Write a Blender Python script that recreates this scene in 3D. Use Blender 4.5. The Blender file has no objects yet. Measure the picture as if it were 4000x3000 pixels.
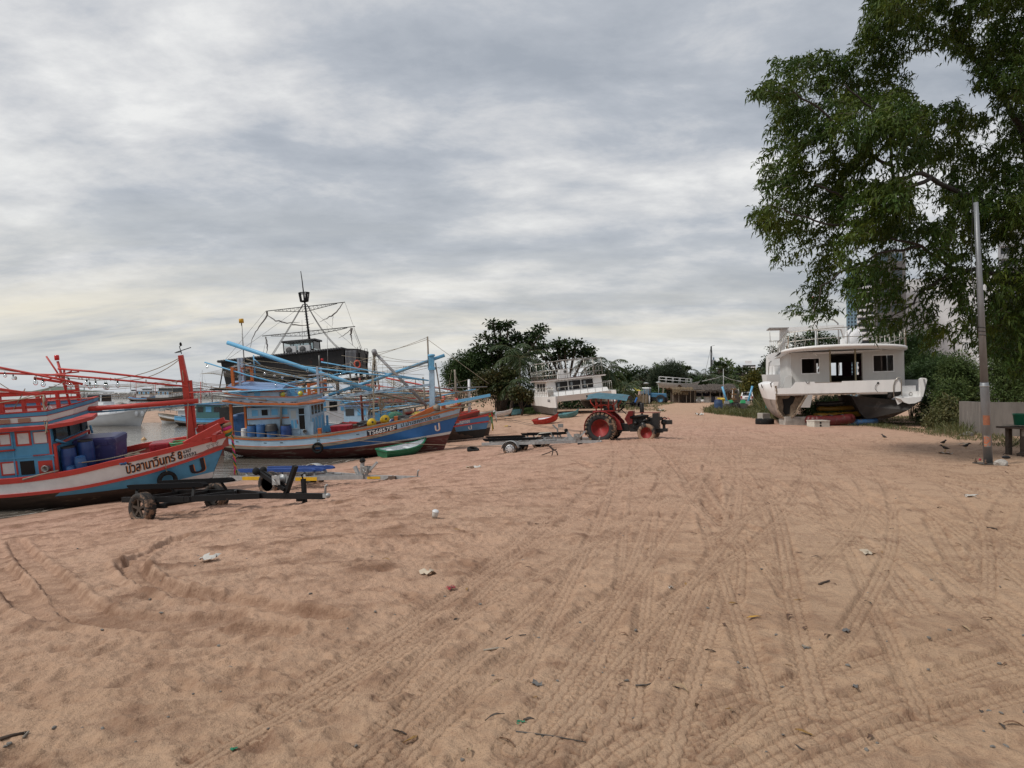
import bpy,bmesh,math,random
import numpy as np
from mathutils import Vector,Matrix,Euler,Quaternion
SC=bpy.context.scene
COL=SC.collection
R=math.radians
random.seed(7)
RNG=np.random.default_rng(11)
# ------ camera
CAM_H=1.8
FPX=2800.0
PITCH=math.atan(30/FPX)
cam_data=bpy.data.cameras.new("camera")
cam_data.sensor_width=36.0
cam_data.lens=FPX/4000*36.0
cam_data.clip_start=0.1
cam_data.clip_end=40000
cam=bpy.data.objects.new("camera",cam_data)
COL.objects.link(cam)
cam.location=(0,0,CAM_H)
cam.rotation_euler=(R(90)+PITCH,0,0)
SC.camera=cam
# ------ world, sun, exposure
SUN_EL,SUN_AZ=50.0,-112.0
world=bpy.data.worlds.new("World")
SC.world=world
world.use_nodes=True
wn,wl=world.node_tree.nodes,world.node_tree.links
wn.clear()
def wnode(t,**k):
 n=wn.new(t)
 for a,b in k.items():
  setattr(n,a,b)
 return n
def wmath(op,a,b=None,clamp=False):
 n=wnode('ShaderNodeMath',operation=op,use_clamp=clamp)
 for i,v in enumerate((a,b)):
  if v is None:
   continue
  if isinstance(v,(int,float)):
   n.inputs[i].default_value=v
  else:
   wl.new(v,n.inputs[i])
 return n.outputs[0]
def wmix(f,a,b):
 n=wnode('ShaderNodeMix',data_type='RGBA')
 for s,v in((n.inputs[0],f),(n.inputs[6],a),(n.inputs[7],b)):
  if isinstance(v,(int,float)):
   s.default_value=v
  elif isinstance(v,tuple):
   s.default_value=(*v,1)
  else:
   wl.new(v,s)
 return n.outputs[2]
def wramp(f,stops):
 n=wnode('ShaderNodeValToRGB')
 e=n.color_ramp.elements
 while len(e)<len(stops):
  e.new(0.5)
 for el,(p,c)in zip(e,stops):
  el.position=p
  el.color=(*c,1)if isinstance(c,tuple)else(c,c,c,1)
 wl.new(f,n.inputs[0])
 return n.outputs[0]
tc=wnode('ShaderNodeTexCoord')
sep=wnode('ShaderNodeSeparateXYZ')
wl.new(tc.outputs['Generated'],sep.inputs[0])
dx,dy,dz=sep.outputs
zz=wmath('ADD',wmath('MAXIMUM',dz,0.0),0.19)
px_,py_=wmath('DIVIDE',dx,zz),wmath('DIVIDE',dy,zz)
comb=wnode('ShaderNodeCombineXYZ')
wl.new(px_,comb.inputs[0])
wl.new(py_,comb.inputs[1])
def cloud_noise(scale,rot,sx,sy,detail,rough,dist,loc=(0,0,0)):
 mp=wnode('ShaderNodeMapping')
 mp.inputs['Rotation'].default_value=(0,0,R(rot))
 mp.inputs['Scale'].default_value=(sx,sy,1)
 mp.inputs['Location'].default_value=loc
 wl.new(comb.outputs[0],mp.inputs[0])
 n=wnode('ShaderNodeTexNoise')
 n.inputs['Scale'].default_value=scale
 n.inputs['Detail'].default_value=detail
 n.inputs['Roughness'].default_value=rough
 n.inputs['Distortion'].default_value=dist
 wl.new(mp.outputs[0],n.inputs['Vector'])
 return n.outputs[0]
big=cloud_noise(0.80,24,1.0,1.25,9,0.54,0.25,(5.7,4.4,0))
mid=cloud_noise(2.8,14,0.9,1.25,12,0.62,0.15,(0.4,5.2,0))
cl=wmath('ADD',wmath('MULTIPLY',big,0.60),wmath('MULTIPLY',mid,0.40))
SKY_D,SKY_M,SKY_B=(0.375,0.415,0.475),(0.495,0.53,0.585),(0.70,0.71,0.73)
cloud_col=wramp(cl,[(0.40,SKY_D),(0.485,SKY_M),(0.555,SKY_B),(0.63,(0.92,0.92,0.91))])
# brighter, faintly warm band low over the sea, brightest to the left
low=wramp(dz,[(0.0,0.75),(0.06,0.82),(0.14,0.5),(0.30,0.08),(0.5,0.0)])
leftness=wmath('ADD',wmath('MULTIPLY',dx,-1.0),0.45,True)
streak=wramp(cloud_noise(1.3,4,0.6,1.9,8,0.62,0.5,(7,2,0)),[(0.35,0.25),(0.6,1.0)])
lowf=wmath('MULTIPLY',low,wmath('ADD',wmath('MULTIPLY',leftness,0.55),0.6))
lowf=wmath('MULTIPLY',lowf,streak,True)
warm=wmix(wramp(dz,[(0.0,0.0),(0.03,0.2),(0.09,1.0),(0.2,0.3)]),(0.62,0.66,0.70),(0.93,0.86,0.70))
sky_col=wmix(lowf,cloud_col,warm)
zen=wramp(dz,[(0.35,0.0),(0.7,1.0)])
sky_col=wmix(wmath('MULTIPLY',zen,0.35),sky_col,(0.62,0.64,0.68))
nish=wnode('ShaderNodeTexSky',sky_type='NISHITA')
nish.sun_disc=False
nish.sun_elevation=R(SUN_EL)
nish.sun_rotation=R(SUN_AZ)
nish.altitude=0
bg1=wnode('ShaderNodeBackground')
wl.new(nish.outputs[0],bg1.inputs[0])
bg1.inputs[1].default_value=0.05
bg2=wnode('ShaderNodeBackground')
wl.new(sky_col,bg2.inputs[0])
bg2.inputs[1].default_value=1.02
mixw=wnode('ShaderNodeMixShader')
mixw.inputs[0].default_value=0.90
wl.new(bg1.outputs[0],mixw.inputs[1])
wl.new(bg2.outputs[0],mixw.inputs[2])
wo=wnode('ShaderNodeOutputWorld')
wl.new(mixw.outputs[0],wo.inputs[0])
sun_d=bpy.data.lights.new("sun",'SUN')
sun_d.energy=2.5
sun_d.angle=R(10)
sun_d.color=(1.0,0.955,0.89)
sun=bpy.data.objects.new("sun",sun_d)
COL.objects.link(sun)
_sd=Vector((math.sin(R(SUN_AZ))*math.cos(R(SUN_EL)),math.cos(R(SUN_AZ))*math.cos(R(SUN_EL)),math.sin(R(SUN_EL))))
sun.rotation_euler=_sd.to_track_quat('Z','Y').to_euler()
SC.view_settings.view_transform='Standard'
SC.view_settings.look='None'
SC.view_settings.exposure=0.0
SC.view_settings.gamma=1.0
SC.view_settings.use_curve_mapping=False
SC.cycles.use_denoising=True
SC.cycles.denoiser='OPENIMAGEDENOISE'
SC.cycles.denoising_input_passes='RGB_ALBEDO_NORMAL'
SC.cycles.denoising_prefilter='NONE'
SC.cycles.max_bounces=5
SC.cycles.diffuse_bounces=3
SC.cycles.transparent_max_bounces=8
SC.cycles.sample_clamp_indirect=4
# ------ the lie of the land
SEA_Z=-1.48
_SX=[-400,-60,-10,0,.8,4,7,8.2,11.7,14,18]
_SZ=[-12,-6,-2.4,SEA_Z,-1.36,-1.08,-.8,-.65,-.15,-.02,0]
def shore_s(X,Y):
 return.923*X-.385*Y+19.2+.6*6.*np.logaddexp(0,(np.asarray(Y,float)-42)/6.)
def gz(X,Y):
 return np.interp(shore_s(X,Y),_SX,_SZ)
def ray(px,py):
 x,z=(px-2000)/FPX,-(py-1500)/FPX
 c,s=math.cos(PITCH),math.sin(PITCH)
 d=Vector((x,c-s*z,s+c*z))
 return d/d.y
def P(px,py,Y):
 """World point seen at a photograph pixel, at forward distance Y."""
 d=ray(px,py)
 return Vector((d.x*Y,Y,CAM_H+d.z*Y))
_T=np.geomspace(1.5,1500,12000)
def G(px,py,dz=0.0):
 """Where the line of sight through a photograph pixel meets the ground."""
 d=ray(px,py)
 zz_=CAM_H+d.z*_T
 i=int(np.argmax(zz_<gz(d.x*_T,_T)))
 t=float(_T[i])
 return Vector((d.x*t,t,float(gz(d.x*t,t))+dz))
def sea(px,py):
 d=ray(px,py)
 t=(SEA_Z-CAM_H)/d.z
 return Vector((d.x*t,t,SEA_Z))
 # ------ materials
_MATS={}
def mat(name,col,rough=0.55,metal=0.0,var=0.0,vscale=6.0,col2=None,spots=None,bump=0.0,bscale=40.0,alpha=None,trans=0.0,spec=0.5,attr=None,stretch=None,coat=0.0):
 """A procedural material: base colour broken by noise, optional second colour in patches (wear, rust, mud), bump."""
 if name in _MATS:
  return _MATS[name]
 m=bpy.data.materials.new(name)
 m.use_nodes=True
 nt=m.node_tree
 N,L=nt.nodes,nt.links
 b=N['Principled BSDF']
 b.inputs['Roughness'].default_value=rough
 b.inputs['Metallic'].default_value=metal
 b.inputs['Specular IOR Level'].default_value=spec
 b.inputs['Coat Weight'].default_value=coat
 b.inputs['Base Color'].default_value=(*col,1)
 t=N.new('ShaderNodeTexCoord')
 vec=t.outputs['Object']
 if stretch:
  mp=N.new('ShaderNodeMapping')
  mp.inputs['Scale'].default_value=stretch
  L.new(vec,mp.inputs[0])
  vec=mp.outputs[0]
 cur=None
 def noise(scale,detail=4,rough_=0.6,dist=0.0):
  n=N.new('ShaderNodeTexNoise')
  n.inputs['Scale'].default_value=scale
  n.inputs['Detail'].default_value=detail
  n.inputs['Roughness'].default_value=rough_
  n.inputs['Distortion'].default_value=dist
  L.new(vec,n.inputs['Vector'])
  return n.outputs[0]
 def mix(f,a,c):
  n=N.new('ShaderNodeMix')
  n.data_type='RGBA'
  L.new(f,n.inputs[0])
  for s,v in((n.inputs[6],a),(n.inputs[7],c)):
   if isinstance(v,tuple):
    s.default_value=(*v,1)
   else:
    L.new(v,s)
  return n.outputs[2]
 def ramp(f,a,c,va=0.0,vc=1.0):
  n=N.new('ShaderNodeMapRange')
  n.inputs[1].default_value,n.inputs[2].default_value=a,c
  n.inputs[3].default_value,n.inputs[4].default_value=va,vc
  L.new(f,n.inputs[0])
  return n.outputs[0]
 base=tuple(col)
 if attr:
  a=N.new('ShaderNodeAttribute')
  a.attribute_name=attr[0]
  cur=mix(a.outputs['Fac'],base,tuple(attr[1]))
 if var:
  c2=col2 or tuple(c*(1-var)for c in col)
  cur=mix(ramp(noise(vscale),0.35,0.7),cur or base,c2)
 for sp in(spots or()):
  scol,sc,th,soft=sp[:4]
  cur=mix(ramp(noise(sc,6,0.65,0.6),th,th+soft),cur or base,tuple(scol))
 if cur is not None:
  L.new(cur,b.inputs['Base Color'])
 if bump:
  bn=N.new('ShaderNodeBump')
  bn.inputs['Strength'].default_value=bump
  bn.inputs['Distance'].default_value=0.02
  L.new(noise(bscale,5),bn.inputs['Height'])
  L.new(bn.outputs[0],b.inputs['Normal'])
 if trans:
  tr=N.new('ShaderNodeBsdfTranslucent')
  if cur is not None:
   L.new(cur,tr.inputs[0])
  else:
   tr.inputs[0].default_value=(*col,1)
  ms=N.new('ShaderNodeMixShader')
  ms.inputs[0].default_value=trans
  L.new(b.outputs[0],ms.inputs[1])
  L.new(tr.outputs[0],ms.inputs[2])
  L.new(ms.outputs[0],N['Material Output'].inputs[0])
 if alpha is not None:
  b.inputs['Alpha'].default_value=alpha
 _MATS[name]=m
 return m
def glass_mat(name,col=(0.9,0.93,0.93),alpha=0.25,rough=0.05):
 if name in _MATS:
  return _MATS[name]
 m=bpy.data.materials.new(name)
 m.use_nodes=True
 N,L=m.node_tree.nodes,m.node_tree.links
 N.remove(N['Principled BSDF'])
 t=N.new('ShaderNodeBsdfTransparent')
 t.inputs[0].default_value=(*col,1)
 g=N.new('ShaderNodeBsdfGlossy')
 g.inputs['Roughness'].default_value=rough
 lw=N.new('ShaderNodeLayerWeight')
 lw.inputs[0].default_value=alpha
 ms=N.new('ShaderNodeMixShader')
 L.new(lw.outputs['Fresnel'],ms.inputs[0])
 L.new(t.outputs[0],ms.inputs[1])
 L.new(g.outputs[0],ms.inputs[2])
 L.new(ms.outputs[0],N['Material Output'].inputs[0])
 _MATS[name]=m
 return m
 # ------ mesh building
def V3(p):
 return p if isinstance(p,Vector)else Vector(p)
class MB:
 """Collects shapes; build() links them as ONE mesh object."""
 def __init__(self,M=None):
  self.v,self.f,self.mi,self.sm=[],[],[],[]
  self.M=M
  self.cm,self.cs=0,False
 def add(self,verts,faces,smooth=None):
  o=len(self.v)
  if self.M is not None:
   verts=[self.M@V3(p)for p in verts]
  self.v+=[tuple(p)for p in verts]
  s=self.cs if smooth is None else smooth
  for fc in faces:
   self.f.append([i+o for i in fc])
   self.mi.append(self.cm)
   self.sm.append(s)
  return self
 def box(self,c,s,rot=None):
  c=V3(c)
  x,y,z=(k/2 for k in s)
  m=(Euler(rot).to_matrix()if rot is not None else None)
  vs=[Vector((a*x,b*y,d*z))for d in(-1,1)for b in(-1,1)for a in(-1,1)]
  vs=[(m@p if m else p)+c for p in vs]
  return self.add(vs,[(0,2,3,1),(4,5,7,6),(0,1,5,4),(2,6,7,3),(0,4,6,2),(1,3,7,5)],False)
 def bx(self,x0,x1,y0,y1,z0,z1):
  return self.box(((x0+x1)/2,(y0+y1)/2,(z0+z1)/2),(abs(x1-x0),abs(y1-y0),abs(z1-z0)))
 def beam(self,p0,p1,w,h=None,up=(0,0,1),w1=None,h1=None):
  p0,p1=V3(p0),V3(p1)
  h=w if h is None else h
  d=(p1-p0).normalized()
  u=V3(up)
  if abs(d.dot(u))>0.98:
   u=Vector((1,0,0))
  s=d.cross(u).normalized()
  u=s.cross(d)
  w1=w if w1 is None else w1
  h1=h if h1 is None else h1
  vs=[p+s*(a*ww/2)+u*(b*hh/2)for p,ww,hh in((p0,w,h),(p1,w1,h1))for b in(-1,1)for a in(-1,1)]
  return self.add(vs,[(0,2,3,1),(4,5,7,6),(0,1,5,4),(2,6,7,3),(0,4,6,2),(1,3,7,5)],False)
 def tube(self,pts,r,n=6,r1=None,cap=True):
  pts=[V3(p)for p in pts]
  k=len(pts)
  vs,fs=[],[]
  prev=None
  for i,p in enumerate(pts):
   d=(pts[min(i+1,k-1)]-pts[max(i-1,0)])
   d=d.normalized()if d.length>1e-9 else Vector((0,0,1))
   if prev is None:
    a=Vector((0,0,1))if abs(d.z)<0.9 else Vector((1,0,0))
    s=d.cross(a).normalized()
   else:
    s=prev-d*prev.dot(d)
    s=s.normalized()if s.length>1e-6 else d.cross(Vector((0.3,0.9,0.2))).normalized()
   prev=s
   u=d.cross(s)
   rr=r if r1 is None else r+(r1-r)*i/max(k-1,1)
   for j in range(n):
    t=2*math.pi*j/n
    vs.append(p+s*(rr*math.cos(t))+u*(rr*math.sin(t)))
  for i in range(k-1):
   for j in range(n):
    a,b=i*n+j,i*n+(j+1)%n
    fs.append((a,b,b+n,a+n))
  if cap:
   fs.append(tuple(range(n-1,-1,-1)))
   fs.append(tuple((k-1)*n+j for j in range(n)))
  return self.add(vs,fs,True)
 def rope(self,a,b,sag=0.1,r=0.012,n=10,wob=0.0):
  a,b=V3(a),V3(b)
  pts=[]
  for i in range(n+1):
   t=i/n
   p=a.lerp(b,t)-Vector((0,0,4*sag*t*(1-t)))
   if wob and 0<i<n:
    p+=Vector((random.uniform(-wob,wob),random.uniform(-wob,wob),random.uniform(-wob,wob)))
   pts.append(p)
  return self.tube(pts,r,5)
 def lathe(self,prof,n=16,c=(0,0,0),rot=None,close=True):
  m=Euler(rot).to_matrix()if rot is not None else None
  c=V3(c)
  vs,fs=[],[]
  for r,z in prof:
   for j in range(n):
    t=2*math.pi*j/n
    p=Vector((r*math.cos(t),r*math.sin(t),z))
    vs.append((m@p if m else p)+c)
  k=len(prof)
  for i in range(k-1):
   for j in range(n):
    a,b=i*n+j,i*n+(j+1)%n
    fs.append((a,b,b+n,a+n))
  if close:
   fs.append(tuple(range(n-1,-1,-1)))
   fs.append(tuple((k-1)*n+j for j in range(n)))
  return self.add(vs,fs,True)
 def sph(self,c,r,n=10,m=6,sc=(1,1,1)):
  prof=[(max(1e-4,r*math.sin(math.pi*i/m)),-r*math.cos(math.pi*i/m))for i in range(m+1)]
  o=len(self.v)
  M=self.M
  self.M=None
  self.lathe(prof,n)
  vs=[Vector(p)for p in self.v[o:]]
  c=V3(c)
  vs=[Vector((p.x*sc[0],p.y*sc[1],p.z*sc[2]))+c for p in vs]
  if M is not None:
   vs=[M@p for p in vs]
  self.v[o:]=[tuple(p)for p in vs]
  self.M=M
  return self
 def prism(self,poly,h,frame=None):
  """poly: 2-D outline in the frame's x,y; extruded by h along its z."""
  n=len(poly)
  F=frame or Matrix()
  vs=[F@Vector((a,b,0))for a,b in poly]+[F@Vector((a,b,h))for a,b in poly]
  fs=[tuple(range(n-1,-1,-1)),tuple(range(n,2*n))]
  fs+=[(i,(i+1)%n,n+(i+1)%n,n+i)for i in range(n)]
  return self.add(vs,fs,False)
 def loft(self,rings,closed=True,caps=True,smooth=True):
  n=len(rings[0])
  vs=[p for r in rings for p in r]
  fs=[]
  for i in range(len(rings)-1):
   for j in range(n if closed else n-1):
    a,b=i*n+j,i*n+(j+1)%n
    fs.append((a,b,b+n,a+n))
  if caps and closed:
   fs.append(tuple(range(n-1,-1,-1)))
   fs.append(tuple((len(rings)-1)*n+j for j in range(n)))
  return self.add(vs,fs,smooth)
 def torus(self,c,Rr,r,n=20,m=8,rot=None,sc=(1,1,1)):
  mt=Euler(rot).to_matrix()if rot is not None else None
  c=V3(c)
  vs,fs=[],[]
  for i in range(n):
   a=2*math.pi*i/n
   for j in range(m):
    b=2*math.pi*j/m
    p=Vector(((Rr+r*math.cos(b))*math.cos(a)*sc[0],(Rr+r*math.cos(b))*math.sin(a)*sc[1],r*math.sin(b)*sc[2]))
    vs.append((mt@p if mt else p)+c)
  for i in range(n):
   for j in range(m):
    fs.append((i*m+j,((i+1)%n)*m+j,((i+1)%n)*m+(j+1)%m,i*m+(j+1)%m))
  return self.add(vs,fs,True)
 def build(self,name,m,parent=None,attr=None):
  me=bpy.data.meshes.new(name)
  me.from_pydata(self.v,[],self.f)
  for mm in(m if isinstance(m,(list,tuple))else[m]):
   me.materials.append(mm)
  if self.f:
   me.polygons.foreach_set('material_index',self.mi)
   me.polygons.foreach_set('use_smooth',self.sm)
  me.update()
  o=bpy.data.objects.new(name,me)
  COL.objects.link(o)
  if parent is not None:
   o.parent=parent
  return o
def np_mesh(name,verts,faces,m,parent=None,attr=None,smooth=False):
 """verts (n,3), faces (k,4) or (k,3) arrays -> one mesh object."""
 me=bpy.data.meshes.new(name)
 verts=np.asarray(verts,np.float32)
 faces=np.asarray(faces,np.int32)
 k,w=faces.shape
 me.vertices.add(len(verts))
 me.vertices.foreach_set('co',verts.ravel())
 me.loops.add(k*w)
 me.loops.foreach_set('vertex_index',faces.ravel())
 me.polygons.add(k)
 me.polygons.foreach_set('loop_start',np.arange(0,k*w,w,dtype=np.int32))
 me.polygons.foreach_set('loop_total',np.full(k,w,np.int32))
 me.polygons.foreach_set('use_smooth',np.full(k,smooth))
 if attr is not None:
  for an,vals in attr.items():
   a=me.attributes.new(an,'FLOAT','POINT')
   a.data.foreach_set('value',np.asarray(vals,np.float32))
 me.materials.append(m)
 me.update(calc_edges=True)
 o=bpy.data.objects.new(name,me)
 COL.objects.link(o)
 if parent is not None:
  o.parent=parent
 return o
def tag(o,label,cat,group=None,kind=None):
 o['label']=label
 o['category']=cat
 if group:
  o['group']=group
 if kind:
  o['kind']=kind
 return o
def thing(name,label,cat,loc=(0,0,0),rot=(0,0,0),group=None):
 o=bpy.data.objects.new(name,None)
 o.empty_display_size=0.2
 COL.objects.link(o)
 o.location=loc
 o.rotation_euler=rot
 return tag(o,label,cat,group)
def kids(o):
 return[c for c in bpy.data.objects if c.parent==o]
def dup(o,loc,rot=None,label=None,group=None,parent=None,sc=None):
 c=o.copy()
 COL.objects.link(c)
 c.parent=parent
 if loc is not None:
  c.location=loc
 if rot is not None:
  c.rotation_euler=rot
 if sc is not None:
  c.scale=(sc,sc,sc)if isinstance(sc,(int,float))else sc
 if label:
  c['label']=label
 if group:
  c['group']=group
 for ch in kids(o):
  dup(ch,None,parent=c)
 return c
def text_mesh(s,size=1.0,bold=False):
 """Outline of a line of writing as flat faces: (verts, faces), left end and baseline at 0, 0."""
 cu=bpy.data.curves.new('writing','FONT')
 cu.body=s
 cu.size=size
 cu.resolution_u=3
 if bold:
  cu.offset=0.018*size
 ob=bpy.data.objects.new('writing',cu)
 COL.objects.link(ob)
 bpy.context.view_layer.update()
 me=bpy.data.meshes.new_from_object(ob.evaluated_get(bpy.context.evaluated_depsgraph_get()))
 vs=[v.co.copy()for v in me.vertices]
 fs=[tuple(p.vertices)for p in me.polygons]
 bpy.data.objects.remove(ob)
 bpy.data.curves.remove(cu)
 bpy.data.meshes.remove(me)
 return vs,fs
def _h(ix,iy,seed):
 n=(ix.astype(np.int64)*374761393+iy.astype(np.int64)*668265263+seed*1442695041)&0xFFFFFFFF
 n=((n^(n>>13))*1274126177)&0xFFFFFFFF
 return((n^(n>>16))&0xFFFF)/65535.0
def vnoise(x,y,seed=0):
 ix,iy=np.floor(x),np.floor(y)
 fx,fy=x-ix,y-iy
 fx,fy=fx*fx*(3-2*fx),fy*fy*(3-2*fy)
 a,b=_h(ix,iy,seed),_h(ix+1,iy,seed)
 c,d=_h(ix,iy+1,seed),_h(ix+1,iy+1,seed)
 return(a*(1-fx)+b*fx)*(1-fy)+(c*(1-fx)+d*fx)*fy
def fbm(x,y,seed=0,oct=4,gain=0.5):
 s,a,t=0,1.0,0
 for i in range(oct):
  s=s+a*vnoise(x*2**i+17.3*i,y*2**i-9.1*i,seed+i)
  t+=a
  a*=gain
 return s/t
 # ------ sand, sea, far shore
def sand_material():
 m=bpy.data.materials.new('sand')
 m.use_nodes=True
 N,L=m.node_tree.nodes,m.node_tree.links
 b=N['Principled BSDF']
 b.inputs['Specular IOR Level'].default_value=0.25
 t=N.new('ShaderNodeTexCoord')
 def noise(scale,detail=5,rough=0.6,dist=0.0):
  n=N.new('ShaderNodeTexNoise')
  n.inputs['Scale'].default_value=scale
  n.inputs['Detail'].default_value=detail
  n.inputs['Roughness'].default_value=rough
  n.inputs['Distortion'].default_value=dist
  L.new(t.outputs['Object'],n.inputs['Vector'])
  return n.outputs[0]
 def rng(f,a,c,va=0.0,vc=1.0):
  n=N.new('ShaderNodeMapRange')
  n.inputs[1].default_value,n.inputs[2].default_value=a,c
  n.inputs[3].default_value,n.inputs[4].default_value=va,vc
  L.new(f,n.inputs[0])
  return n.outputs[0]
 def mix(f,a,c,mode='MIX'):
  n=N.new('ShaderNodeMix')
  n.data_type='RGBA'
  n.blend_type=mode
  for s,v in((n.inputs[0],f),(n.inputs[6],a),(n.inputs[7],c)):
   if isinstance(v,tuple):
    s.default_value=(*v,1)
   elif isinstance(v,float):
    s.default_value=v
   else:
    L.new(v,s)
  return n.outputs[2]
 def attr(n_):
  a=N.new('ShaderNodeAttribute')
  a.attribute_name=n_
  return a.outputs['Fac']
 tan,pink,damp_shade,wet=(0.46,0.308,0.198),(0.49,0.297,0.218),(0.20,0.108,0.066),(0.27,0.165,0.115)
 pale=(0.48,0.34,0.24)
 c=mix(attr('pinkness'),tan,pink)
 c=mix(rng(noise(0.35,4),0.42,0.7,0,0.35),c,pale)
 c=mix(rng(noise(2.2,6,0.7),0.50,0.72,0,0.6),c,damp_shade)
 c=mix(rng(noise(0.55,8,0.72,.8),0.52,0.68,0,0.38),c,damp_shade)
 c=mix(rng(noise(7,6,0.75),0.54,0.72,0,0.5),c,damp_shade)
 c=mix(attr('damp_shade'),c,damp_shade)  # attribute holds damp sand and the shade painted into prints and grooves
 c=mix(rng(noise(28,5,0.75),0.54,0.72,0,0.45),c,damp_shade)
 c=mix(rng(noise(120,3,0.7),0.5,0.70,0,0.36),c,(0.16,0.095,0.06))
 c=mix(rng(noise(95,3,0.7),0.58,0.75,0,0.30),c,(0.62,0.47,0.36))
 c=mix(attr('wet'),c,wet)
 L.new(c,b.inputs['Base Color'])
 L.new(rng(attr('wet'),0.3,1.0,0.92,0.38),b.inputs['Roughness'])
 bn=N.new('ShaderNodeBump')
 bn.inputs['Strength'].default_value=0.9
 bn.inputs['Distance'].default_value=0.02
 ad=N.new('ShaderNodeMath')
 ad.operation='ADD'
 L.new(rng(noise(14,6,0.65),0.2,0.8),ad.inputs[0])
 L.new(rng(noise(75,4,0.7),0.2,0.8,0,0.35),ad.inputs[1])
 L.new(ad.outputs[0],bn.inputs['Height'])
 dr=N.new('ShaderNodeMath')
 dr.operation='SUBTRACT'
 dr.inputs[0].default_value=1.0
 L.new(attr('wet'),dr.inputs[1])
 L.new(dr.outputs[0],bn.inputs['Strength'])
 L.new(bn.outputs[0],b.inputs['Normal'])
 return m
RELIEF={}
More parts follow.
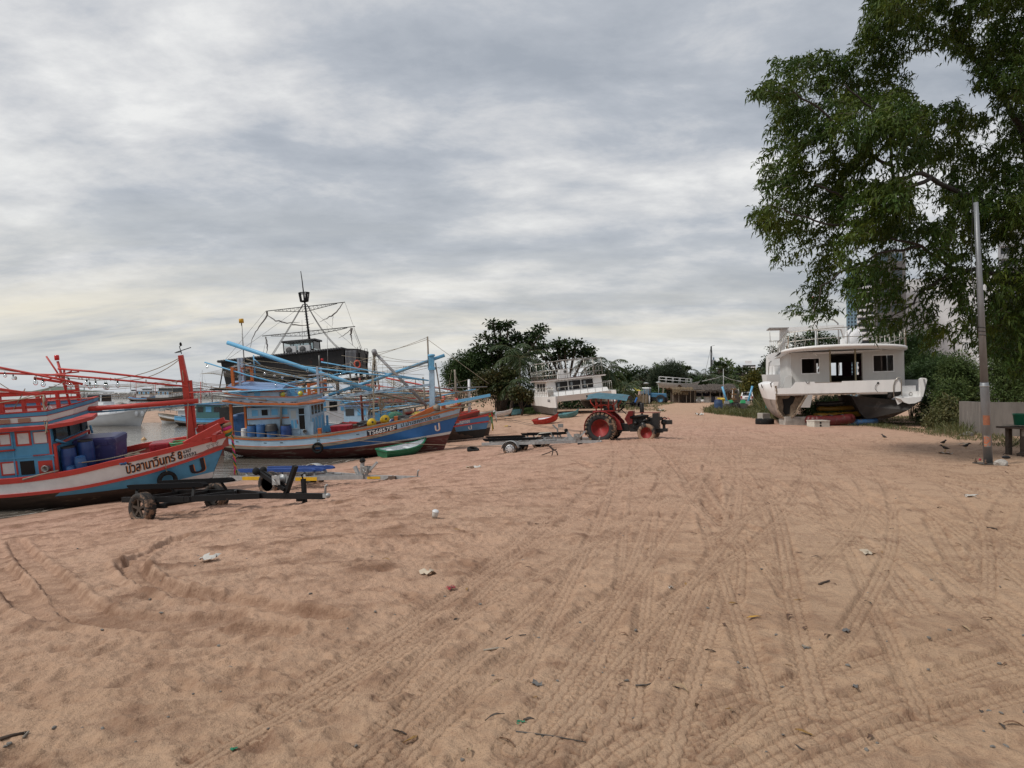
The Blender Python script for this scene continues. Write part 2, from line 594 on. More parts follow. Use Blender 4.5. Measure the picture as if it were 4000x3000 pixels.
def make_ground():
 az=np.concatenate([np.linspace(-180,-56,26)[:-1],np.linspace(-56,-42,60)[:-1],np.linspace(-42,42,960)[:-1],np.linspace(42,56,60)[:-1],np.linspace(56,180,26)[:-1]])
 inv=np.linspace(1/2.3,1/60.,800)
 r=np.concatenate([[0.0,0.6,1.2,1.8],1/inv,np.geomspace(62,3500,70)])
 na,nr=len(az),len(r)
 A,Rr=np.meshgrid(np.radians(az),r)
 X,Y=Rr*np.sin(A),Rr*np.cos(A)
 S=shore_s(X,Y)
 Z=np.interp(S,_SX,_SZ)
 fade=np.clip(1.3-Rr/70.,0,1)
 dry=np.clip((S-1.5)/3.0,0,1)
 wob=fbm(X*.08,Y*.08,5,3)-.5
 rough=np.clip(0.62-0.10*X+0.9*wob+0.02*(Y-8),0.10,1.0)
 n1=fbm(X*.8,Y*.8,21,4)
 rid=1-np.abs(2*fbm(X*1.25+.5*n1,Y*1.5,31,4,.5)-1)
 n2=fbm(X*3.2,Y*3.8,41,3)
 n3=fbm(X*9,Y*9,51,3)
 ridge=1-np.abs(2*fbm(X*.38+Y*.12,Y*1.5-X*.2,91,4,.55)-1)
 lefty=np.clip(.75-.11*X,.1,1)*np.clip((Y-4)/5,0,1)
 n4=fbm(X*22,Y*24,81,2)
 H=(0.030*(n1-.5)+0.030*(rid-.8)+0.034*(n2-.5))*rough+(0.030*(n3-.5)+.022*(n4-.5))*(0.25+rough)
 H+=.075*(ridge-.8)*lefty
 H+=0.12*(fbm(X*.22,Y*.22,61,3)-.5)
 damp_shade=np.clip((n2-.52)*3.0+(rid-.86)*1.5,0,.8)*rough*.8
 damp_shade=damp_shade+np.clip((ridge-.90)*6,0,.55)*lefty*(n2>.45)
 rows=lambda y0,y1:slice(int(np.searchsorted(r,y0)),int(np.searchsorted(r,y1)))
 g=np.random.default_rng(3)
 for k in range(4200):
  d=1/g.uniform(1/26.,1/2.6)if k%3 else g.uniform(5,26)
  a=R(g.uniform(-46,46))
  cx,cy=d*math.sin(a),d*math.cos(a)
  if g.random()>np.clip(.75-.05*cx,.35,1):
   continue
  sl=rows(d-.6,d+.6)
  a0=int(np.searchsorted(az,math.degrees(a)-math.degrees(.6/d)))
  a1=int(np.searchsorted(az,math.degrees(a)+math.degrees(.6/d)))
  th=g.uniform(0,math.pi)
  x,y=X[sl,a0:a1]-cx,Y[sl,a0:a1]-cy
  u,v=x*math.cos(th)+y*math.sin(th),-x*math.sin(th)+y*math.cos(th)
  q=(u/g.uniform(.10,.16))**2+(v/g.uniform(.05,.085))**2
  dep=g.uniform(.006,.024)
  if k%2:
   damp_shade[sl,a0:a1]+=dep*14*np.exp(-(np.sqrt(q)-.5)**2*5)*(n3[sl,a0:a1]>.42)  # footprint hollows darkened: turned-up damp plus painted shade for contrast
  H[sl,a0:a1]+=-dep*np.exp(-q*1.4)+dep*.35*np.exp(-(np.sqrt(q)-1.35)**2*9)
 TR=[([(1480,3040),(1600,2937),(1954,2607),(2170,2481),(2360,2354),(2511,2234)],.20,1,0.015),([(2290,3000),(2347,2873),(2454,2696),(2549,2570),(2638,2380),(2676,2253)],.21,1,0.017),([(2283,3010),(2549,2842),(2992,2696),(3500,2560),(4050,2410)],.19,2,0.013),([(2500,3010),(2750,2880),(3140,2780),(3560,2672),(4050,2530)],.18,2,0.013),([(2900,3010),(3150,2880),(3500,2740),(4050,2600)],.20,2,0.011),([(3150,3010),(3400,2900),(3700,2790),(4050,2700)],.18,2,0.011),([(2750,2960),(3013,2734),(3250,2580),(3420,2400),(3560,2250)],.16,1,0.009),([(2763,1802),(2935,1935),(3200,2029),(3405,2139),(3600,2296)],.22,1,0.018),([(3040,1780),(3140,1833),(3380,1960),(3560,2080)],.22,2,0.015),([(4000,1857),(3922,1974),(3812,2170),(3750,2320)],.25,1,0.020),([(3640,2029),(3742,2201),(3797,2311)],.24,1,0.025),([(2770,1818),(2780,1900),(2786,2053),(2900,2110)],.32,3,.05),([(2560,1740),(2700,1880),(2820,2010),(2950,2070)],.26,3,.04),([(3076,2139),(3060,2250),(3080,2330)],.2,1,0.015),([(500,2180),(520,2230),(650,2300),(940,2350),(1300,2420)],.26,3,.07),([(700,2095),(580,2145),(520,2190),(560,2250),(740,2330)],.26,3,.07),([(0,2217),(72,2310),(217,2405),(434,2434),(723,2463),(1100,2470)],.28,3,.07),([(60,2110),(170,2230),(330,2380),(560,2420),(900,2420)],.28,3,.06),([(1250,2720),(1560,2690),(1900,2640),(2400,2600)],.14,0,0.010),([(600,2740),(800,2715),(1300,2690)],.14,0,0.010),([(2250,1800),(2400,1850),(2800,1840),(3300,1800)],.24,3,.03),([(2620,1740),(2700,1690),(2760,1640),(2740,1600)],.3,1,0.020),([(2760,1745),(2810,1690),(2830,1640),(2790,1600)],.3,1,0.020),([(1700,1950),(2100,1900),(2500,1850),(2700,1800)],.24,3,.03)]
 TR2=[(np.array([G(*p)[:2]for p in path]),w,tread,dep)for path,w,tread,dep in TR]
 for k in range(34):
  a=np.array([g.uniform(1.5,13.0),g.uniform(3.0,10)])if k%5 else np.array([g.uniform(-2.5,3.0),g.uniform(2.4,5)])
  e=np.array([g.uniform(5.5,12.0),g.uniform(24,46)])
  if k%5==4:
   e=np.array([g.uniform(9.5,15),g.uniform(10,18)])
  m_=(a+e)/2+np.array([g.uniform(-1.0,4.5),g.uniform(-5,3)])
  tt=np.linspace(0,1,7)[:,None]
  c_=(1-tt)**2*a+2*tt*(1-tt)*m_+tt**2*e
  nrm=np.gradient(c_,axis=0)
  nrm=np.stack([nrm[:,1],-nrm[:,0]],-1)/np.linalg.norm(nrm,axis=1,keepdims=True)
  w,tread,dep=g.uniform(.15,.23),(1,2,2,1,2)[k%5],g.uniform(.004,.012)
  for sd in(-.72,.72):
   TR2.append((c_+nrm*sd,w,tread,dep))
 for pts,w,tread,dep in TR2:
  tt=np.linspace(0,len(pts)-1,len(pts)*5)
  ii=np.clip(tt.astype(int),0,len(pts)-2)
  fr=(tt-ii)[:,None]
  p0,p1,p2,p3=pts[np.clip(ii-1,0,None)],pts[ii],pts[ii+1],pts[np.clip(ii+2,None,len(pts)-1)]
  sp=.5*(2*p1+(p2-p0)*fr+(2*p0-5*p1+4*p2-p3)*fr**2+(3*p1-p0-3*p2+p3)*fr**3)
  L0=0.0
  best=np.full(X.shape,9.0)
  su=np.zeros(X.shape)
  for q in range(len(sp)-1):
   a_,b_=sp[q],sp[q+1]
   dv=b_-a_
   ln=math.hypot(*dv)
   if ln<1e-6:
    continue
   lo=math.hypot(*((a_+b_)/2))
   sl=rows(max(0,lo-ln-.6),lo+ln+.6)
   x,y=X[sl]-a_[0],Y[sl]-a_[1]
   u=np.clip((x*dv[0]+y*dv[1])/ln,0,ln)
   ex,ey=x-dv[0]/ln*u,y-dv[1]/ln*u
   side=np.sign(x*dv[1]-y*dv[0])
   dd=np.hypot(ex,ey)
   up=dd<np.abs(best[sl])
   best[sl]=np.where(up,dd*side,best[sl])
   su[sl]=np.where(up,L0+u,su[sl])
   L0+=ln
  e=np.abs(best)/(w/2)
  k=np.exp(-np.clip(e-.75,0,None)**2*18)
  smooth_in=np.clip(1.25-e,0,1)
  tr=0
  lat=best/w
  if tread==1:
   tr=-.011*np.clip(np.cos(2*math.pi*(lat*3.6+.12*np.sin(su*46))),0,1)**5-.013*np.clip(np.cos(2*math.pi*su/.062),0,1)**3*(e>.55)
  elif tread==2:
   tr=-.012*np.clip(np.cos(2*math.pi*(lat*2.7+.05*np.sin(su*30))),0,1)**4-.007*np.clip(np.cos(2*math.pi*(su/.085+np.sign(best)*e*.7)),0,1)**4
  elif tread==3:
   tr=.016*np.clip(np.sin(su*2*math.pi/.34+np.sign(best)*e*2.2),-.4,1)
  H=H*(1-.85*smooth_in)+(-dep*k+dep*.4*np.exp(-(e-1.3)**2*12))+tr*(e<1.02)
  damp_shade*=1-.6*smooth_in
  damp_shade+=(.14*np.exp(-(e-1.15)**2*16)*(n2>.46)+.30*(np.abs(tr)>.005)*(e<1.02))*(n1>.40)  # rut edges damp; grooves get painted shade to bring out the tread
 for(mx,my,mr,mh)in((-7.3,14.1,.45,.09),(-6.6,15.75,.45,.09),(-3.8,13.3,.3,.05),(-6.4,19.0,.5,.10),(-5.7,20.7,.5,.10),(3.5,27.9,.6,.07),(3.9,29.2,.6,.07),(5.2,27.4,.45,.06),(5.5,28.4,.4,.05),(0,27,.4,.06),(1.1,29,.4,.05),(14.6,38.6,.8,.05)):
  d_=np.hypot(X-mx,Y-my)/mr
  Z=Z+mh*np.exp(-d_**2)*(.7+.8*(n2-.3))
 H*=np.clip(.72+.28*(Rr-3)/6,.72,1)
 wet=np.clip(1.15-S/1.9,0,1)*np.clip((wob*.8+1),.6,1.2)
 Z=Z+H*fade*dry*np.clip(Rr-.5,0,1)
 tide=np.exp(-((S-3.4-wob*2.4)/.35)**2)+.7*np.exp(-((S-5.2-wob*3)/.3)**2)
 tide*=np.clip((fbm(X*.7,Y*.7,71,3)-.35)*4,0,1)
 Z+=.05*tide*fade*(n2+.3)
 damp_shade=np.clip(damp_shade+.7*tide,0,.9)*np.clip(1.2-Rr/90,.3,1)
 pink=np.clip(.05+.05*(Y-4)-.045*X+.9*wob,0,1)*np.clip(1.5-Y/60,.3,1)
 verts=np.stack([X,Y,Z],-1).reshape(-1,3)
 i=np.arange(nr-1)[:,None]*na
 j=np.arange(na)[None,:]
 j2=(j+1)%na
 faces=np.stack([i+j,i+j2,i+na+j2,i+na+j],-1).reshape(-1,4)[:,::-1]
 o=np_mesh('sand_ground',verts,faces,sand_material(),attr={'wet':np.clip(wet,0,1).ravel(),'damp_shade':damp_shade.ravel(),'pinkness':pink.ravel()},smooth=True)
 o['kind']='structure'
 RELIEF['r'],RELIEF['az'],RELIEF['z']=r,az,Z
 return o
make_ground()
def hz(x,y):
 """Height of the sand as built, at a point."""
 d,a=math.hypot(x,y),math.degrees(math.atan2(x,y))
 i=int(np.clip(np.searchsorted(RELIEF['r'],d),1,len(RELIEF['r'])-1))
 j=int(np.clip(np.searchsorted(RELIEF['az'],a),1,len(RELIEF['az'])-1))
 return float(RELIEF['z'][i,j])
def on(px,py,dz=0.0):
 p=G(px,py)
 return Vector((p.x,p.y,hz(p.x,p.y)+dz))
def water_material():
 m=bpy.data.materials.new('sea_water')
 m.use_nodes=True
 N,L=m.node_tree.nodes,m.node_tree.links
 b=N['Principled BSDF']
 b.inputs['Base Color'].default_value=(0.13,0.115,0.095,1)
 b.inputs['Roughness'].default_value=0.09
 b.inputs['IOR'].default_value=1.33
 b.inputs['Specular IOR Level'].default_value=0.5
 t=N.new('ShaderNodeTexCoord')
 mp=N.new('ShaderNodeMapping')
 mp.inputs['Rotation'].default_value=(0,0,R(20))
 mp.inputs['Scale'].default_value=(0.7,1.6,1)
 L.new(t.outputs['Object'],mp.inputs[0])
 s=None
 for sc,am in((0.55,1.0),(2.2,.45),(6.5,.16)):
  n=N.new('ShaderNodeTexNoise')
  n.inputs['Scale'].default_value=sc
  n.inputs['Detail'].default_value=3
  n.inputs['Distortion'].default_value=.6
  L.new(mp.outputs[0],n.inputs['Vector'])
  a=N.new('ShaderNodeMath')
  a.operation='MULTIPLY_ADD'
  a.inputs[1].default_value=am
  L.new(n.outputs[0],a.inputs[0])
  if s is not None:
   L.new(s,a.inputs[2])
  else:
   a.inputs[2].default_value=0
  s=a.outputs[0]
 bn=N.new('ShaderNodeBump')
 bn.inputs['Strength'].default_value=0.5
 bn.inputs['Distance'].default_value=0.12
 L.new(s,bn.inputs['Height'])
 L.new(bn.outputs[0],b.inputs['Normal'])
 return m
wv=MB()
wv.add([(-30000,-200,SEA_Z),(2500,-200,SEA_Z),(2500,30000,SEA_Z),(-30000,30000,SEA_Z)],[(0,1,2,3)])
wv.build('sea',water_material())['kind']='structure'
# a thin line of wash where the ripples break on the sand
foam_m=mat('foam',(0.62,0.58,0.53),0.5,var=.5,vscale=5,col2=(.36,.27,.21))
fm=MB()
for k,(off,wd)in enumerate(((0.12,.07),(-.55,.05))):
 prev=None
 for i in range(140):
  y=14+i*.2
  base_x=(-19.2+.385*y-.6*6*math.log1p(math.exp((y-42)/6.)))/.923
  x=base_x+(off+.35*math.sin(y*.9+k)+.18*math.sin(y*2.7))/.923
  w_=wd*(.35+.65*abs(math.sin(y*1.7+k*2)))
  z=max(float(gz(x,y)),SEA_Z)+.012
  cur=(Vector((x,y,z)),Vector((x+w_,y,max(float(gz(x+w_,y)),SEA_Z)+.012)))
  if prev and(i%17)not in(3,4,11):
   fm.add([prev[0],prev[1],cur[1],cur[0]],[(0,1,2,3)],True)
  prev=cur
o=fm.build('foam',foam_m)
o['kind']='stuff'
tag(o,'thin broken line of wash along the edge of the sand','foam')
# distant headland
hm=mat('far_hill',(0.10,0.13,0.10),0.9)
hb=MB()
for(pxa,pxb,hpx,d,sd)in((150,300,24,9000,1),(-300,160,10,11000,4)):
 n=24
 top,bot,back=[],[],[]
 for i in range(n+1):
  t=i/n
  q=P(pxa+(pxb-pxa)*t,1530,d)
  hh=hpx/FPX*d*(math.sin(math.pi*t)**.8)*(.7+.5*random.random()*math.sin(3*t+sd)**2)
  top.append((q.x,d,SEA_Z+max(hh,1)))
  bot.append((q.x,d-300,SEA_Z-1))
  back.append((q.x,d+900,SEA_Z-1))
 hb.loft([bot,top,back],closed=False,smooth=True)
hb.build('hills',hm)['kind']='structure'
# ---- rock groyne and the far breakwater
rock_m=mat('rock',(0.23,0.215,0.195),.85,var=.5,vscale=2.0,spots=[((.36,.33,.29),5,.55,.1),((.10,.09,.08),3,.6,.08)],bump=.6,bscale=9)
def rock_mesh(seed):
 g=random.Random(seed)
 bm=bmesh.new()
 bmesh.ops.create_icosphere(bm,subdivisions=2,radius=1)
 cuts=[(Vector((g.gauss(0,1),g.gauss(0,1),g.gauss(0,1))).normalized(),g.uniform(.55,.85))for _ in range(9)]
 for v in bm.verts:
  for n_,d_ in cuts:
   e=v.co.dot(n_)-d_
   if e>0:
    v.co-=n_*e
  v.co*=1+g.uniform(-.03,.03)
 me=bpy.data.meshes.new('boulder')
 bm.to_mesh(me)
 bm.free()
 me.materials.append(rock_m)
 return me
ROCKS=[rock_mesh(i)for i in range(6)]
g=random.Random(5)
n_rock=0
for i in range(190):
 px=g.uniform(380,1010)
 lev=g.random()
 Y=86+lev*7+g.uniform(-1,1)
 q=P(px,1500,Y)
 z=SEA_Z+.1+lev*1.35+g.uniform(-.1,.15)
 if 610<px<800 and lev<.4:
  z+=.3
 o=bpy.data.objects.new('boulder',ROCKS[i%6])
 COL.objects.link(o)
 s=g.uniform(.45,.85)
 o.scale=(s*g.uniform(.9,1.4),s,s*g.uniform(.6,.9))
 o.rotation_euler=(g.uniform(-.5,.5),g.uniform(-.5,.5),g.uniform(0,6))
 o.location=(q.x,Y,z)
 tag(o,'grey boulder piled in the low rock groyne beyond the anchored white boat','boulder','boulders of the rock groyne')
sp=MB()
rings=[]
for i in range(25):
 t=i/24
 px=470+420*t
 ring=[]
 for j in range(9):
  u=j/8
  Y=74+13*u
  q=P(px,1500,Y)
  ring.append((q.x,Y,SEA_Z-.25+1.25*(u**.8)*math.sin(math.pi*min(1,t*1.15))**.6+.05*math.sin(9*t+5*u)))
 rings.append(ring)
sp.loft(rings,closed=False)
sp.build('sand_spit',mat('spit_sand',(.42,.28,.20),.9,var=.3,vscale=1.2,spots=[((.2,.15,.11),2.5,.6,.1)]))['kind']='structure'
bw=MB()
rings=[]
g=random.Random(8)
n=150
for i in range(n+1):
 px=300+(1010-300)*i/n
 Y=338+10*i/n
 ring=[]
 for dY,zz_ in((-6,-.4),(-3.5,.9),(-2.2,1.7),(0,2.5),(2,2.5),(7,-.4)):
  q=P(px,1500,Y+dY)
  ring.append((q.x+g.uniform(-.5,.5),Y+dY+g.uniform(-.5,.5),SEA_Z+zz_+g.uniform(-.55,.35)))
 rings.append(ring)
bw.loft(rings,closed=False,smooth=False)
o=bw.build('breakwater',mat('breakwater_rock',(.17,.165,.16),.9,var=.6,vscale=.9,spots=[((.33,.32,.30),1.6,.52,.1)]))
tag(o,'long low dark rock breakwater across the far water on the horizon','breakwater')
# ------ boat building
def paint(name,col,wear=(0.30,0.26,0.22),amt=0.66,scale=5.0,rough=0.5,rust=False,stretch=None):
 sp=[(wear,scale,amt,0.10),(tuple(c*.55 for c in col),1.3,.56,.3)]
 if rust:
  sp.append(((0.22,0.085,0.03),2.2,.68,.07))
 return mat(name,col,rough,var=.14,vscale=3.0,spots=sp,bump=.12,bscale=25,stretch=stretch)
RED=paint('red_paint',(0.50,0.048,0.035),(.30,.10,.08),.70)
SKYB=paint('sky_blue_paint',(0.085,0.31,0.52),(.18,.22,.24),.72,rust=True)
WHT=paint('white_paint',(0.66,0.66,0.66),(.42,.38,.33),.68,4,rust=True)
BROWN=mat('bottom_brown',(0.085,0.058,0.045),.75,var=.5,vscale=2.5,stretch=(.5,1,3),spots=[((.26,.20,.13),3.2,.60,.12),((.03,.02,.018),2.2,.58,.15)],bump=.3,bscale=14)
PALE=paint('pale_blue_paint',(0.37,0.52,0.65),(.33,.30,.27),.71,4.5)
ORNG=paint('orange_paint',(0.52,0.135,0.03),(.25,.15,.10),.64)
DEEP=paint('deep_blue_paint',(0.022,0.145,0.42),(.05,.12,.22),.68)
PANEL=paint('panel_blue_paint',(0.14,0.42,0.68),(.2,.3,.4),.75)
POLEB=paint('pole_blue_paint',(0.13,0.39,0.62),(.30,.29,.28),.62,7)
MAROON=mat('bottom_maroon',(0.15,0.045,0.04),.75,var=.4,vscale=2,stretch=(.45,1,3),spots=[((.25,.21,.18),2.2,.53,.12),((.06,.03,.028),3.5,.6,.1)],bump=.3,bscale=14)
WOODG=mat('grey_wood',(0.30,0.26,0.21),.8,var=.5,vscale=6,stretch=(.3,2,2),bump=.3,bscale=30)
WOODD=mat('dark_wood',(0.08,0.055,0.04),.8,var=.5,vscale=6,bump=.3,bscale=30)
ROOFB=paint('roof_blue_paint',(0.17,0.27,0.46),(.30,.34,.42),.6)
DARK=mat('dark_inside',(0.012,0.011,0.010),.9)
GLASSD=mat('dark_window',(0.02,0.022,0.024),.08,spec=.6,var=.4,vscale=3)
STEEL=mat('grey_steel',(0.32,0.32,0.31),.45,.6,var=.3,vscale=8,spots=[((.2,.12,.08),6,.66,.1)])
GALV=mat('galvanised',(0.40,0.41,0.41),.5,.35,var=.3,vscale=10,spots=[((.22,.17,.13),4,.62,.1)])
BLACKM=mat('black_metal',(.010,.010,.011),.55,spec=.25,var=.4,vscale=7,spots=[((.10,.07,.05),7,.66,.1)])
RUBBER=mat('rubber',(.013,.013,.013),.8,spec=.25,var=.4,vscale=10,spots=[((.16,.11,.08),7,.62,.15)])
ROPE=mat('rope',(0.36,0.31,0.23),.9,var=.4,vscale=30)
ROPED=mat('dark_rope',(0.10,0.09,0.08),.9,var=.4,vscale=30)
BLUEP=mat('blue_plastic',(0.018,0.055,0.20),.42,var=.3,vscale=4,spots=[((.10,.12,.16),6,.66,.15)])
BLUEP2=mat('faded_blue_plastic',(0.035,0.12,0.30),.5,var=.3,vscale=4,spots=[((.14,.18,.22),6,.64,.15)])
BLACKP=mat('black_plastic',(0.02,0.02,0.022),.5,var=.3,vscale=5)
REDP=mat('red_plastic',(0.36,0.018,0.035),.42,var=.3,vscale=4)
YELP=mat('yellow_plastic',(0.60,0.40,0.012),.5,var=.3,vscale=6,spots=[((.25,.2,.08),8,.62,.1)])
GREENP=mat('green_plastic',(0.10,0.46,0.20),.45,var=.2,vscale=6)
DGREEN=mat('socket_green',(0.01,0.04,0.03),.5)
GLASS=glass_mat('clear_glass')
LETTER=mat('letter_black',(0.012,0.014,0.028),.5)
LETTERW=mat('letter_white',(0.75,0.75,0.74),.5)
LETTERO=mat('letter_orange',(0.60,0.22,0.06),.5)
class Hull:
 """rows: sheer to keel, each a list of (x, half breadth, z) from stern to stem."""
 def __init__(self,rows,n=40):
  self.n=n
  self.rows=[self.curve(r)for r in rows]
 def curve(self,pts):
  pts=np.array(pts,float)
  d=np.r_[0,np.cumsum(np.hypot(np.diff(pts[:,0]),np.diff(pts[:,1])))]
  t=np.linspace(0,d[-1],self.n+1)
  i=np.clip(np.searchsorted(d,t,side='right')-1,0,len(pts)-2)
  f=((t-d[i])/(d[i+1]-d[i]))[:,None]
  k=len(pts)-1
  p1,p2=pts[i],pts[i+1]
  h=(d[i+1]-d[i])[:,None]
  tan=np.gradient(pts,d,axis=0)
  m1,m2=tan[i]*h,tan[i+1]*h
  return(2*f**3-3*f**2+1)*p1+(f**3-2*f**2+f)*m1+(-2*f**3+3*f**2)*p2+(f**3-f**2)*m2
 def row(self,j,dz=0.0,db=0.0):
  r=self.rows[j].copy()
  r[:,2]+=dz
  r[:,1]=np.maximum(r[:,1]+db,0.004)
  return r
 def band(self,mb,rows,pick=None,smooth=True):
  """Skin both sides between successive rows; pick(x, j) -> material index."""
  for sgn in(-1,1):
   vs=[(p[0],sgn*p[1],p[2])for r in rows for p in r]
   w=self.n+1
   for j in range(len(rows)-1):
    for i in range(self.n):
     fc=(j*w+i,j*w+i+1,(j+1)*w+i+1,(j+1)*w+i)
     if sgn>0:
      fc=fc[::-1]
     mb.f.append([q+len(mb.v)for q in fc])
     mb.mi.append(pick((rows[j][i][0]+rows[j][i+1][0])/2,j)if pick else 0)
     mb.sm.append(smooth)
   mb.v+=vs
  return mb
 def transom(self,mb,rows,mi=0):
  vs=[(r[0][0],-r[0][1],r[0][2])for r in rows]+[(r[0][0],r[0][1],r[0][2])for r in rows[::-1]]
  mb.cm=mi
  mb.add(vs,[tuple(range(len(vs)))],False)
  mb.cm=0
 def rail(self,mb,row,z0,z1,out,inn,i0=0,i1=None):
  r=self.rows[row]if isinstance(row,int)else row
  i1=self.n if i1 is None else i1
  for sgn in(-1,1):
   rings=[]
   for i in range(i0,i1+1):
    x,b,z=r[i]
    rings.append([(x,sgn*(b+out),z+z0),(x,sgn*(b+out),z+z1),(x,sgn*max(b-inn,0),z+z1),(x,sgn*max(b-inn,0),z+z0)])
   mb.loft(rings,smooth=False)
  return mb
 def deck(self,mb,r):
  vs=[(p[0],-p[1],p[2])for p in r]+[(p[0],p[1],p[2])for p in r]
  w=self.n+1
  return mb.add(vs,[(i,i+1,w+i+1,w+i)for i in range(self.n)],False)
 def side(self,x,ja,jb,t,off=.006,sgn=-1):
  out=[]
  for j in(ja,jb):
   r=self.rows[j]if isinstance(j,int)else j
   out.append((np.interp(x,r[:,0],r[:,1]),np.interp(x,r[:,0],r[:,2])))
  b=out[0][0]+(out[1][0]-out[0][0])*t
  z=out[0][1]+(out[1][1]-out[0][1])*t
  return Vector((x,sgn*(b+off),z))
 def write(self,s,ja,jb,x0,x1,t0,t1,m,name,parent,bold=True,off=.008):
  vs,fs=text_mesh(s,1.0,bold)
  u0,u1=min(v.x for v in vs),max(v.x for v in vs)
  w0,w1=min(v.y for v in vs),max(v.y for v in vs)
  mb=MB()
  mb.add([self.side(x0+(x1-x0)*(v.x-u0)/(u1-u0),ja,jb,t1+(t0-t1)*(v.y-w0)/(w1-w0),off)for v in vs],fs)
  return mb.build(name,m,parent)
 def patch(self,ja,jb,x0,x1,t0,t1,m,name,parent,off=.005,k=10):
  mb=MB()
  vs=[]
  for i in range(k+1):
   x=x0+(x1-x0)*i/k
   vs+=[self.side(x,ja,jb,t0,off),self.side(x,ja,jb,t1,off)]
  mb.add(vs,[(2*i,2*i+1,2*i+3,2*i+2)for i in range(k)])
  return mb.build(name,m,parent)
def place(o,loc,yaw,pitch,roll):
 o.location=loc
 o.rotation_euler=(R(roll),-R(pitch),R(yaw))
 return Matrix.Translation(loc)@o.rotation_euler.to_matrix().to_4x4()
_bulb={}
def bulb(parent,loc,r=.055,hang=.0,clear=True):
 """A hanging light bulb: glass part with its socket one level deeper."""
 k='c' if clear else 'm'
 if k not in _bulb:
  b=MB()
  b.lathe([(.012,-.02),(.30,-.35),(.72,-.8),(.98,-1.3),(1.0,-1.75),(.85,-2.2),(.5,-2.6),(.02,-2.78)],12)
  g_=b.build('lamp_bulb',GLASS if clear else mat('mirror_bulb',(.75,.75,.75),.12,.85))
  s=MB()
  s.lathe([(.30,.55),(.42,.3),(.42,-.25),(.30,-.45)],8)
  s.tube([(0,0,.5),(0,0,1.3)],.07,4)
  s_=s.build('socket',DGREEN)
  fl=MB()
  fl.tube([(0,0,-.4),(0,0,-1.5)],.09,4)
  fl.sph((0,0,-1.6),.2,6,4)
  f_=fl.build('filament',mat('filament',(.45,.42,.38),.4))
  _bulb[k]=(g_.data,s_.data,f_.data)
  for q in(g_,s_,f_):
   bpy.data.objects.remove(q)
 d=_bulb[k]
 o=bpy.data.objects.new('lamp_bulb',d[0])
 COL.objects.link(o)
 o.parent=parent
 o.location=V3(loc)-Vector((0,0,hang+.07))
 o.scale=(r,r,r)
 for nm,dd in(('socket',d[1]),('filament',d[2])):
  s=bpy.data.objects.new(nm,dd)
  COL.objects.link(s)
  s.parent=o
 return o
def aboard(M,loc,rz=0.0,rx=0.0,ry=0.0):
 q=M.to_quaternion()@Euler((rx,ry,rz)).to_quaternion()
 return M@V3(loc),q.to_euler()
def barrel(label,M,loc,r,h,body,lid=BLACKP,group='plastic barrels on the boats',rz=0.0,tilt=0.0):
 L_,E_=aboard(M,loc,rz,tilt)
 t=thing('barrel',label,'barrel',L_,E_,group)
 b=MB()
 b.lathe([(r*.90,0),(r*.95,.01),(r*.98,h*.12),(r*1.0,h*.3),(r*1.01,h*.34),(r,h*.38),(r*1.0,h*.62),(r*1.012,h*.66),(r*.99,h*.70),(r*.95,h*.86),(r*.86,h*.95),(r*.84,h*.97)],20)
 b.build('body',body,t)
 c=MB()
 c.lathe([(r*.885,h*.945),(r*.90,h*.955),(r*.90,h*.985),(r*.86,h),(r*.84,h*.985),(.01,h*.982)],20)
 c.build('lid',lid,t)
 return t
def cooler(label,cat,M,loc,size,body,rz=0,lidc=None,name='cooler_box',group=None,rx=0):
 """Insulated box with tapered walls, a lid with a lip, hinges and rope handles."""
 L_,E_=aboard(M,loc,rz,rx)
 t=thing(name,label,cat,L_,E_,group)
 lx,ly,lz=size
 b=MB()
 k=.93
 hb=lz*.80
 def ring(z,s):
  c=.04
  x,y=lx/2*s,ly/2*s
  return[(x-c,-y,z),(x,-y+c,z),(x,y-c,z),(x-c,y,z),(-x+c,y,z),(-x,y-c,z),(-x,-y+c,z),(-x+c,-y,z)]
 b.loft([ring(0,k),ring(hb*.9,.985),ring(hb*.92,1.0),ring(hb,1.0)],smooth=False)
 b.build('body',body,t)
 c=MB()
 c.loft([ring(hb+.004,1.02),ring(hb+lz*.13,1.02),ring(lz*.97,.97),ring(lz,.90)],smooth=False)
 c.build('lid',lidc or body,t)
 h=MB()
 for sx in(-.3,.3):
  h.bx(lx*sx-.03,lx*sx+.03,-ly/2*1.02-.03,-ly/2*1.02-.003,hb-.05,hb+.05)
 h.build('latch',body,t)
 return t
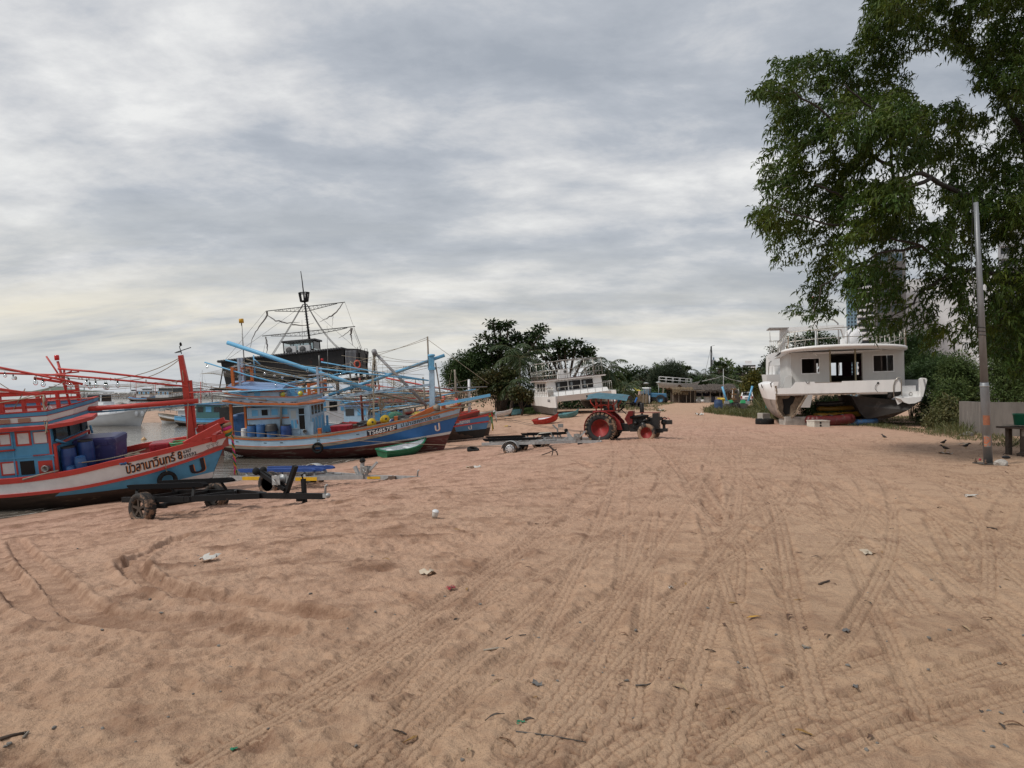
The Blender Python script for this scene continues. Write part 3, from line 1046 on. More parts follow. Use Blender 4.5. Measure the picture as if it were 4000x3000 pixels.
 # ------ red and blue fishing boat, left
B1=thing('fishing_boat','red, white and sky blue wooden fishing boat lying by the water behind the black trailer','fishing boat',group='wooden fishing boats')
M1=place(B1,(-12.9,21.23,-.426),10,4,6.5)
h1=Hull([[(-6,1.25,.34),(-4,1.42,.18),(-2,1.5,.10),(-.5,1.5,.10),(.5,1.48,.18),(1.5,1.38,.33),(2.4,1.17,.44),(3.1,.90,.53),(3.75,.52,.61),(4.33,.05,.69)],[(-6,1.25,.21),(-4,1.42,.05),(-2,1.5,-.03),(-.5,1.5,-.03),(.5,1.48,.05),(1.5,1.37,.20),(2.4,1.15,.31),(3.1,.87,.40),(3.75,.49,.47),(4.29,.05,.55)],[(-6,1.25,-.15),(-4,1.44,-.26),(-2,1.52,-.31),(-.5,1.52,-.32),(.5,1.47,-.29),(1.5,1.34,-.19),(2.4,1.08,-.07),(3.1,.78,.06),(3.65,.45,.17),(4.18,.05,.29)],[(-6,1.25,-.23),(-4,1.44,-.34),(-2,1.52,-.39),(-.5,1.52,-.40),(.5,1.46,-.37),(1.5,1.32,-.27),(2.4,1.05,-.15),(3.1,.75,-.02),(3.63,.43,.09),(4.15,.05,.20)],[(-6,1.1,-.40),(-4,1.32,-.48),(-2,1.42,-.52),(-.5,1.42,-.52),(.5,1.36,-.52),(1.5,1.2,-.52),(2.4,.88,-.52),(3.0,.58,-.52),(3.4,.33,-.50),(3.83,.04,-.48)],[(-6,1.08,-.42),(-4,1.30,-.50),(-2,1.40,-.54),(-.5,1.40,-.54),(.5,1.34,-.545),(1.5,1.17,-.55),(2.4,.83,-.60),(3.0,.52,-.64),(3.4,.28,-.66),(3.77,.035,-.66)],[(-6,.6,-.62),(-4,.95,-.82),(-2,1.08,-.92),(0,1.02,-.96),(1.5,.75,-.94),(2.5,.42,-.90),(3.2,.17,-.87),(3.70,.03,-.83)],[(-6,.05,-.8),(-3,.06,-1.16),(-.4,.06,-1.24),(1.5,.05,-1.14),(2.8,.04,-1.03),(3.57,.025,-.96)]],46)
b=MB()
h1.band(b,h1.rows[2:],lambda x,j:(0 if x>.1 else 1)if j in(0,1)else((2 if x>1.9 else 1)if j==2 else 1))
h1.transom(b,h1.rows,1)
b.build('hull',[SKYB,BROWN,WHT],B1)
b=MB()
h1.band(b,[h1.row(0,-.01),h1.row(1),h1.row(2,.0)])
b.build('bulwark',WHT,B1)
b=MB()
h1.band(b,[h1.row(0,-.01,-.07),h1.row(0,-.42,-.12)])
dk=h1.row(0,-.42,-.12)
h1.deck(b,dk)
b.build('deck',paint('deck_red',(.36,.075,.06),(.33,.2,.16),.6),B1)
b=MB()
h1.rail(b,0,-.13,.012,.02,.10)
b.build('gunwale',RED,B1)
b=MB()
h1.rail(b,2,-.085,.0,.035,.03)
b.build('rub_rail',RED,B1)
b=MB()
for x0 in(-2.5,-.6):
 for zz_ in(0,):
  pass
b.beam((-1.2,0,-1.2),(2.0,0,-1.26),.14,.2)
b.build('keel_timber',BROWN,B1)
# lettering on the near bow
h1.write("บัวลานาวินทร์ 8",1,2,1.82,3.20,.02,.86,LETTERO,'name_shadow',B1,off=.007)
h1.write("บัวลานาวินทร์ 8",1,2,1.80,3.18,.0,.84,LETTER,'name_lettering',B1,off=.012)
h1.write("6367",1,2,3.22,3.42,.10,.42,LETTER,'number_lettering',B1,off=.012)
h1.write("03593",1,2,3.21,3.52,.52,.86,LETTER,'number_lettering',B1,off=.012)
h1.write("ป",3,4,3.31,3.68,.10,.88,LETTERO,'letter_shadow',B1,off=.012)
h1.write("ป",3,4,3.29,3.66,.08,.86,LETTER,'letter_emblem',B1,off=.018)
b=MB()
for cx,k_ in((3.83,3),(3.94,3),(4.04,3)):
 for i in range(k_):
  for q in range(k_-i):
   c=h1.side(cx+(q-(k_-i-1)/2)*.032,1,2,.3+i*.17,.009)
   b.prism([(0,-.016),(.014,.004),(.008,.013),(0,.007),(-.008,.013),(-.014,.004)],.002,Matrix.Translation(c)@Matrix.Rotation(R(90),4,'X'))
b.build('heart_marks',LETTER,B1)
# cabin
def quadwall(mb,pts):
 mb.add(pts,[(0,1,2,3)],False)
cz=1.36
b=MB()
b.add([(-4,-1.2,-.3),(0,-1.2,-.3),(0,1.2,-.3),(-4,1.2,-.3),(-4,-1.2,cz),(-.08,-1.2,cz),(-.08,1.2,cz),(-4,1.2,cz)],[(0,1,5,4),(1,2,6,5),(2,3,7,6),(3,0,4,7),(4,5,6,7)],False)
for x in(-2.9,-2.2,-1.02,-.05):
 b.bx(x-.04,x+.0,-1.222,-1.198,.02,cz)
b.bx(-4,-.0,-1.225,-1.198,.58,.63)
b.build('cabin',SKYB,B1)
def window(parent,x0,x1,z0,z1,y,fr,frm,pane,panem,dep=.018):
 w=MB()
 w.bx(x0,x1,y-dep,y,z0,z0+fr)
 w.bx(x0,x1,y-dep,y,z1-fr,z1)
 w.bx(x0,x0+fr,y-dep,y,z0+fr,z1-fr)
 w.bx(x1-fr,x1,y-dep,y,z0+fr,z1-fr)
 o_=w.build('window',frm,parent)
 p=MB()
 p.bx(x0+fr,x1-fr,y-dep*.4,y,z0+fr,z1-fr)
 p.build(pane,panem,o_)
for x0,x1,z0,z1,fr in((-1.38,-1.04,.96,1.32,.045),(-.95,-.56,.93,1.33,.05),(-.50,-.15,.96,1.29,.012),(-1.40,-.98,.14,.52,.04),(-2.1,-1.6,.95,1.32,.045),(-2.8,-2.3,.95,1.32,.045),(-2.1,-1.65,.14,.52,.04)):
 window(B1,x0,x1,z0,z1,-1.2,fr,RED,'panel',WHT)
b=MB()
b.bx(-.91,-.56,-1.215,-1.2,.12,.50)
b.build('hatch_opening',DARK,B1)
b=MB()
b.bx(-.46,-.03,-1.215,-1.2,.06,.47)
b.bx(-.02,.04,-1.23,-1.17,.1,.92)
b.bx(-.13,-.06,-1.225,-1.2,.62,1.33)
b.bx(-.56,-.13,-1.225,-1.2,.60,.65)
b.bx(-4,.02,-1.24,-1.2,-.02,.06)
b.tube([(-1.6,-1.24,.83),(-.99,-1.24,.84)],.025,6)
b.build('trim',RED,B1)
b=MB()
b.lathe([(.05,0),(.07,.05),(.07,.16),(.10,.17),(.10,.21),(.065,.21),(.06,.10)],14,(-.2,-1.2,.27),(R(90),0,R(-8)))
b.build('exhaust_pipe',STEEL,B1)
# raked front wall with three dark windows, its trim
b=MB()
for y0,y1 in((-1.03,-.30),(-.12,.56),(.72,1.14)):
 b.bx(-.055,.012,y0,y1,.96,1.33)
b.build('front_window',GLASSD,B1)
b=MB()
b.beam((.02,-1.2,.88),(.02,1.2,.90),.04,.06)
b.beam((.02,-1.2,.88),(.02,-1.2,.1),.05,.06)
b.beam((.02,1.16,.9),(.02,1.16,.6),.05,.06)
b.build('front_trim',RED,B1)
for q in([(.06,-1.18,1.02),(.10,-.80,.86)],[(.06,1.2,1.05),(.1,1.2,.8)]):
 b=MB()
 b.tube(q,.035,8)
 b.build('rolled_blind',SKYB,B1)
plan=[(-4.2,-1.42),(-.05,-1.42),(.42,-.9),(.62,0),(.42,.9),(-.05,1.42),(-4.2,1.42)]
def ringp(z,s=0.0,dzf=.0):
 return[(x+(s if x>-1 else 0),y*(1+s*.4),z+dzf*max(0,x))for x,y in plan]
b=MB()
b.loft([ringp(1.37),ringp(1.47)],smooth=False)
b.build('roof',RED,B1)
def flyband(z0,z1,s,m,name,th=.03):
 w=MB()
 k=len(plan)
 o1,o2=ringp(z0,s,.16),ringp(z1,s+.03,.2)
 i1,i2=[(x*.985,y*.97,z)for x,y,z in o1],[(x*.985,y*.97,z)for x,y,z in o2]
 w.add(o1+o2+i1+i2,[f for i in range(k)for f in((i,(i+1)%k,k+(i+1)%k,k+i),(2*k+i,3*k+i,3*k+(i+1)%k,2*k+(i+1)%k),(k+i,k+(i+1)%k,3*k+(i+1)%k,3*k+i),(i,2*k+i,2*k+(i+1)%k,(i+1)%k))],False)
 return w.build(name,m,B1)
flyband(1.50,1.58,.02,SKYB,'flybridge_band')
flyband(1.60,1.74,.03,WHT,'flybridge_bulwark')
flyband(1.76,1.86,.05,SKYB,'flybridge_band')
flyband(1.865,1.895,.06,RED,'flybridge_cap')
flyband(1.583,1.598,.035,RED,'flybridge_trim')
flyband(1.742,1.758,.045,RED,'flybridge_trim')
b=MB()
for x in(-1.05,-.55,-2.2,-3.3):
 b.bx(x-.15,x+.15,-1.485,-1.47,1.615,1.725)
b.build('scupper_opening',mat('scupper_tan',(.30,.16,.11),.8),B1)
# roof rack
b=MB()
for y in(-1.05,1.05):
 b.beam((-4,y,2.22),(-.1,y,2.14),.05,.12)
 b.beam((-4,y,1.99),(-.1,y,1.97),.05,.07)
 for x in(-3.4,-2.3,-1.25,-.7):
  b.beam((x,y,1.5),(x,y,2.18),.09,.09)
b.beam((-4,-1.0,2.2),(-4,1.0,2.2),.06,.1)
b.build('roof_rack',RED,B1)
for y,dz_ in((-1.15,0),(1.1,.08)):
 b=MB()
 b.beam((-.12,y,1.85),(-.15,y,2.30+dz_),.09,.09)
 b.beam((-.15,y,2.28+dz_),(-1.3,y,2.55+dz_),.07,.07)
 b.build('light_frame',RED,B1)
b=MB()
b.beam((3.30,0,.2),(3.27,0,2.3),.20,.20,(0,1,0),.17,.17)
b.beam((3.27,0,2.3),(3.21,0,3.12),.17,.17,(0,1,0),.13,.13)
b.beam((3.42,0,.9),(3.42,0,2.35),.07,.07,(0,1,0))
b.beam((3.25,0,2.32),(3.45,0,2.32),.06,.06)
b.beam((3.2,0,1.95),(3.42,0,1.78),.1,.1)
b.build('mast',RED,B1)
b=MB()
b.tube([(.05,-.2,1.72),(1.8,-.2,1.72),(3.62,-.2,1.74)],.072,12)
b.tube([(3.40,-.2,2.0),(4.3,-.1,1.97)],.02,6)
b.build('boom',RED,B1)
b=MB()
b.tube([(.6,-.14,1.60),(3.6,-.12,1.62),(4.2,-.1,1.64)],.025,6)
b.build('spare_pole',POLEB,B1)
b=MB()
for pts,r_ in(([(-4.5,-.8,4.2),(-1.29,-.8,3.10),(.07,-.8,2.71),(.75,-.8,2.5)],.034),([(.04,-.5,2.96),(.93,-.5,2.82),(1.84,-.5,2.65),(3.3,-.3,2.34)],.032),([(-4.5,-.7,3.4),(-1.36,-.7,2.94),(.22,-.7,2.78),(1.29,-.7,2.61),(3.43,-.4,2.2)],.030),([(-4,-1.1,2.75),(-1.23,-1.1,2.42),(.06,-1.1,2.33)],.025),([(-.12,.2,2.35),(-.08,.1,2.6),(.0,0,2.9)],.03),([(-.15,0,3.15),(.05,0,1.8)],.035),([(-.35,-.2,3.32),(-.12,-.2,2.85),(.0,-.25,2.55),(.1,-.2,2.4)],.024),([(-.4,-.4,2.62),(.35,-.4,2.86)],.02),([(-.5,-.3,2.78),(.5,-.3,2.82)],.022)):
 b.tube(pts,r_,6)
b.build('light_pole',RED,B1)
b=MB()
b.lathe([(.06,0),(.065,.05),(.065,.13),(.05,.15)],12,(-.16,0,3.18))
b.build('beacon_lamp',mat('beacon_red',(.55,.02,.02),.2),B1)
for x,z,yy in((-1.19,3.06,-.8),(-.99,2.98,-.8),(-.45,2.84,-.8),(-.26,2.78,-.8),(.39,2.70,-.7),(.79,2.70,-.6),(.90,2.62,-.7),(1.02,2.64,-.6),(1.26,2.58,-.6),(1.34,2.58,-.7),(1.58,2.60,-.55),(.2,2.75,-.3)):
 bulb(B1,(x,yy,z),.062 if x>-.9 else.045,.05)
bulb(B1,(-.02,-1.2,2.15),.075,.05)
b=MB()
rp=random.Random(4)
b.rope((-.1,-.3,2.75),(3.2,0,3.05),.35,.012)
b.rope((1.3,-.5,2.6),(3.2,0,3.02),.28,.012)
for i in range(7):
 b.rope((-.1+rp.uniform(-.1,.2),rp.uniform(-.8,.8),2.1+i*.07),(3.3,rp.uniform(-.1,.1),2.1+rp.uniform(-.15,.35)),rp.uniform(.02,.12),.007)
for i in range(5):
 b.rope((3.4,0,2.2+.03*i),(4.6,rp.uniform(-.5,.5),1.9+.05*i),.03,.007)
b.rope((-4.5,-.5,4.3),(-.3,-.3,2.8),.25,.012)
b.rope((3.35,-.25,1.7),(3.3,-.72,.35),.0,.012)
b.rope((3.22,0,3.0),(3.26,-.15,2.3),.0,.01)
b.rope((-.1,-1.25,2.3),(.0,-1.5,1.3),.0,.02,12,.03)
b.rope((-.12,-1.25,2.25),(-.05,-1.52,1.25),.0,.015,12,.03)
b.rope((-4,-.9,3.0),(-.6,-1.0,2.4),.1,.01)
b.rope((-2,-.8,3.25),(-.8,-1.1,2.35),.02,.012)
b.rope((-.6,-1.1,2.5),(-.95,-1.1,1.95),.02,.014)
b.rope((-2,-1.2,2.1),(-.1,-1.2,2.3),.02,.016)
b.rope((.4,-.7,2.65),(-1.6,-1,2.0),.05,.01)
b.rope((.6,-1.3,.35),(2.2,-.75,.5),.06,.016)
for k in range(16):
 x=rp.uniform(-1.2,3.2)
 b.torus((x,-.65,2.75-.12*max(x,-.2)),.045,.008,8,4,(0,R(90),0))
for k in range(4):
 b.torus((1.7+.03*k,-.5,.30+.015*k),.16,.014,14,4,(0,.05*k,0))
b.build('rigging',ROPE,B1)
b=MB()
for q in((3.24,0,3.15,3.2,0,3.38),(3.2,0,3.38,3.28,0,3.42),(3.12,-.1,3.22,3.5,.1,3.33),(3.05,0,3.2,3.25,0,3.22)):
 b.tube([q[:3],q[3:]],.012,4)
b.sph((3.24,0,3.45),.045,8,5,(.8,.8,1.3))
b.build('mast_light',BLACKM,B1)
# forward deck beams, bitts
for q0,q1,w_,h_ in(((3.37,.35,.75),(4.22,.28,1.05),.09,.16),((3.25,-.72,.52),(4.2,-.32,.95),.09,.20),((4.01,-.45,.60),(4.01,.45,.60),.11,.22)):
 b=MB()
 b.beam(q0,q1,w_,h_)
 b.build('bow_timber',RED,B1)
for q0,q1,w_ in(((3.53,.17,.4),(3.53,.17,.95),.14),((.95,1.3,.1),(.85,1.3,.62),.11),((4.2,.0,.5),(4.36,0,1.05),.12)):
 b=MB()
 b.beam(q0,q1,w_)
 b.build('bitt',RED,B1)
b=MB()
for i in range(6):
 b.torus((3.53,.17,.62+i*.022),.09,.013,12,4)
b.build('mooring_line',ROPE,B1)
b=MB()
b.bx(-.02,1.4,-.9,.9,-.22,-.06)
b.bx(1.35,2.1,-.7,.6,-.15,.16)
b.build('hatch_cover',paint('hatch_red',(.40,.10,.085),(.35,.22,.18),.6),B1)
# things lying on the red boat
barrel('tall dark blue barrel with black lid at the corner of the red boat cabin',M1,(.22,-.93,.02),.20,.76,BLUEP)
barrel('dark blue barrel with black lid between the corner barrel and the big blue cooler',M1,(.56,-.60,.12),.215,.76,BLUEP)
barrel('small bright blue keg leaning in front of the two dark blue barrels',M1,(.60,-1.13,.08),.145,.42,BLUEP2,BLUEP2,tilt=.12)
barrel('low faded blue tub without contents beside the small bright blue keg',M1,(.36,-1.22,.02),.12,.24,BLUEP2,BLUEP2)
barrel('black round tub sunk behind the gunwale beside the blue jerrycans',M1,(1.10,-1.05,-.16),.25,.36,BLACKP,BLACKP)
cooler('large dark blue insulated fish box in front of the red boat cabin windows','fish box',M1,(.66,.25,.05),(1.15,1.05,.80),mat('indigo_plastic',(.045,.05,.17),.45,var=.3,vscale=3,spots=[((.20,.21,.28),3,.60,.15)]),.0)
cooler('dark red insulated fish box near the mast of the red boat','fish box',M1,(2.55,-.35,.14),(.62,.62,.48),REDP,.1)
t=thing('basket','green plastic basket beside the red mast','basket',*aboard(M1,(3.05,-.55,.38)))
b=MB()
for i in range(7):
 z=i*.035
 b.torus((0,0,z),.16+.012*i,.009,20,4)
for i in range(28):
 a=2*math.pi*i/28
 b.tube([(.16*math.cos(a),.16*math.sin(a),0),(.235*math.cos(a),.235*math.sin(a),.21)],.007,4)
b.build('wall',GREENP,t)
b=MB()
b.torus((0,0,.22),.24,.017,22,6)
b.build('rim',GREENP,t)
b=MB()
b.lathe([(.01,0),(.16,.005)],18)
b.build('bottom',GREENP,t)
for k,(x,y,lab)in enumerate(((1.42,-1.0,'blue plastic jerrycan lying nearest the dark blue barrels'),(1.68,-1.0,'blue plastic jerrycan lying at the bow side of its pair'))):
 t=thing('jerrycan',lab,'jerrycan',*aboard(M1,(x,y,.18),.2,R(80)),'blue jerrycans on the red boat')
 b=MB()
 rr=lambda z,s:[(sx*.13*s+0*sy,sy*.09*s,z)for sx,sy in((-.8,-1),(.8,-1),(1,-.7),(1,.7),(.8,1),(-.8,1),(-1,.7),(-1,-.7))]
 b.loft([rr(0,.9),rr(.02,1),rr(.26,1),rr(.32,.6),rr(.33,.5)])
 b.build('body',BLUEP2,t)
 b=MB()
 b.lathe([(.03,.32),(.035,.34),(.035,.37),(.02,.375)],10,(.07,0,0))
 b.build('cap',WHT if k==0 else BLUEP2,t)
 b=MB()
 b.tube([(-.09,0,.30),(-.08,0,.37),(.02,0,.37),(.03,0,.31)],.016,6)
 b.build('handle',BLUEP2,t)
b=MB()
b.tube([(-.75,-1.52,.05),(-.35,-1.5,.13),(.12,-1.42,.20)],.03,7,.022)
o=b.build('wooden_pole',WOODG)
o.matrix_world=M1
tag(o,'short bare wooden stick lying on the red gunwale under the exhaust pipe','stick')
def tyre_ring(mb,c,Ro,w,rot=(0,0,0),n=28):
 ri=Ro*.62
 prof=[(ri,-w*.36),(ri*1.06,-w*.48),(Ro*.9,-w*.5),(Ro*.985,-w*.40),(Ro,-w*.2),(Ro,w*.2),(Ro*.985,w*.40),(Ro*.9,w*.5),(ri*1.06,w*.48),(ri,w*.36),(ri*1.03,0)]
 prof=prof+[prof[0]]
 return mb.lathe(prof,n,c,rot,close=False)
def hung_tyre(label,M,c,Ro,w,top,rz=0):
 t=thing('tyre_fender',label,'tyre',*aboard(M,c,rz),'tyres hung as fenders')
 b=MB()
 tyre_ring(b,(0,0,0),Ro,w,(R(90),0,0))
 b.build('tyre',RUBBER,t)
 b=MB()
 b.tube([(0,.0,Ro*.9),(0.0,.06,top)],.012,5)
 b.torus((0,0,Ro*.82),Ro*.24,.012,12,4,(0,R(90),0))
 b.build('hanging_rope',ROPE,t)
hung_tyre('black tyre hung against the sky blue bow above the black trailer',M1,(2.78,-1.03,-.42),.27,.16,.75,.5)
# ribbons on the stem
t=thing('bow_ribbons','pink, orange and green ribbons knotted round the stem of the red boat','ribbon',*aboard(M1,(4.3,0,.62)))
RIB=[mat('ribbon_'+n_,c_,.7,var=.2,vscale=20)for n_,c_ in(('pink',(.6,.04,.22)),('orange',(.60,.25,.02)),('green',(.02,.14,.05)),('tan',(.33,.22,.13)))]
for k,(z,m_)in enumerate(((.30,RIB[3]),(.20,RIB[0]),(.11,RIB[1]),(.03,RIB[2]))):
 b=MB()
 b.lathe([(.11,-.05),(.135,-.03),(.14,.02),(.115,.05)],12,(.03,0,z),(.12*(k-1),-.35,0),close=False)
 b.build('wrap',m_,t)
for k in range(3):
 b=MB()
 pts=[]
 for i in range(26):
  a=i*.95+k*2.09
  pts.append((.17+.022*math.cos(a),-.08+.022*math.sin(a),-i*.042))
 b.tube(pts,.021,6)
 b.tube([pts[-1],(.17+.03*(k-1),-.09,-1.12),(.17+.05*(k-1),-.09,-1.25)],.028,5,.012)
 b.build('braid',RIB[k],t)
 # ------ pale blue and orange fishing boat
B2=thing('fishing_boat','pale blue, orange and deep blue wooden fishing boat with number plate TS6857EF','fishing boat',group='wooden fishing boats')
M2=place(B2,(-10.42,36.44,-.3),-2,3,4)
h2=Hull([[(-4.6,1.35,.42),(-3.4,1.55,.24),(-1.5,1.65,.05),(0,1.65,.03),(1.5,1.6,.10),(3.0,1.45,.24),(4.5,1.2,.44),(6.0,.85,.65),(7.0,.5,.83),(7.92,.05,1.0)],[(-4.55,1.36,-.02),(-3.4,1.57,-.22),(-1.5,1.68,-.40),(0,1.68,-.43),(1.5,1.62,-.38),(3.0,1.45,-.24),(4.5,1.17,-.02),(6.0,.78,.27),(7.0,.44,.44),(7.80,.05,.58)],[(-4.5,1.34,-.14),(-3.4,1.55,-.34),(-1.5,1.66,-.52),(0,1.66,-.55),(1.5,1.6,-.50),(3.0,1.42,-.36),(4.5,1.13,-.14),(6.0,.74,.14),(7.0,.41,.33),(7.75,.05,.47)],[(-4.4,1.2,-.20),(-3.4,1.45,-.38),(-1.5,1.6,-.55),(0,1.6,-.59),(1.2,1.52,-.66),(3.0,1.28,-.63),(4.5,.95,-.52),(6.0,.55,-.40),(6.8,.28,-.33),(7.36,.04,-.28)],[(-4.4,1.19,-.21),(-3.4,1.44,-.39),(-1.5,1.59,-.56),(0,1.59,-.60),(1.2,1.51,-.67),(3.0,1.26,-.66),(4.5,.92,-.58),(6.0,.51,-.50),(6.8,.25,-.45),(7.28,.035,-.42)],[(-4.3,.7,-.5),(-3.0,1.0,-.85),(-1,1.2,-1.08),(1,1.15,-1.15),(3.0,.85,-1.12),(4.8,.5,-1.02),(6.2,.2,-.95),(7.08,.03,-.85)],[(-4.3,.05,-.66),(-3.0,.06,-1.1),(-1,.06,-1.42),(1.4,.06,-1.5),(3.5,.05,-1.36),(5.5,.04,-1.26),(6.92,.025,-1.2)]],48)
b=MB()
h2.band(b,h2.rows[2:],lambda x,j:0 if(j==0 and x>1.0)else(2 if(j==1 and x>1.6)else 1))
h2.transom(b,h2.rows,1)
b.build('hull',[DEEP,MAROON,WHT],B2)
b=MB()
h2.band(b,[h2.row(0,-.01),h2.row(1)])
b.build('bulwark',PALE,B2)
b=MB()
h2.band(b,[h2.row(0,-.01,-.07),h2.row(0,-.40,-.12)])
h2.deck(b,h2.row(0,-.40,-.12))
b.build('deck',paint('deck_brown',(.28,.09,.06),(.3,.22,.16),.56),B2)
b=MB()
h2.rail(b,0,-.05,.015,.02,.12)
b.build('gunwale',WOODG,B2)
b=MB()
h2.rail(b,0,-.13,-.055,.03,.01)
h2.rail(b,h2.row(1,.04),-.03,.0,.03,.02)
b.build('gunwale_stripe',ORNG,B2)
b=MB()
h2.rail(b,h2.row(1,.01),-.13,.0,.03,.02)
b.build('rub_rail',WOODG,B2)
b=MB()
b.bx(-3.8,2.6,-.08,.08,-1.62,-1.40)
b.build('keel_timber',MAROON,B2)
b=MB()
b.bx(-4.9,-4.35,-.03,.03,-1.35,-.2)
b.build('rudder',MAROON,B2)
h2.patch(0,1,3.40,4.84,.36,.94,LETTER,'number_plate',B2,.008)
h2.write("TS6857EF",0,1,3.46,4.79,.42,.88,LETTERW,'number_lettering',B2,off=.014)
h2.write("ป.นำโชคถาวร",0,1,5.03,6.50,.26,.80,LETTER,'name_lettering',B2,off=.012)
h2.write("5701",0,1,6.60,6.84,.20,.46,LETTER,'tally_lettering',B2,off=.012)
h2.write("01730",0,1,6.58,6.90,.56,.82,LETTER,'tally_lettering',B2,off=.012)
h2.write("ป",2,3,6.62,6.86,.12,.78,LETTERO,'letter_shadow',B2,off=.010)
h2.write("ป",2,3,6.60,6.84,.10,.75,LETTERW,'letter_emblem',B2,off=.016)
b=MB()
for x in(-3.0,-1.6,-.8,1.0,2.9):
 b.beam(h2.side(x,0,1,.55,.003),h2.side(x+.14,0,1,.55,.003),.012,.03)
b.build('scupper',DARK,B2)
# cabin
b=MB()
b.bx(-2.5,.6,-1.2,1.2,-.3,1.5)
for x in(-2.47,-1.85,-1.36,-.87,-.40,.04,.37):
 b.bx(x-.025,x+.025,-1.225,-1.2,.1,1.5)
b.bx(-2.5,.6,-1.22,-1.2,1.03,1.07)
for y in(-1.05,-.55,-.02,.5,1.02):
 b.bx(.6,.63,y-.05,y+.05,.0,1.48)
b.bx(.6,.625,-1.1,1.1,.90,.97)
b.build('cabin',PALE,B2)
for x0,x1,m_ in((-2.28,-1.93,PANEL),(-1.80,-1.44,DARK),(-1.31,-.94,PANEL),(-.78,-.46,PANEL)):
 window(B2,x0,x1,1.08,1.42,-1.2,.025,PALE,'panel',m_,.022)
t_=MB()
t_.bx(-.40,.02,-1.24,-1.2,.36,1.36)
dr_=t_.build('door',PALE,B2)
b=MB()
b.bx(-.32,-.06,-1.246,-1.24,.88,1.28)
b.build('pane',mat('dull_pane',(.42,.46,.47),.3),dr_)
b=MB()
b.bx(-.34,-.22,-1.246,-1.24,.42,.80)
b.bx(-.16,-.04,-1.246,-1.24,.42,.80)
b.build('panel',PANEL,dr_)
b=MB()
b.tube([(-.02,-1.27,.62),(-.02,-1.27,.82)],.018,6)
b.build('handle',ORNG,dr_)
b=MB()
b.bx(.05,.36,-1.212,-1.2,.34,1.36)
b.build('doorway',DARK,B2)
for y0,y1 in((-1.0,-.60),(-.50,-.07),(.03,.45),(.55,.97)):
 b=MB()
 b.bx(.6,.618,y0,y1,1.0,1.42)
 o_=b.build('front_window',GLASSD,B2)
 b=MB()
 b.prism([(y0+.04,.1),(y1-.04,.1),(y1-.04,.72),((y0+y1)/2+.08,.82),((y0+y1)/2-.08,.82),(y0+.04,.72)],.02,Matrix(((0,0,1,.6),(1,0,0,0),(0,1,0,0),(0,0,0,1))))
 b.build('front_panel',PANEL,B2)
b=MB()
b.bx(-2.5,-.42,-1.24,-1.2,.92,.98)
b.build('trim',ORNG,B2)
# aft opening under the roof
for y in(-1.15,1.15):
 for q0,q1,w_ in(((-3.35,y,-.2),(-3.3,y,1.75),.13),((-2.62,y,.3),(-2.6,y,1.6),.1)):
  b=MB()
  b.beam(q0,q1,w_)
  b.build('aft_post',ORNG,B2)
plan2=[(-3.62,-1.35),(-2.4,-1.5),(.1,-1.5),(.72,-.95),(.98,0),(.72,.95),(.1,1.5),(-2.4,1.5),(-3.62,1.35)]
def rise(x):
 return.035*max(0,-x-.2)**1.9
def ring2(z,s=0.0,k=1.0,up=0.0):
 return[(x*k+(s if x>0 else-s*.3),y*(1-(1-k))+(s*(1 if y>0 else-1)if abs(y)>.1 else 0),z+rise(x)+up*max(0,x))for x,y in plan2]
def slab2(za,zb,s,m,name):
 w=MB()
 w.loft([ring2(za,s),ring2(zb,s)],smooth=False)
 return w.build(name,m,B2)
slab2(1.48,1.545,.02,PALE,'roof')
slab2(1.548,1.60,.05,ORNG,'roof_edge')
def band2(z0,z1,s0,s1,m,name,up=.12):
 w=MB()
 k=len(plan2)
 o1,o2,i1,i2=ring2(z0,s0,.97,up),ring2(z1,s1,.97,up),ring2(z0,s0-.03,.97,up),ring2(z1,s1-.03,.97,up)
 w.add(o1+o2+i1+i2,[f for i in range(k)for f in((i,(i+1)%k,k+(i+1)%k,k+i),(2*k+i,3*k+i,3*k+(i+1)%k,2*k+(i+1)%k),(k+i,k+(i+1)%k,3*k+(i+1)%k,3*k+i),(i,2*k+i,2*k+(i+1)%k,(i+1)%k))],False)
 return w.build(name,m,B2)
band2(1.63,1.765,-.06,-.03,PALE,'upper_bulwark')
band2(1.765,1.79,-.02,-.015,PANEL,'upper_stripe')
band2(1.79,1.905,-.03,.0,PALE,'upper_bulwark')
band2(1.91,1.95,.01,.015,ORNG,'upper_cap')
b=MB()
for i,x in enumerate((-2.6,-2.1,-1.65,-.55,-.1,.05)):
 z=1.70+rise(x)
 F=Matrix.Translation((x,-1.56+(.0 if x<.1 else.1),z))@Matrix.Rotation(R(90),4,'X')
 b.prism([(-.11,0),(-.03,.028),(.04,.025),(.09,.0),(.12,.022),(.12,-.022),(.09,-.004),(.03,-.02)],.004,F)
b.build('fish_marks',LETTER,B2)
b=MB()
b.bx(-3.35,-.87,-1.1,1.1,1.62,2.25)
b.build('upper_cabin',PALE,B2)
for x0,x1 in((-2.76,-2.42),(-2.13,-1.79)):
 window(B2,x0,x1,2.0,2.28,-1.1,.02,PALE,'panel',PANEL,.02)
b=MB()
rows_=[]
for i in range(9):
 x=-3.45+2.75*i/8
 z=2.31+rise(x)*.8
 rows_.append([(x,-1.2,z+.02),(x,-.8,z+.14),(x,0,z+.27),(x,.8,z+.24),(x,1.2,z+.1),(x,1.2,z-.06),(x,-1.2,z-.03)])
b.loft(rows_,smooth=False)
b.build('upper_roof',ROOFB,B2)
b=MB()
b.beam((-3.45,-1.22,2.6),(-2.2,-1.22,2.34),.04,.06)
b.beam((-2.2,-1.22,2.34),(-.7,-1.22,2.28),.04,.06)
b.beam((-.7,-1.22,2.28),(-.35,1.15,2.46),.04,.06)
b.build('upper_roof_edge',ORNG,B2)
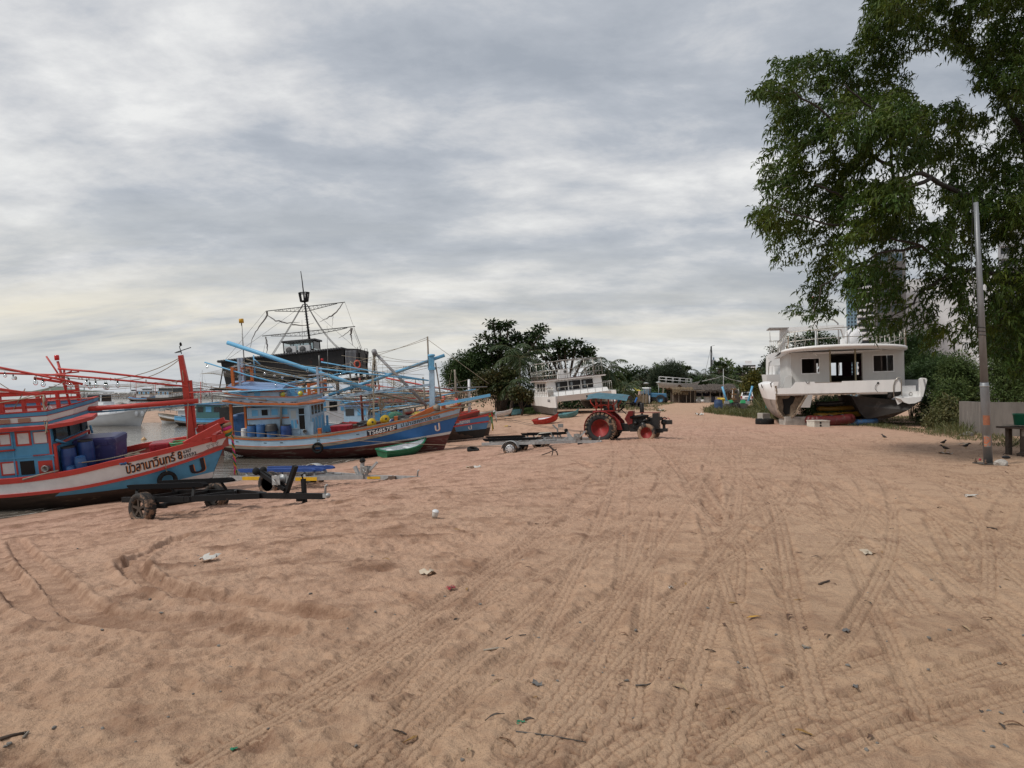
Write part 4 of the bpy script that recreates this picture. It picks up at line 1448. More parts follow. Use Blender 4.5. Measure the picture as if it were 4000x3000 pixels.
for q0,q1,w_,h_ in((-.9,-3.2,2.55,3.55),(-.9,.55,1.95,2.55),(.75,-2.9,2.7,3.55),(.75,.9,2.05,2.66)):
 b=MB()
 b.beam((q1,q0,w_),(q1,q0,h_),.13,.13)
 b.build('frame_post',ORNG,B2)
for q0,q1,w_,h_ in(((-3.2,-.9,2.72),(-2.9,.75,2.77),.08,.1),((-3.2,-.9,3.42),(-2.9,.75,3.47),.08,.1),((.55,-.9,2.45),(.9,.75,2.55),.08,.1),((.55,-.9,2.15),(.9,.75,2.2),.06,.08)):
 b=MB()
 b.beam(q0,q1,w_,h_)
 b.build('frame_bar',ORNG,B2)
b=MB()
for x,y,z0,z1 in((-2.9,-.8,2.55,4.0),(-3.36,.7,2.7,4.0),(1.03,-.9,2.0,3.35),(.72,.7,2.0,3.3)):
 b.beam((x,y,z0),(x,y,z1),.10,.10)
b.beam((-3.6,0,3.55),(-2.6,0,3.7),.05,.05)
b.beam((.6,-1.0,2.95),(1.5,-.9,3.0),.06,.06)
b.build('roof_post',mat('pale_post',(.40,.46,.55),.5,var=.2),B2)
b=MB()
b.tube([(-.85,-1.3,.15),(-.75,-1.32,1.45),(-.78,-1.34,1.62),(-.90,-1.36,1.74),(-1.4,-1.38,1.86)],.055,10)
b.tube([(-1.4,-1.38,1.86),(-2.3,-1.38,2.0)],.075,10)
b.tube([(-2.3,-1.38,2.0),(-4.05,-1.38,2.25)],.05,10)
b.build('exhaust_pipe',STEEL,B2)
b=MB()
b.lathe([(.10,0),(.10,.22),(.08,.22),(.07,.05)],14,(.30,-1.2,.24),(R(90),0,R(15)))
b.build('outlet_pipe',STEEL,B2)
for x,y,m_ in((-.72,-1.0,1),(.15,-1.0,1)):
 b=MB()
 b.lathe([(.10,-.05),(.125,-.03),(.125,.05),(.10,.06)],18,(x,y,2.03+.05),(R(80),0,R(15)))
 b.build('work_lamp',YELP,B2)
 b=MB()
 b.lathe([(.085,-.005),(.085,.008),(.01,.012)],16,(x,y-.06,2.045+.05),(R(80),0,R(15)))
 b.build('lens',mat('lens_yellow',(.55,.62,.10),.2),B2)
for x in(-.3,.4):
 b=MB()
 b.lathe([(.10,-.05),(.15,-.03),(.15,.05),(.10,.06)],18,(x,.75,2.16),(R(80),0,R(15)))
 b.build('work_lamp',YELP,B2)
b=MB()
b.beam((6.46,0,.55),(6.56,0,3.0),.27,.27,(0,1,0),.24,.24)
b.build('mast',mat('mast_pale_blue',(.36,.52,.66),.5,var=.2,spots=[((.45,.2,.1),3,.7,.06)]),B2)
b=MB()
b.beam((6.555,0,2.98),(6.58,0,3.56),.26,.26,(0,1,0))
b.bx(6.4,6.74,-.17,.17,2.86,2.99)
b.lathe([(.17,0),(.19,.04),(.17,.10),(.05,.12)],8,(6.58,0,3.54))
b.build('mast_head',POLEB,B2)
b=MB()
b.tube([(6.40,.05,2.9),(6.44,.03,4.55)],.04,8)
b.tube([(6.75,.1,3.2),(6.95,0,1.2)],.035,7)
b.build('mast_pole',WOODG,B2)
b=MB()
b.tube([(-3.73,0,4.80),(-.87,0,3.68),(1.8,0,2.65),(3.46,0,2.0)],.105,12)
b.build('boom',POLEB,B2)
b=MB()
b.tube([(7.22,0.2,3.56),(4.29,.2,2.71),(3.01,.2,2.35),(1.2,.2,1.86)],.085,12)
b.build('boom',POLEB,B2)
b=MB()
b.tube([(3.72,0,3.9),(6.21,-.1,1.07)],.072,10)
b.lathe([(.13,-.12),(.14,.12)],8,(3.72,0,3.9),(R(60),0,0))
b.build('derrick',mat('grey_pole',(.27,.27,.28),.6,var=.4,vscale=5),B2)
b=MB()
b.tube([(2.4,.4,2.0),(3.88,.4,1.76),(6.15,.3,1.12)],.06,8)
b.build('derrick',WOODG,B2)
b=MB()
b.beam((1.2,-.2,1.74),(6.4,-.1,2.12),.10,.13)
b.build('catwalk_beam',PALE,B2)
b=MB()
for i in range(13):
 x=1.5+i*.37
 b.beam((x,-.253,1.765+.073*(x-1.2)),(x+.17,-.253,1.765+.073*(x+.17-1.2)),.006,.025)
b.build('beam_marks',LETTER,B2)
b=MB()
b.beam((6.80,-.35,1.10),(9.45,-.30,1.46),.10,.13)
b.build('bowsprit',PANEL,B2)
b=MB()
for pts in([(-4.55,-.9,3.87),(-2.45,-.9,3.11),(-.18,-.9,2.42),(.4,-.9,2.25)],[(-3.3,-1.3,2.35),(1.85,-1.2,2.32)],[(-4.2,.7,3.92),(-2.68,.7,3.47),(.3,.7,2.6),(1.0,.7,2.4)],[(.4,-.9,3.38),(1.8,-.9,3.14),(6.45,-.5,2.36)],[(.8,.6,3.55),(1.4,.6,3.41),(3.56,.6,2.9),(6.3,.4,2.32)],[(-2.0,.9,2.45),(.6,.9,2.75),(2.8,.9,3.05)],[(-2.6,.4,4.1),(-2.6,.4,3.0)],[(-2.6,.4,3.9),(-2.3,.4,3.6)]):
 b.tube(pts,.036,7)
b.build('light_pole',POLEB,B2)
b=MB()
b.tube([(-2.95,0,2.6),(-2.93,0,5.75)],.03,7)
b.tube([(1.2,.2,2.3),(1.35,.2,5.4)],.012,5)
b.tube([(1.0,-.5,3.1),(1.05,-.5,3.9)],.02,5)
b.build('aerial',STEEL,B2)
b=MB()
b.lathe([(.12,0),(.12,.20),(.10,.22)],10,(-2.93,0,5.74))
b.build('beacon_lamp',mat('beacon_amber',(.62,.33,.02),.25),B2)
b=MB()
b.lathe([(.06,0),(.06,.12),(.05,.13)],10,(.95,.3,3.6))
b.build('beacon_lamp',mat('beacon_red',(.55,.02,.02),.2),B2)
bl=[(-4.45,-.9,3.82),(-3.6,-.9,3.5),(-2.9,-.9,3.25),(-1.1,-.9,2.7),(-.1,-.9,2.36),(-3.1,.7,3.56),(-2.2,.7,3.30),(-1.7,.7,3.16),(-1.3,.7,3.05),(-.6,.7,2.84),(-.2,.7,2.74),(.55,-.9,3.34),(2.2,-.9,3.06),(2.9,-.9,2.95),(1.6,.6,3.36),(3.4,.6,2.92),(3.2,.6,2.98),(-.5,-1.25,2.3),(1.65,-1.2,2.32)]
for k,q in enumerate(bl):
 bulb(B2,q,.06,.02,clear=not(5<k<9))
t=MB()
t.torus((-2.95,-.5,3.35),.22,.06,20,8,(0,R(75),R(20)))
lb=t.build('lifebuoy',mat('lifebuoy_orange',(.60,.16,.10),.6,spots=[((.65,.6,.55),2.5,.6,.04)]))
lb.matrix_world=M2
tag(lb,'faded orange and white lifebuoy hanging between the roof posts of the pale blue boat','lifebuoy')
b=MB()
rp=random.Random(9)
for i in range(13):
 a=(rp.uniform(-3.2,-2.6),rp.uniform(-.8,.8),rp.uniform(2.9,4.3))
 c=(rp.uniform(.4,6.5),rp.uniform(-.5,.5),rp.uniform(1.9,3.1))
 b.rope(a,c,rp.uniform(.02,.3),.010)
for i in range(9):
 b.rope((6.5,0,3.0+.05*i),(rp.uniform(.8,4.0),rp.uniform(-.8,.8),rp.uniform(2.0,3.9)),rp.uniform(.0,.15),.010)
b.rope((6.42,0,4.4),(3.75,0,3.85),.06,.011)
b.rope((6.42,0,4.5),(1.2,0,3.2),.12,.011)
b.rope((6.44,0,4.4),(9.4,0,2.0),.0,.011)
for i in range(6):
 b.rope((3.72+rp.uniform(-.1,.1),0,3.8),(3.6+rp.uniform(-.5,.6),rp.uniform(-.9,.9),.6),.0,.011)
b.rope((3.66,-.2,3.6),(3.64,-.9,.3),.0,.022)
b.rope((3.68,-.3,3.6),(3.70,-.9,.3),.0,.015)
for k in range(9):
 b.torus((4.0+rp.uniform(-.05,.05),-.35,1.45-rp.uniform(0,.25)),.16+rp.uniform(-.04,.06),.014,14,4,(R(90),0,rp.uniform(-.4,.4)),(.7,1.3,1))
for i in range(5):
 b.rope((6.5,0,1.25),(9.3,-.3+.1*i,1.45),.1+.05*i,.010)
b.rope((9.42,-.3,1.4),(7.2,-.45,.98),.22,.018)
for i in range(8):
 b.rope((-2.9,-.7,3.0+.1*i),(-4.2-.1*i,-.8,3.3),.05,.007)
for i in range(8):
 b.rope((rp.uniform(1,1.4),rp.uniform(-.5,.5),3.0),(rp.uniform(2.2,4),rp.uniform(-1.4,1.4),rp.uniform(.6,1.5)),.1,.009)
b.build('rigging',ROPE,B2)
b=MB()
b.beam((5.45,-.75,.48),(6.72,-.35,1.0),.16,.24)
b.build('bow_roller_arm',ORNG,B2)
b=MB()
b.lathe([(.13,-.17),(.15,-.1),(.13,0),(.15,.1),(.13,.17)],12,(6.72,-.4,.98),(R(90),0,R(60)))
b.build('bow_roller',WOODG,B2)
for x,y,z in((4.75,-.75,.34),(7.02,-.1,1.0),(1.08,-1.35,.0)):
 b=MB()
 b.beam((x,y,z-.1),(x,y,z+.30),.15,.15)
 b.beam((x,y,z+.30),(x,y,z+.35),.18,.18)
 b.build('bollard',ORNG,B2)
for s in(-1,1):
 b=MB()
 b.beam((6.9,s*.4,.80),(7.85,s*.03,1.03),.06,.1)
 b.build('bow_timber',ORNG,B2)
b=MB()
b.bx(6.7,7.6,-.28,.28,.78,.86)
b.build('foredeck',ORNG,B2)
b=MB()
b.beam((.66,-1.18,-.2),(.68,-1.18,.66),.12,.12)
b.build('deck_post',PALE,B2)
b=MB()
b.beam((.78,1.0,-.1),(.8,1.0,.76),.1,.1)
b.build('deck_post',PANEL,B2)
# things aboard the pale blue boat
for k,(x,lab,bodym,lidm,h_,r_)in enumerate(((-2.26,'blue barrel with black lid nearest the stern of the pale blue boat',BLUEP2,BLACKP,.80,.22),(-1.80,'faded blue open barrel standing between two others on the pale blue boat',BLUEP2,BLUEP2,.78,.23),(-1.27,'blue barrel with a black sheet thrown over its top',BLUEP2,BLACKP,.76,.25),(-.56,'dark blue barrel right of the exhaust pipe by the cabin door',BLUEP,BLACKP,.72,.26))):
 t=barrel(lab,M2,(x,-1.38,-.10),r_,h_,bodym,lidm)
 if k==2:
  b=MB()
  b.lathe([(.01,h_+.03),(.24,h_+.02),(.28,h_-.06),(.31,h_-.20),(.34,h_-.30)],9,close=False)
  b.build('sheet',mat('black_sheet',(.03,.028,.027),.6),t)
barrel('white bucket barrel beside the blue tank at the stern',M2,(-2.68,-1.3,-.05),.14,.58,WHT,WHT)
cooler('big blue box tank with sloping top under the stern roof','tank',M2,(-3.0,-.3,.05),(.75,1.2,1.15),BLUEP2,0,name='water_tank')
cooler('bright red insulated box on the foredeck left of the number plate','fish box',M2,(1.95,-.55,-.03),(1.0,.6,.42),REDP,.05)
t=thing('crate','sky blue plastic crate between the cabin front and the red box','crate',*aboard(M2,(1.12,.2,.02)))
b=MB()
for z in(.02,.09,.16,.23):
 for y in(-.2,.2):
  b.bx(-.27,.27,y-.01,y+.01,z,z+.045)
 for x in(-.26,.26):
  b.bx(x-.01,x+.01,-.19,.19,z,z+.045)
for x in(-.26,-.1,.06,.26):
 for y in(-.205,.205):
  b.bx(x-.015,x+.015,y-.012,y+.012,0,.28)
b.bx(-.27,.27,-.2,.2,0,.015)
b.build('slatted_box',PANEL,t)
t=thing('crate','blue plastic basket heaped on the upper deck between the yellow lamps','crate',*aboard(M2,(-.3,-.4,1.95)))
b=MB()
for z in(0,.08,.16,.24):
 for y in(-.25,.25):
  b.bx(-.33,.33,y-.012,y+.012,z,z+.05)
 for x in(-.33,.33):
  b.bx(x-.012,x+.012,-.25,.25,z,z+.05)
b.bx(-.32,.32,-.24,.24,0,.02)
b.build('slatted_box',PANEL,t)
for k,(x,y,lab)in enumerate(((3.52,-.75,'yellow plastic drum lying on its side nearest the red box'),(4.10,-.35,'yellow plastic drum tilted upward beside the silver can'))):
 t=thing('drum',lab,'drum',*aboard(M2,(x,y,.42+.1*k),.3,R(75),R(20+10*k)),'yellow drums on the foredeck')
 b=MB()
 b.lathe([(.10,-.24),(.19,-.23),(.215,-.18),(.22,0),(.215,.16),(.16,.235),(.06,.25)],16)
 b.build('body',YELP,t)
 b=MB()
 b.lathe([(.05,.24),(.055,.275),(.02,.28)],10)
 b.build('neck',BLACKP,t)
t=thing('can','small silver can lying between the yellow drum and the orange bollard','can',*aboard(M2,(4.45,-.5,.42),.4,R(80)))
b=MB()
b.lathe([(.11,-.14),(.115,-.12),(.115,.12),(.11,.14)],14)
b.build('body',GALV,t)
b=MB()
b.lathe([(.10,.142),(.102,.155),(.01,.156)],14)
b.build('lid',BLUEP,t)
for k,(x,y,s_,c_,lab)in enumerate(((2.95,.3,.32,(.05,.05,.055),'black crumpled tarpaulin heap by the far bulwark of the pale blue boat'),(5.0,.1,.4,(.045,.045,.045),'dark folded netting heap under the orange roller arm'))):
 g=random.Random(k)
 bm=bmesh.new()
 bmesh.ops.create_icosphere(bm,subdivisions=3,radius=1)
 for v in bm.verts:
  n_=1+.25*math.sin(5*v.co.x+3*v.co.y+k)*math.sin(6*v.co.z+4*v.co.y)+g.uniform(-.05,.05)
  v.co=Vector((v.co.x*n_*s_*1.3,v.co.y*n_*s_,max(v.co.z,-.2)*n_*s_*.6))
 me=bpy.data.meshes.new('tarpaulin')
 bm.to_mesh(me)
 bm.free()
 me.materials.append(mat('tarp%d'%k,c_,.55,var=.4,vscale=9))
 o=bpy.data.objects.new('tarpaulin',me)
 COL.objects.link(o)
 o.location,o.rotation_euler=aboard(M2,(x,y,.25+.15*k))
 tag(o,lab,'tarpaulin')
hung_tyre('black tyre hung amidships on the pale blue boat over the maroon bottom',M2,(1.03,-1.70,-.56),.27,.15,.72)
t=thing('ribbon','red and yellow ribbon tied round the stem of the pale blue boat','ribbon',*aboard(M2,(7.85,0,1.02)))
for k,m_ in enumerate((REDP,YELP)):
 b=MB()
 b.lathe([(.10,-.04),(.12,0),(.10,.05)],10,(0,0,.02+.08*k),(0,-.5,0),close=False)
 b.build('wrap',m_,t)
 # ------ black tour boat
BLK=mat('black_board',(.014,.013,.013),.65,var=.5,vscale=3,spots=[((.055,.045,.04),2.0,.58,.15),((.06,.012,.01),1.5,.66,.1)])
BLK2=mat('black_board_grey',(.05,.05,.052),.6,var=.4,vscale=3)
B3=thing('tour_boat','tall black pirate style tour boat with lattice yards and crow nest','boat')
M3=place(B3,(-19,56,0),0,5,0)
b=MB()
b.add([(-3.05,-.1,2.3),(6.2,-.1,2.85),(6.2,4.6,2.85),(-3.05,4.6,2.3),(-3.32,-.2,4.45),(6.32,-.2,4.65),(6.32,4.7,4.65),(-3.32,4.7,4.45)],[(0,1,5,4),(1,2,6,5),(2,3,7,6),(3,0,4,7),(0,3,2,1)],False)
b.build('upper_deckhouse',BLK,B3)
b=MB()
for i in range(48):
 x=-3.45+i*.204
 z=4.47+.02*(x+3.4)
 b.tube([(x,-.35,z),(x,4.85,z)],.11,6)
b.build('roof',mat('roof_sheet',(.06,.062,.066),.6,var=.3),B3)
b=MB()
b.add([(6.32,-.1,2.72),(7.05,.3,2.65),(7.05,4.4,2.65),(6.32,4.6,2.85),(6.4,-.15,4.63),(7.35,.25,4.55),(7.35,4.4,4.55),(6.4,4.6,4.65)],[(0,1,5,4),(1,2,6,5),(2,3,7,6),(4,5,6,7)],False)
b.build('end_wall',BLK2,B3)
b=MB()
for i in range(9):
 u=i/8*.82+.03
 x0,x1=6.34+.72*u,6.42+.90*u
 b.beam((x0+.0,-.16+.4*u,2.78),(x1,-.21+.4*u,4.45),.035,.03)
b.build('louvre',mat('pale_slat',(.45,.46,.47),.5),B3)
b=MB()
b.bx(-4.35,-2.6,-.2,4.6,2.28,2.42)
for y in(-.1,4.5):
 b.tube([(-3.09,y,4.4),(-3.6,y,2.42)],.045,6)
b.build('stern_platform',BLK,B3)
b=MB()
for x in(.2,1.6,3.0,4.4,5.6,6.6,7.1,7.9):
 for y in(0,4.5):
  b.beam((x,y,.6),(x,y,2.7+.05*x-(.3 if x>6.3 else 0)),.12,.12)
b.bx(-2.8,8.3,-.1,4.6,2.18,2.32)
b.bx(-2.8,8.3,0,.1,1.35,1.45)
b.build('deck_post',BLK,B3)
hr=Hull([[(-4,1.9,.9),(0,2.4,.7),(4,2.45,.7),(7.5,2.0,.8),(9.5,.8,1.1),(10.3,.05,1.4)],[(-4,1.9,-.3),(0,2.4,-.4),(4,2.45,-.4),(7.3,1.9,-.3),(9.1,.7,-.1),(9.8,.05,.1)],[(-4,.6,-1.6),(0,1.2,-1.7),(4,1.2,-1.7),(7,.8,-1.6),(9,.1,-1.4)]])
b=MB(Matrix.Translation((0,2.3,0)))
hb_=MB()
hr.band(hb_,hr.rows)
hr.deck(hb_,hr.row(0,-.2))
hr.transom(hb_,hr.rows)
b.add([V3(p)for p in hb_.v],hb_.f)
b.build('hull',BLK,B3)
b=MB()
b.bx(7.2,7.95,-.06,.0,-.7,-.15)
b.build('hull_panel',mat('brown_panel',(.16,.075,.035),.7,var=.3),B3)
b=MB()
b.bx(1.2,3.62,1.2,3.2,4.85,4.9)
for x in(1.22,2.0,2.8,3.6):
 for y in(1.22,3.18):
  b.beam((x,y,4.6),(x,y,5.65),.07,.07)
b.bx(1.1,3.8,1.1,3.3,5.62,5.75)
b.bx(1.2,3.62,1.2,1.25,4.6,4.95)
b.build('wheelhouse',BLK2,B3)
b=MB()
b.bx(1.28,3.55,1.22,1.24,4.98,5.6)
b.bx(1.28,3.55,3.16,3.18,4.98,5.6)
b.bx(3.58,3.6,1.3,3.1,4.98,5.6)
b.build('wheelhouse_glass',glass_mat('clear_pane',(.75,.8,.82),.3),B3)
for k,(x0,x1,lab)in enumerate(((1.5,2.35,'white air conditioner unit on the black roof, left of the pair'),(2.55,3.45,'white air conditioner unit on the black roof, right of the pair'))):
 t=thing('air_conditioner',lab,'air conditioner',*aboard(M3,((x0+x1)/2,.75,4.62)),'air conditioner units on the black boat')
 w_=(x1-x0)/2
 b=MB()
 b.bx(-w_,w_,-.17,.17,0,.62)
 b.build('housing',WHT,t)
 b=MB()
 b.lathe([(.25,0),(.25,.02),(.03,.03)],20,(-.1,-.17,.31),(R(90),0,0))
 for i in range(3):
  b.torus((-.1,-.195,.31),.08+.07*i,.008,20,4,(R(90),0,0))
 b.build('fan_grille',mat('fan_dark',(.10,.10,.10),.6),t)
b=MB()
b.tube([(3.1,2.2,4.6),(2.9,2.2,9.7)],.10,8,.07)
b.tube([(2.9,2.2,9.6),(2.87,2.2,10.6),(2.82,2.2,11.4)],.05,6,.03)
for i in range(12):
 z=5.9+i*.22
 x=3.1-.2*(z-4.6)/5.1
 b.beam((x-.16,2.2,z),(x+.16,2.2,z),.03,.03)
b.build('mast',BLACKM,B3)
b=MB()
b.lathe([(.30,8.88),(.32,8.94),(.30,8.98)],10,(2.9,2.2,0))
b.torus((2.93,2.2,9.6),.42,.05,14,5)
for i in range(9):
 a=2*math.pi*i/9
 if i%4==3:
  continue
 b.beam((2.9+.31*math.cos(a),2.2+.31*math.sin(a),8.9),(2.93+.42*math.cos(a),2.2+.42*math.sin(a),9.6),.16,.04,(math.cos(a),math.sin(a),0))
b.build('crow_nest',BLACKM,B3)
def yard(x0,x1,zt0,zt1,zm,xm):
 w=MB()
 w.tube([(x0,2.2,zt0),(x1,2.2,zt1)],.035,5)
 xa,xb=x0+.7,x1-.65
 w.tube([(xa,2.2,zt0-.06),(xa+.6,2.2,zt0-.12),(xm,2.2,zm),(xb-.6,2.2,zt1-.16),(xb,2.2,zt1-.06)],.03,5)
 k=16
 for i in range(1,k):
  x=xa+(xb-xa)*i/k
  zt=zt0+(zt1-zt0)*(x-x0)/(x1-x0)
  d=abs(x-xm)/((xb-xa)/2)
  zb=zt-.06-.32*max(0,1-d)
  w.tube([(x,2.2,zt),(x,2.2,zb)],.016,4)
  w.tube([(x,2.2,zb),(x+(xb-xa)/k*.9,2.2,zt)],.010,4)
 return w.build('yard',mat('yard_grey',(.07,.07,.072),.6,var=.3),B3)
yard(-.27,6.2,8.4,8.57,8.07,2.9)
yard(-.73,6.85,6.41,6.53,6.1,2.8)
b=MB()
for dx in(0,.08,.16):
 b.rope((2.75+dx*.5,2.2,8.7),(.45+dx,.5,4.7),.05,.018)
 b.rope((3.05+dx*.3,2.2,8.7),(5.6+dx,.6,4.8),.38,.018)
for q in(((-.3,2.2,8.4),(-3.2,0,4.4)),((6.2,2.2,8.5),(7.3,2,4.6)),((3,2.2,8.7),(7.2,.2,4.6)),((2.9,2.2,8.7),(-3,0,4.5)),((6.6,2.2,6.4),(7.2,2,4.6)),((6.7,2.2,6.4),(7.3,2,4.6)),((-.4,2.2,6.3),(-.5,1,4.5)),((2.7,1.8,7.4),(2.7,1.3,4.6))):
 b.rope(q[0],q[1],.03,.012)
b.build('rigging',mat('rig_grey',(.16,.155,.15),.8),B3)
RAG=mat('torn_cloth',(.22,.20,.19),.95,var=.5,vscale=4)
b=MB()
def rag(pts,w0,w1):
 n_=len(pts)
 g_=random.Random(n_*7)
 out=[]
 P_=[V3((x,2.15,z))for x,z in pts]
 for i in range(n_-1):
  for s in range(4):
   out.append(P_[i].lerp(P_[i+1],s/4)+Vector((g_.uniform(-.03,.03),g_.uniform(-.05,.05),g_.uniform(-.04,.04))))
 out.append(P_[-1])
 b.tube(out[:len(out)//2+1],w0,5,w1)
 b.tube(out[len(out)//2:],w1,5,.012)
rag([(-.2,8.36),(-.18,8.06),(-.9,7.2),(-1.52,6.31),(-1.81,5.51)],.09,.045)
rag([(-.2,8.1),(.5,7.55),(1.39,7.29),(2.4,7.25)],.03,.06)
rag([(1.8,7.1),(2.78,6.94),(3.54,7.1)],.06,.03)
rag([(6.09,8.56),(5.6,8.0),(5.15,7.63),(4.6,7.35),(3.99,7.13)],.03,.06)
rag([(5.15,7.63),(5.1,7.2),(5.0,6.7)],.03,.012)
rag([(6.6,6.42),(6.45,5.9),(6.5,5.5),(6.55,5.0)],.11,.05)
rag([(6.5,6.3),(6.0,5.95),(5.44,5.7)],.03,.03)
rag([(-.45,6.3),(-.35,5.6),(-.5,4.9)],.05,.06)
b.build('torn_streamers',RAG,B3)
b=MB()
for k,(x,y)in enumerate(((7.35,.5),(7.7,1.5),(8.1,2.6))):
 z1=4.7-k*.1
 b.beam((x-.1,y,1.4),(x,y,z1-.45),.12,.12)
 b.tube([(x,y,z1-.45),(x-.11,y,z1-.4),(x-.12,y,z1),(x+.1,y,z1),(x+.1,y,z1-.4)],.022,5)
 b.tube([(x-.1,y,z1-1.0),(x+.35,y,z1-1.0),(x+.35,y,z1-.7)],.02,5)
 b.tube([(x-.1,y,z1-1.3),(x-.35,y,z1-1.25),(x-.35,y,z1-.95)],.02,5)
for z in(1.9,2.5,3.0):
 b.tube([(7.2,.4,z),(8.2,2.8,z-.1)],.02,5)
b.build('davit',BLACKM,B3)
for k,(x,z)in enumerate(((6.66,.62),(7.17,.72),(8.74,.85),(7.3,3.3))):
 b=MB()
 b.torus((0,0,0),.22,.06,18,7,(R(85),0,0),(1,1.25,1))
 o=b.build('lifebuoy',mat('ring_orange',(.50,.075,.04),.6))
 o.location,o.rotation_euler=aboard(M3,(x,-.35,z),.4)
 tag(o,['orange lifebuoy on the black boat side, left of its pair','orange lifebuoy on the black boat side, right of its pair','orange lifebuoy on the black boat beyond the tangle of poles','orange lifebuoy below the pale slats of the black boat'][k],'lifebuoy','lifebuoys on the black boat')
for k,(x,z)in enumerate(((6.83,-.3),(6.95,-.32),(6.04,-.62),(6.2,-.7))):
 b=MB()
 tyre_ring(b,(0,0,0),.42,.2,(R(90),0,0),20)
 o=b.build('tyre_fender',RUBBER)
 o.location,o.rotation_euler=aboard(M3,(x,-.4,z),.7)
 tag(o,'black tyre hung with others on the side of the black tour boat','tyre','tyres on the black tour boat')
 # ------ other wooden boats
def row_boat_rows(L,B,D,sheer=.55,rake=.5):
 a,f=-L*.45,L*.55
 return[[(a,B*.40,D*.30),(a+L*.25,B*.5,D*.08),(a+L*.55,B*.48,D*.1),(a+L*.78,B*.34,D*.1+sheer*.42),(a+L*.92,B*.16,D*.1+sheer*.8),(f,.03,D*.1+sheer)],[(a,B*.41,-.02),(a+L*.25,B*.51,-D*.22),(a+L*.55,B*.48,-D*.2),(a+L*.77,B*.33,-D*.2+sheer*.36),(a+L*.90,B*.14,-D*.2+sheer*.65),(f-rake*.28,.03,-D*.2+sheer*.8)],[(a,B*.36,-D*.25),(a+L*.25,B*.46,-D*.45),(a+L*.55,B*.42,-D*.45),(a+L*.76,B*.25,-D*.45+sheer*.1),(a+L*.88,B*.09,-D*.43+sheer*.15),(f-rake*.62,.02,-D*.40+sheer*.2)],[(a+.1,.04,-D*.7),(a+L*.25,.05,-D),(a+L*.55,.05,-D),(a+L*.76,.04,-D*.95),(f-rake*1.0,.02,-D*.85)]]
def wooden_boat(label,loc,yaw,pitch,roll,L,B,D,top,mid,low,rail_m,sheer=.6,cabin=None,poles=(),deckm=None,group='wooden fishing boats',seed=1,ropes=20,name='fishing_boat',cat='fishing boat'):
 o=thing(name,label,cat,group=group)
 M=place(o,loc,yaw,pitch,roll)
 h=Hull(row_boat_rows(L,B,D,sheer),26)
 w=MB()
 h.band(w,h.rows[1:],lambda x,j:j)
 h.transom(w,h.rows)
 w.build('hull',[mid,low],o)
 w=MB()
 h.band(w,[h.row(0),h.row(1)])
 w.build('bulwark',top,o)
 w=MB()
 h.rail(w,0,-.05,.02,.03,.08)
 w.build('gunwale',rail_m,o)
 w=MB()
 h.rail(w,1,-.05,.03,.035,.02)
 w.build('rub_rail',rail_m,o)
 w=MB()
 h.band(w,[h.row(0,-.01,-.06),h.row(0,-D*.25,-.1)])
 h.deck(w,h.row(0,-D*.25,-.1))
 w.build('deck',deckm or WOODG,o)
 if cabin:
  x0,x1,ch,cm,rm=cabin
  hw=B*.33
  w=MB()
  w.bx(x0,x1,-hw,hw,-.1,ch)
  w.build('cabin',cm,o)
  w=MB()
  w.bx(x0-.25,x1+.25,-hw-.15,hw+.15,ch,ch+.08)
  w.build('roof',rm,o)
  n_=max(2,int((x1-x0)/.7))
  for k in range(n_):
   xa=x0+(x1-x0)*(k+.15)/n_
   xb=x0+(x1-x0)*(k+.85)/n_
   w=MB()
   w.bx(xa,xb,-hw-.02,-hw,ch*.5,ch*.88)
   w.build('window',PANEL if k%2 else GLASSD,o)
  w=MB()
  w.bx(x1,x1+.02,-hw*.8,hw*.8,ch*.5,ch*.88)
  w.build('window',GLASSD,o)
 g_=random.Random(seed)
 ends=[]
 for(p0,p1,r_,m_,nm)in poles:
  w=MB()
  w.tube([p0,V3(p0).lerp(V3(p1),.5)-Vector((0,0,.02)),p1],r_,7,r_*.8)
  w.build(nm,m_,o)
  ends+=[V3(p0),V3(p1),V3(p0).lerp(V3(p1),.6)]
 if ropes and len(ends)>2:
  w=MB()
  for k in range(ropes):
   a,c=g_.sample(ends,2)
   w.rope(a+Vector((g_.uniform(-.2,.2),g_.uniform(-.2,.2),0)),c,g_.uniform(0,.3),.011)
  for k in range(ropes//3):
   a=g_.choice(ends)
   w.rope(a,(a.x+g_.uniform(-.5,.5),a.y,max(.3,a.z-g_.uniform(.6,1.6))),0,.012)
  w.build('rigging',ROPE,o)
 return o,M,h
BLUE3=paint('mid_blue_paint',(.085,.25,.48),(.2,.25,.3),.70)
BOTB=mat('bottom_black',(.025,.026,.026),.75,var=.5,vscale=2,spots=[((.12,.12,.11),3,.6,.15)])
# mid blue boat with the short name on its bow
B4,M4,h4=wooden_boat('mid blue fishing boat with red rub rail and black bottom beside the deep blue bow',(-6.3,44.2,-.3),-6,2,2,9.2,2.5,1.0,BLUE3,BLUE3,BOTB,RED,.42,poles=[((3.05,-.1,-.1),(3.0,-.1,1.62),.13,RED,'mast'),((2.98,.0,1.3),(2.95,0,3.35),.07,WOODG,'mast'),((3.7,.3,.2),(3.75,.3,2.72),.10,WHT,'mast'),((-.3,0,1.5),(4.2,0,2.1),.05,POLEB,'pole'),((3.2,-.3,1.2),(4.85,-.3,1.62),.07,WOODG,'boom'),((-1.5,.4,3.0),(3.6,.1,1.9),.05,RED,'pole'),((-2,-.4,2.0),(3.8,-.2,2.0),.045,WOODG,'pole'),((-2,.6,1.0),(-2,.6,2.6),.06,RED,'mast')],ropes=34,seed=3)
h4.write("กระรอกทอง",0,1,3.05,3.85,.22,.78,LETTERW,'name_lettering',B4,off=.012)
h4.write("ป",1,2,3.72,3.92,.25,.85,LETTERW,'letter_emblem',B4,off=.012)
